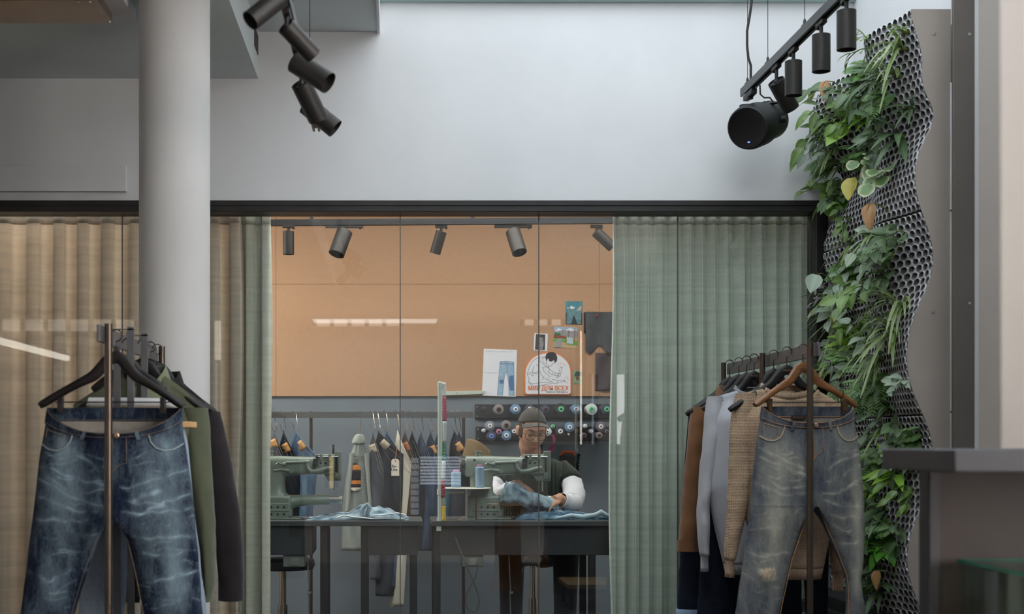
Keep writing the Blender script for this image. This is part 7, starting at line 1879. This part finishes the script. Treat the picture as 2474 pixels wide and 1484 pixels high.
# glasses
gl = MB()
for s_ in (-1, 1):
    pts = [HP(s_ * .034 + .0265 * math.cos(a) * (1 + .06 * abs(math.cos(a))), -.101 + .012 * (abs(s_ * .034 + .0265 * math.cos(a)) / .06) ** 2, .004 + .0225 * math.sin(a)) for a in [2 * math.pi * i / 28 for i in range(29)]]
    gl.tube(pts, .0018, 6, caps=False)
    gl.tube([HP(s_ * .061, -.089, .012), HP(s_ * .074, -.070, .014), HP(s_ * .082, -.01, .014), HP(s_ * .082, .012, .006)], .0016, 6)
gl.tube([HP(-.0085, -.101, .010), HP(0, -.1035, .0125), HP(.0085, -.101, .010)], .0018, 6)
go = build('glasses', gl, mat('brown_acetate', (50, 38, 30), .3), person)
for s_ in (-1, 1):
    mb = MB(); mb.lathe([(.026, 0), (.0005, .0006)], HP(s_ * .034, -.0985, .004), HM.to_3x3() @ Vector((0, -1, 0)), 24, cap0=False); build('lens', mb, glass_mat('lens_glass_%d' % s_, (.95, .97, .97)) if 'lens_glass_%d' % s_ not in MATS else MATS['lens_glass_%d' % s_], go)
# clothes
def RS(a, n):
    out = []
    for i in range(len(a) - 1):
        for q in range(n): out.append(a[i] + (a[i+1] - a[i]) * (q / n))
    return out + [a[-1]]
mb = MB(); mb.rings(torso_rings(.014)[:-1], True, False, False)
for a in (armL, armR):
    c = a[0]; mb.tube([c + Vector((-.06 if c.x > sh.x else .06, 0, .0)), c, a[1], a[1].lerp(a[2], .45)], [.050, .072, .070, .068], 20, caps=False)
vest = build('knitted_vest', mb, m_vest, person, 60, solid=.004)
for a, infl in ((armL, 1), (armR, 1)):
    mb = MB(); pts = [a[0].lerp(a[1], .5), a[1], a[1].lerp(a[2], .5), a[2], a[2].lerp(a[3], .5), a[3], a[3].lerp(a[4], .5), a[4], a[4].lerp(a[5], .7)]
    R0 = [.052, .056, .060, .064, .064, .058, .050, .044, .036]; mb.tube(RS(pts, 5), RS(R0, 5), 32, caps=False)
    mb.v = [v + Vector((1, 1, 1)) * (.010 * noise.noise(v * 16) + .004 * noise.noise(v * 40)) for v in mb.v]
    build('shirt_sleeve', mb, m_shirt, person, 180, solid=.002)
mb = MB(); mb.tube([nb + Vector((.066 * math.cos(a), .058 * math.sin(a) - .006, .012 * math.sin(a) + .004)) for a in [2 * math.pi * i / 30 for i in range(31)]], .006, 8, flat=1.8); build('shirt_collar', mb, m_shirt, person, 60)
mb = MB()
for s_ in (-1, 1):
    mb.tube([Vector((sh.x + s_ * .07, 8.34, .58)), Vector((sh.x + s_ * .13, 8.05, .59)), Vector((sh.x + s_ * .15, 7.875, .565)), Vector((sh.x + s_ * .15, 7.90, .30)), Vector((sh.x + s_ * .15, 7.95, .09))], [.115, .088, .072, .064, .058], 18)
build('trousers', mb, m_trs, person, 60)
mb = MB()
for s_ in (-1, 1): mb.tube([Vector((sh.x + s_ * .15, 7.985, .045)), Vector((sh.x + s_ * .15, 7.93, .055)), Vector((sh.x + s_ * .15, 7.83, .04)), Vector((sh.x + s_ * .15, 7.76, .03))], [.036, .046, .044, .03], 14)
build('shoes', mb, m_black, person)
# ================================================================ the shop behind the viewer, seen mirrored in the glass
m_brownply = mat('brown_plywood', (206, 140, 80), .5, 0, .15, 4)
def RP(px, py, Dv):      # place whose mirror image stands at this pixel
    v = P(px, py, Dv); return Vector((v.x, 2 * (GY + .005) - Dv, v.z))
# trestle table with flared plywood legs
t = thing('trestle_table', 'brown plywood trestle table in the shop', 'table', (1.15, 3.0, 0))
zt2 = .66
for x0, x1, f_ in ((.84, 1.03, .06), (1.22, 1.42, .07)):
    mb = MB(); mb.prism([(x0 - f_, 0), (x1 + f_ * .2, 0), (x1, zt2), (x0 + f_, zt2)], 3.0, 3.03); build('trestle_leg', mb, m_brownply, t)
mb = MB(); mb.box(.8, 1.5, 2.5, 3.05, zt2, zt2 + .03); build('table_top', mb, m_brownply, t)
for f_ in (2.5,):
    mb = MB(); mb.box(.86, .89, f_, f_ + .03, 0, zt2); mb.box(1.4, 1.43, f_, f_ + .03, 0, zt2); build('front_legs', mb, m_brownply, t)
# pale low table
t = thing('low_table', 'pale oak low table in the shop', 'table', (1.4, 4.0, 0))
mb = MB(); mb.box(1.25, 1.85, 3.75, 4.35, .15, .18); build('table_top', mb, m_board, t)
mb = MB(); mb.box(1.27, 1.3, 3.8, 3.83, 0, .15); mb.box(1.8, 1.83, 4.28, 4.31, 0, .15); mb.box(1.27, 1.3, 4.28, 4.31, 0, .15); mb.box(1.8, 1.83, 3.8, 3.83, 0, .15); build('legs', mb, m_black, t)
# white grid shelving with linear lamp on the left
t = thing('grid_shelf', 'white wire grid shelf in the shop', 'shelf', (-3.6, 1.5, 0))
mb = MB()
for y in np.linspace(-.6, 4.2, 10): mb.box(-3.61, -3.59, y - .008, y + .008, 0, 2.02)
for z in (.55, .95, 1.35, 1.72): mb.box(-3.61, -3.58, -.6, 4.2, z - .008, z + .008)
build('wire_grid', mb, mat('white_wire', (238, 238, 235), .4), t)
t = thing('linear_lamp', 'long white linear lamp in the shop', 'lamp', (-3.5, 1.6, 2.08))
mb = MB(); mb.box(-3.53, -3.47, -.7, 3.6, 2.08, 2.13); build('diffuser', mb, emat('lamp_diffuser', (255, 246, 232), 6.0), t)
mb = MB(); mb.box(-3.54, -3.46, -.7, 3.6, 2.13, 2.15); build('housing', mb, m_wall, t)
# ventilation pipe with elbow
t = thing('ventilation_pipe', 'pale spiral ventilation pipe in the shop', 'pipe', (-3, 3, 2.6))
mb = MB(); mb.tube([Vector((-3.0, 4.6, 2.62)), Vector((-3.0, 1.7, 2.62)), Vector((-2.99, 1.5, 2.65)), Vector((-2.98, 1.42, 2.76)), Vector((-2.98, 1.40, 2.9))], .075, 16); build('pipe', mb, mat('pale_pipe', (236, 230, 220), .4), t)
# rear wall windows with frames; some panes glow in place of lit things
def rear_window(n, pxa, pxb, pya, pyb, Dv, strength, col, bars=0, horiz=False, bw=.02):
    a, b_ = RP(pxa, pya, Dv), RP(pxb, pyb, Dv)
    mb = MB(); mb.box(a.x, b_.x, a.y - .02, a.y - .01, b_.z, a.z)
    o = struct('window_%d' % n, mb, emat('bright_pane_%d' % n, col, strength))
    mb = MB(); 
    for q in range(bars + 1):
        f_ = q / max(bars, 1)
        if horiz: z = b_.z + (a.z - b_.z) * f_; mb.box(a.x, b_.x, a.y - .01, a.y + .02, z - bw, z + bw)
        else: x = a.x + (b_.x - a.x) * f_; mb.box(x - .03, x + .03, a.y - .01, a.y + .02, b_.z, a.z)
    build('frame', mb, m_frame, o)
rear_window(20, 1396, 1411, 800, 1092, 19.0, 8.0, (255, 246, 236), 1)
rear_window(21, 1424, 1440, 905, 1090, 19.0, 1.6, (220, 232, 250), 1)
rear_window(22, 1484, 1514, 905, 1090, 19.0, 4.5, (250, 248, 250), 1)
rear_window(23, 512, 574, 775, 870, 17.0, 3.0, (255, 238, 220), 2)  # glowing pane added for the bright view into the shop
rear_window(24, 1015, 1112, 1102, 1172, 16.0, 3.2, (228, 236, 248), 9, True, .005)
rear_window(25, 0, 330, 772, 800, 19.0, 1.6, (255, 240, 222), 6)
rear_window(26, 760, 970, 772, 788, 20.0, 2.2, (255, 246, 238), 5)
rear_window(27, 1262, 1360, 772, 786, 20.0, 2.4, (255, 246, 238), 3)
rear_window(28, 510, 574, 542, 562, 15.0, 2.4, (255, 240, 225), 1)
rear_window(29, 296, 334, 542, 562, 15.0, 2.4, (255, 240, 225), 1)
rear_window(30, 512, 574, 878, 1060, 17.0, 0.9, (236, 222, 208), 3)  # dimmer glowing pane added for the lower part of that view
rear_window(31, 790, 812, 1104, 1180, 17.0, 3.0, (255, 220, 150), 1)  # glowing pane added in place of a lamp-lit thing
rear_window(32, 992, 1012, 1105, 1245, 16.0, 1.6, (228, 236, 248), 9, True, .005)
mb = MB()
for z in (.65, 1.9, 3.15): mb.box(4.42, 4.5, -1.1, 1.5, z - .03, z + .03)
for y in (-1.1, .2, 1.5): mb.box(4.42, 4.5, y - .03, y + .03, .65, 3.15)
struct('window_40', mb, m_frame)  # unseen window frame added around the side fill lamp
# ================================================================ light and camera
w = bpy.data.worlds.new('sky'); scene.world = w; w.use_nodes = True
bg = w.node_tree.nodes['Background']; bg.inputs['Color'].default_value = (0.78, 0.9, 1.0, 1); bg.inputs['Strength'].default_value = 1.0
def area(name, loc, rot, sx, sy, power, col=(1, 1, 1), spread=math.pi):
    l = bpy.data.lights.new(name, 'AREA'); l.shape = 'RECTANGLE'; l.size = sx; l.size_y = sy; l.energy = power; l.color = col; l.spread = spread
    o = bpy.data.objects.new(name, l); COL.objects.link(o); o.location = loc; o.rotation_euler = rot
    return o
R_ = math.radians
# daylight through the skylight
area('skylight_daylight', ((XB2 + XR) / 2, 5.3, 4.13), (0, 0, 0), XR - XB2 - 0.1, 3.3, 46, (0.88, 0.95, 1.0))
# fill lamps added at the side and front, then the rear skylight
area('side_fill', (4.4, 0.2, 1.9), (0, R_(-90), 0), 2.6, 2.4, 590, (1.0, 0.93, 0.87))  # added fill lamp for garments and curtains, no real window
area('front_fill', (1.2, 2.2, 4.05), (R_(48), 0, 0), 2.4, 1.4, 64, (0.95, 0.98, 1.0))  # added fill tilted at the glass to brighten the curtains
area('rear_skylight_daylight', (-0.25, -5.1, 2.88), (0, 0, 0), 1.7, 0.7, 14, (1.0, 0.98, 0.95))
# workshop ceiling lights
area('workshop_light', (0.6, 7.85, 2.9), (0, 0, 0), 2.6, 0.6, 44, (1.0, 0.97, 0.94))
area('workshop_light_left', (-2.9, 8.2, 2.9), (0, 0, 0), 2.6, 0.8, 150, (1.0, 0.96, 0.91))
cam = bpy.data.cameras.new('camera'); co = bpy.data.objects.new('camera', cam); COL.objects.link(co)
co.location = (0, 0, EYE); co.rotation_euler = (R_(90), 0, 0)
cam.lens = 50; cam.sensor_width = 36; cam.sensor_fit = 'HORIZONTAL'
cam.shift_x = (2474 / 2 - CX) / 2474; cam.shift_y = (CY - 1484 / 2) / 2474
cam.dof.use_dof = True; cam.dof.focus_distance = 7.4; cam.dof.aperture_fstop = 3.6
cam.clip_end = 100
scene.camera = co
vs = scene.view_settings
vs.view_transform = 'Standard'; vs.look = 'None'; vs.gamma = 1; vs.use_curve_mapping = False; vs.exposure = 0.0
cy = scene.cycles
cy.max_bounces = 6; cy.diffuse_bounces = 3; cy.glossy_bounces = 3; cy.transmission_bounces = 3; cy.transparent_max_bounces = 12
cy.caustics_reflective = False; cy.caustics_refractive = False
cy.use_denoising = True; cy.use_adaptive_sampling = True; cy.adaptive_threshold = 0.02
cy.sample_clamp_indirect = 6
# ================================================================ shared group phrases of repeated things
GR = {'clothes_hanger': None, 'curtain': 'linen curtains behind the glass', 'clothes_rack': 'clothes racks in the shop', 'lighting_track': 'black lighting tracks', 'sewing_table': 'charcoal sewing tables',
      'sewing_machine': 'grey green sewing machines', 'stool': 'chrome stools', 'thread_rack': 'thread rack boards on the wall', 'thread_spool': 'blue spools on the thread stand', 'paper_tag': 'paper tags on the back rail',
      'photo_print': 'pictures pinned to the cork', 'instant_photo': 'pictures pinned to the cork', 'motor_box': 'motor boxes under the tables', 'treadle_rod': 'treadle rods under the tables', 'overshirt': 'overshirts on the racks'}
PLK = {k for k, *_ in PL} | {'pale_leaf_plant'}
for o in bpy.data.objects:
    if o.parent is not None or 'category' not in o or o.get('group'): continue
    nm = o.name.split('.')[0]
    if nm in PLK: o['group'] = 'plants growing in the living wall'
    elif nm == 'clothes_hanger': o['group'] = 'hangers on the left rack' if o.location.x < 0 else 'hangers on the right rack'
    elif nm == 'jeans': o['group'] = 'jeans on the left rack' if o.location.x < 0 else 'jeans on the right rack'
    elif GR.get(nm): o['group'] = GR[nm]
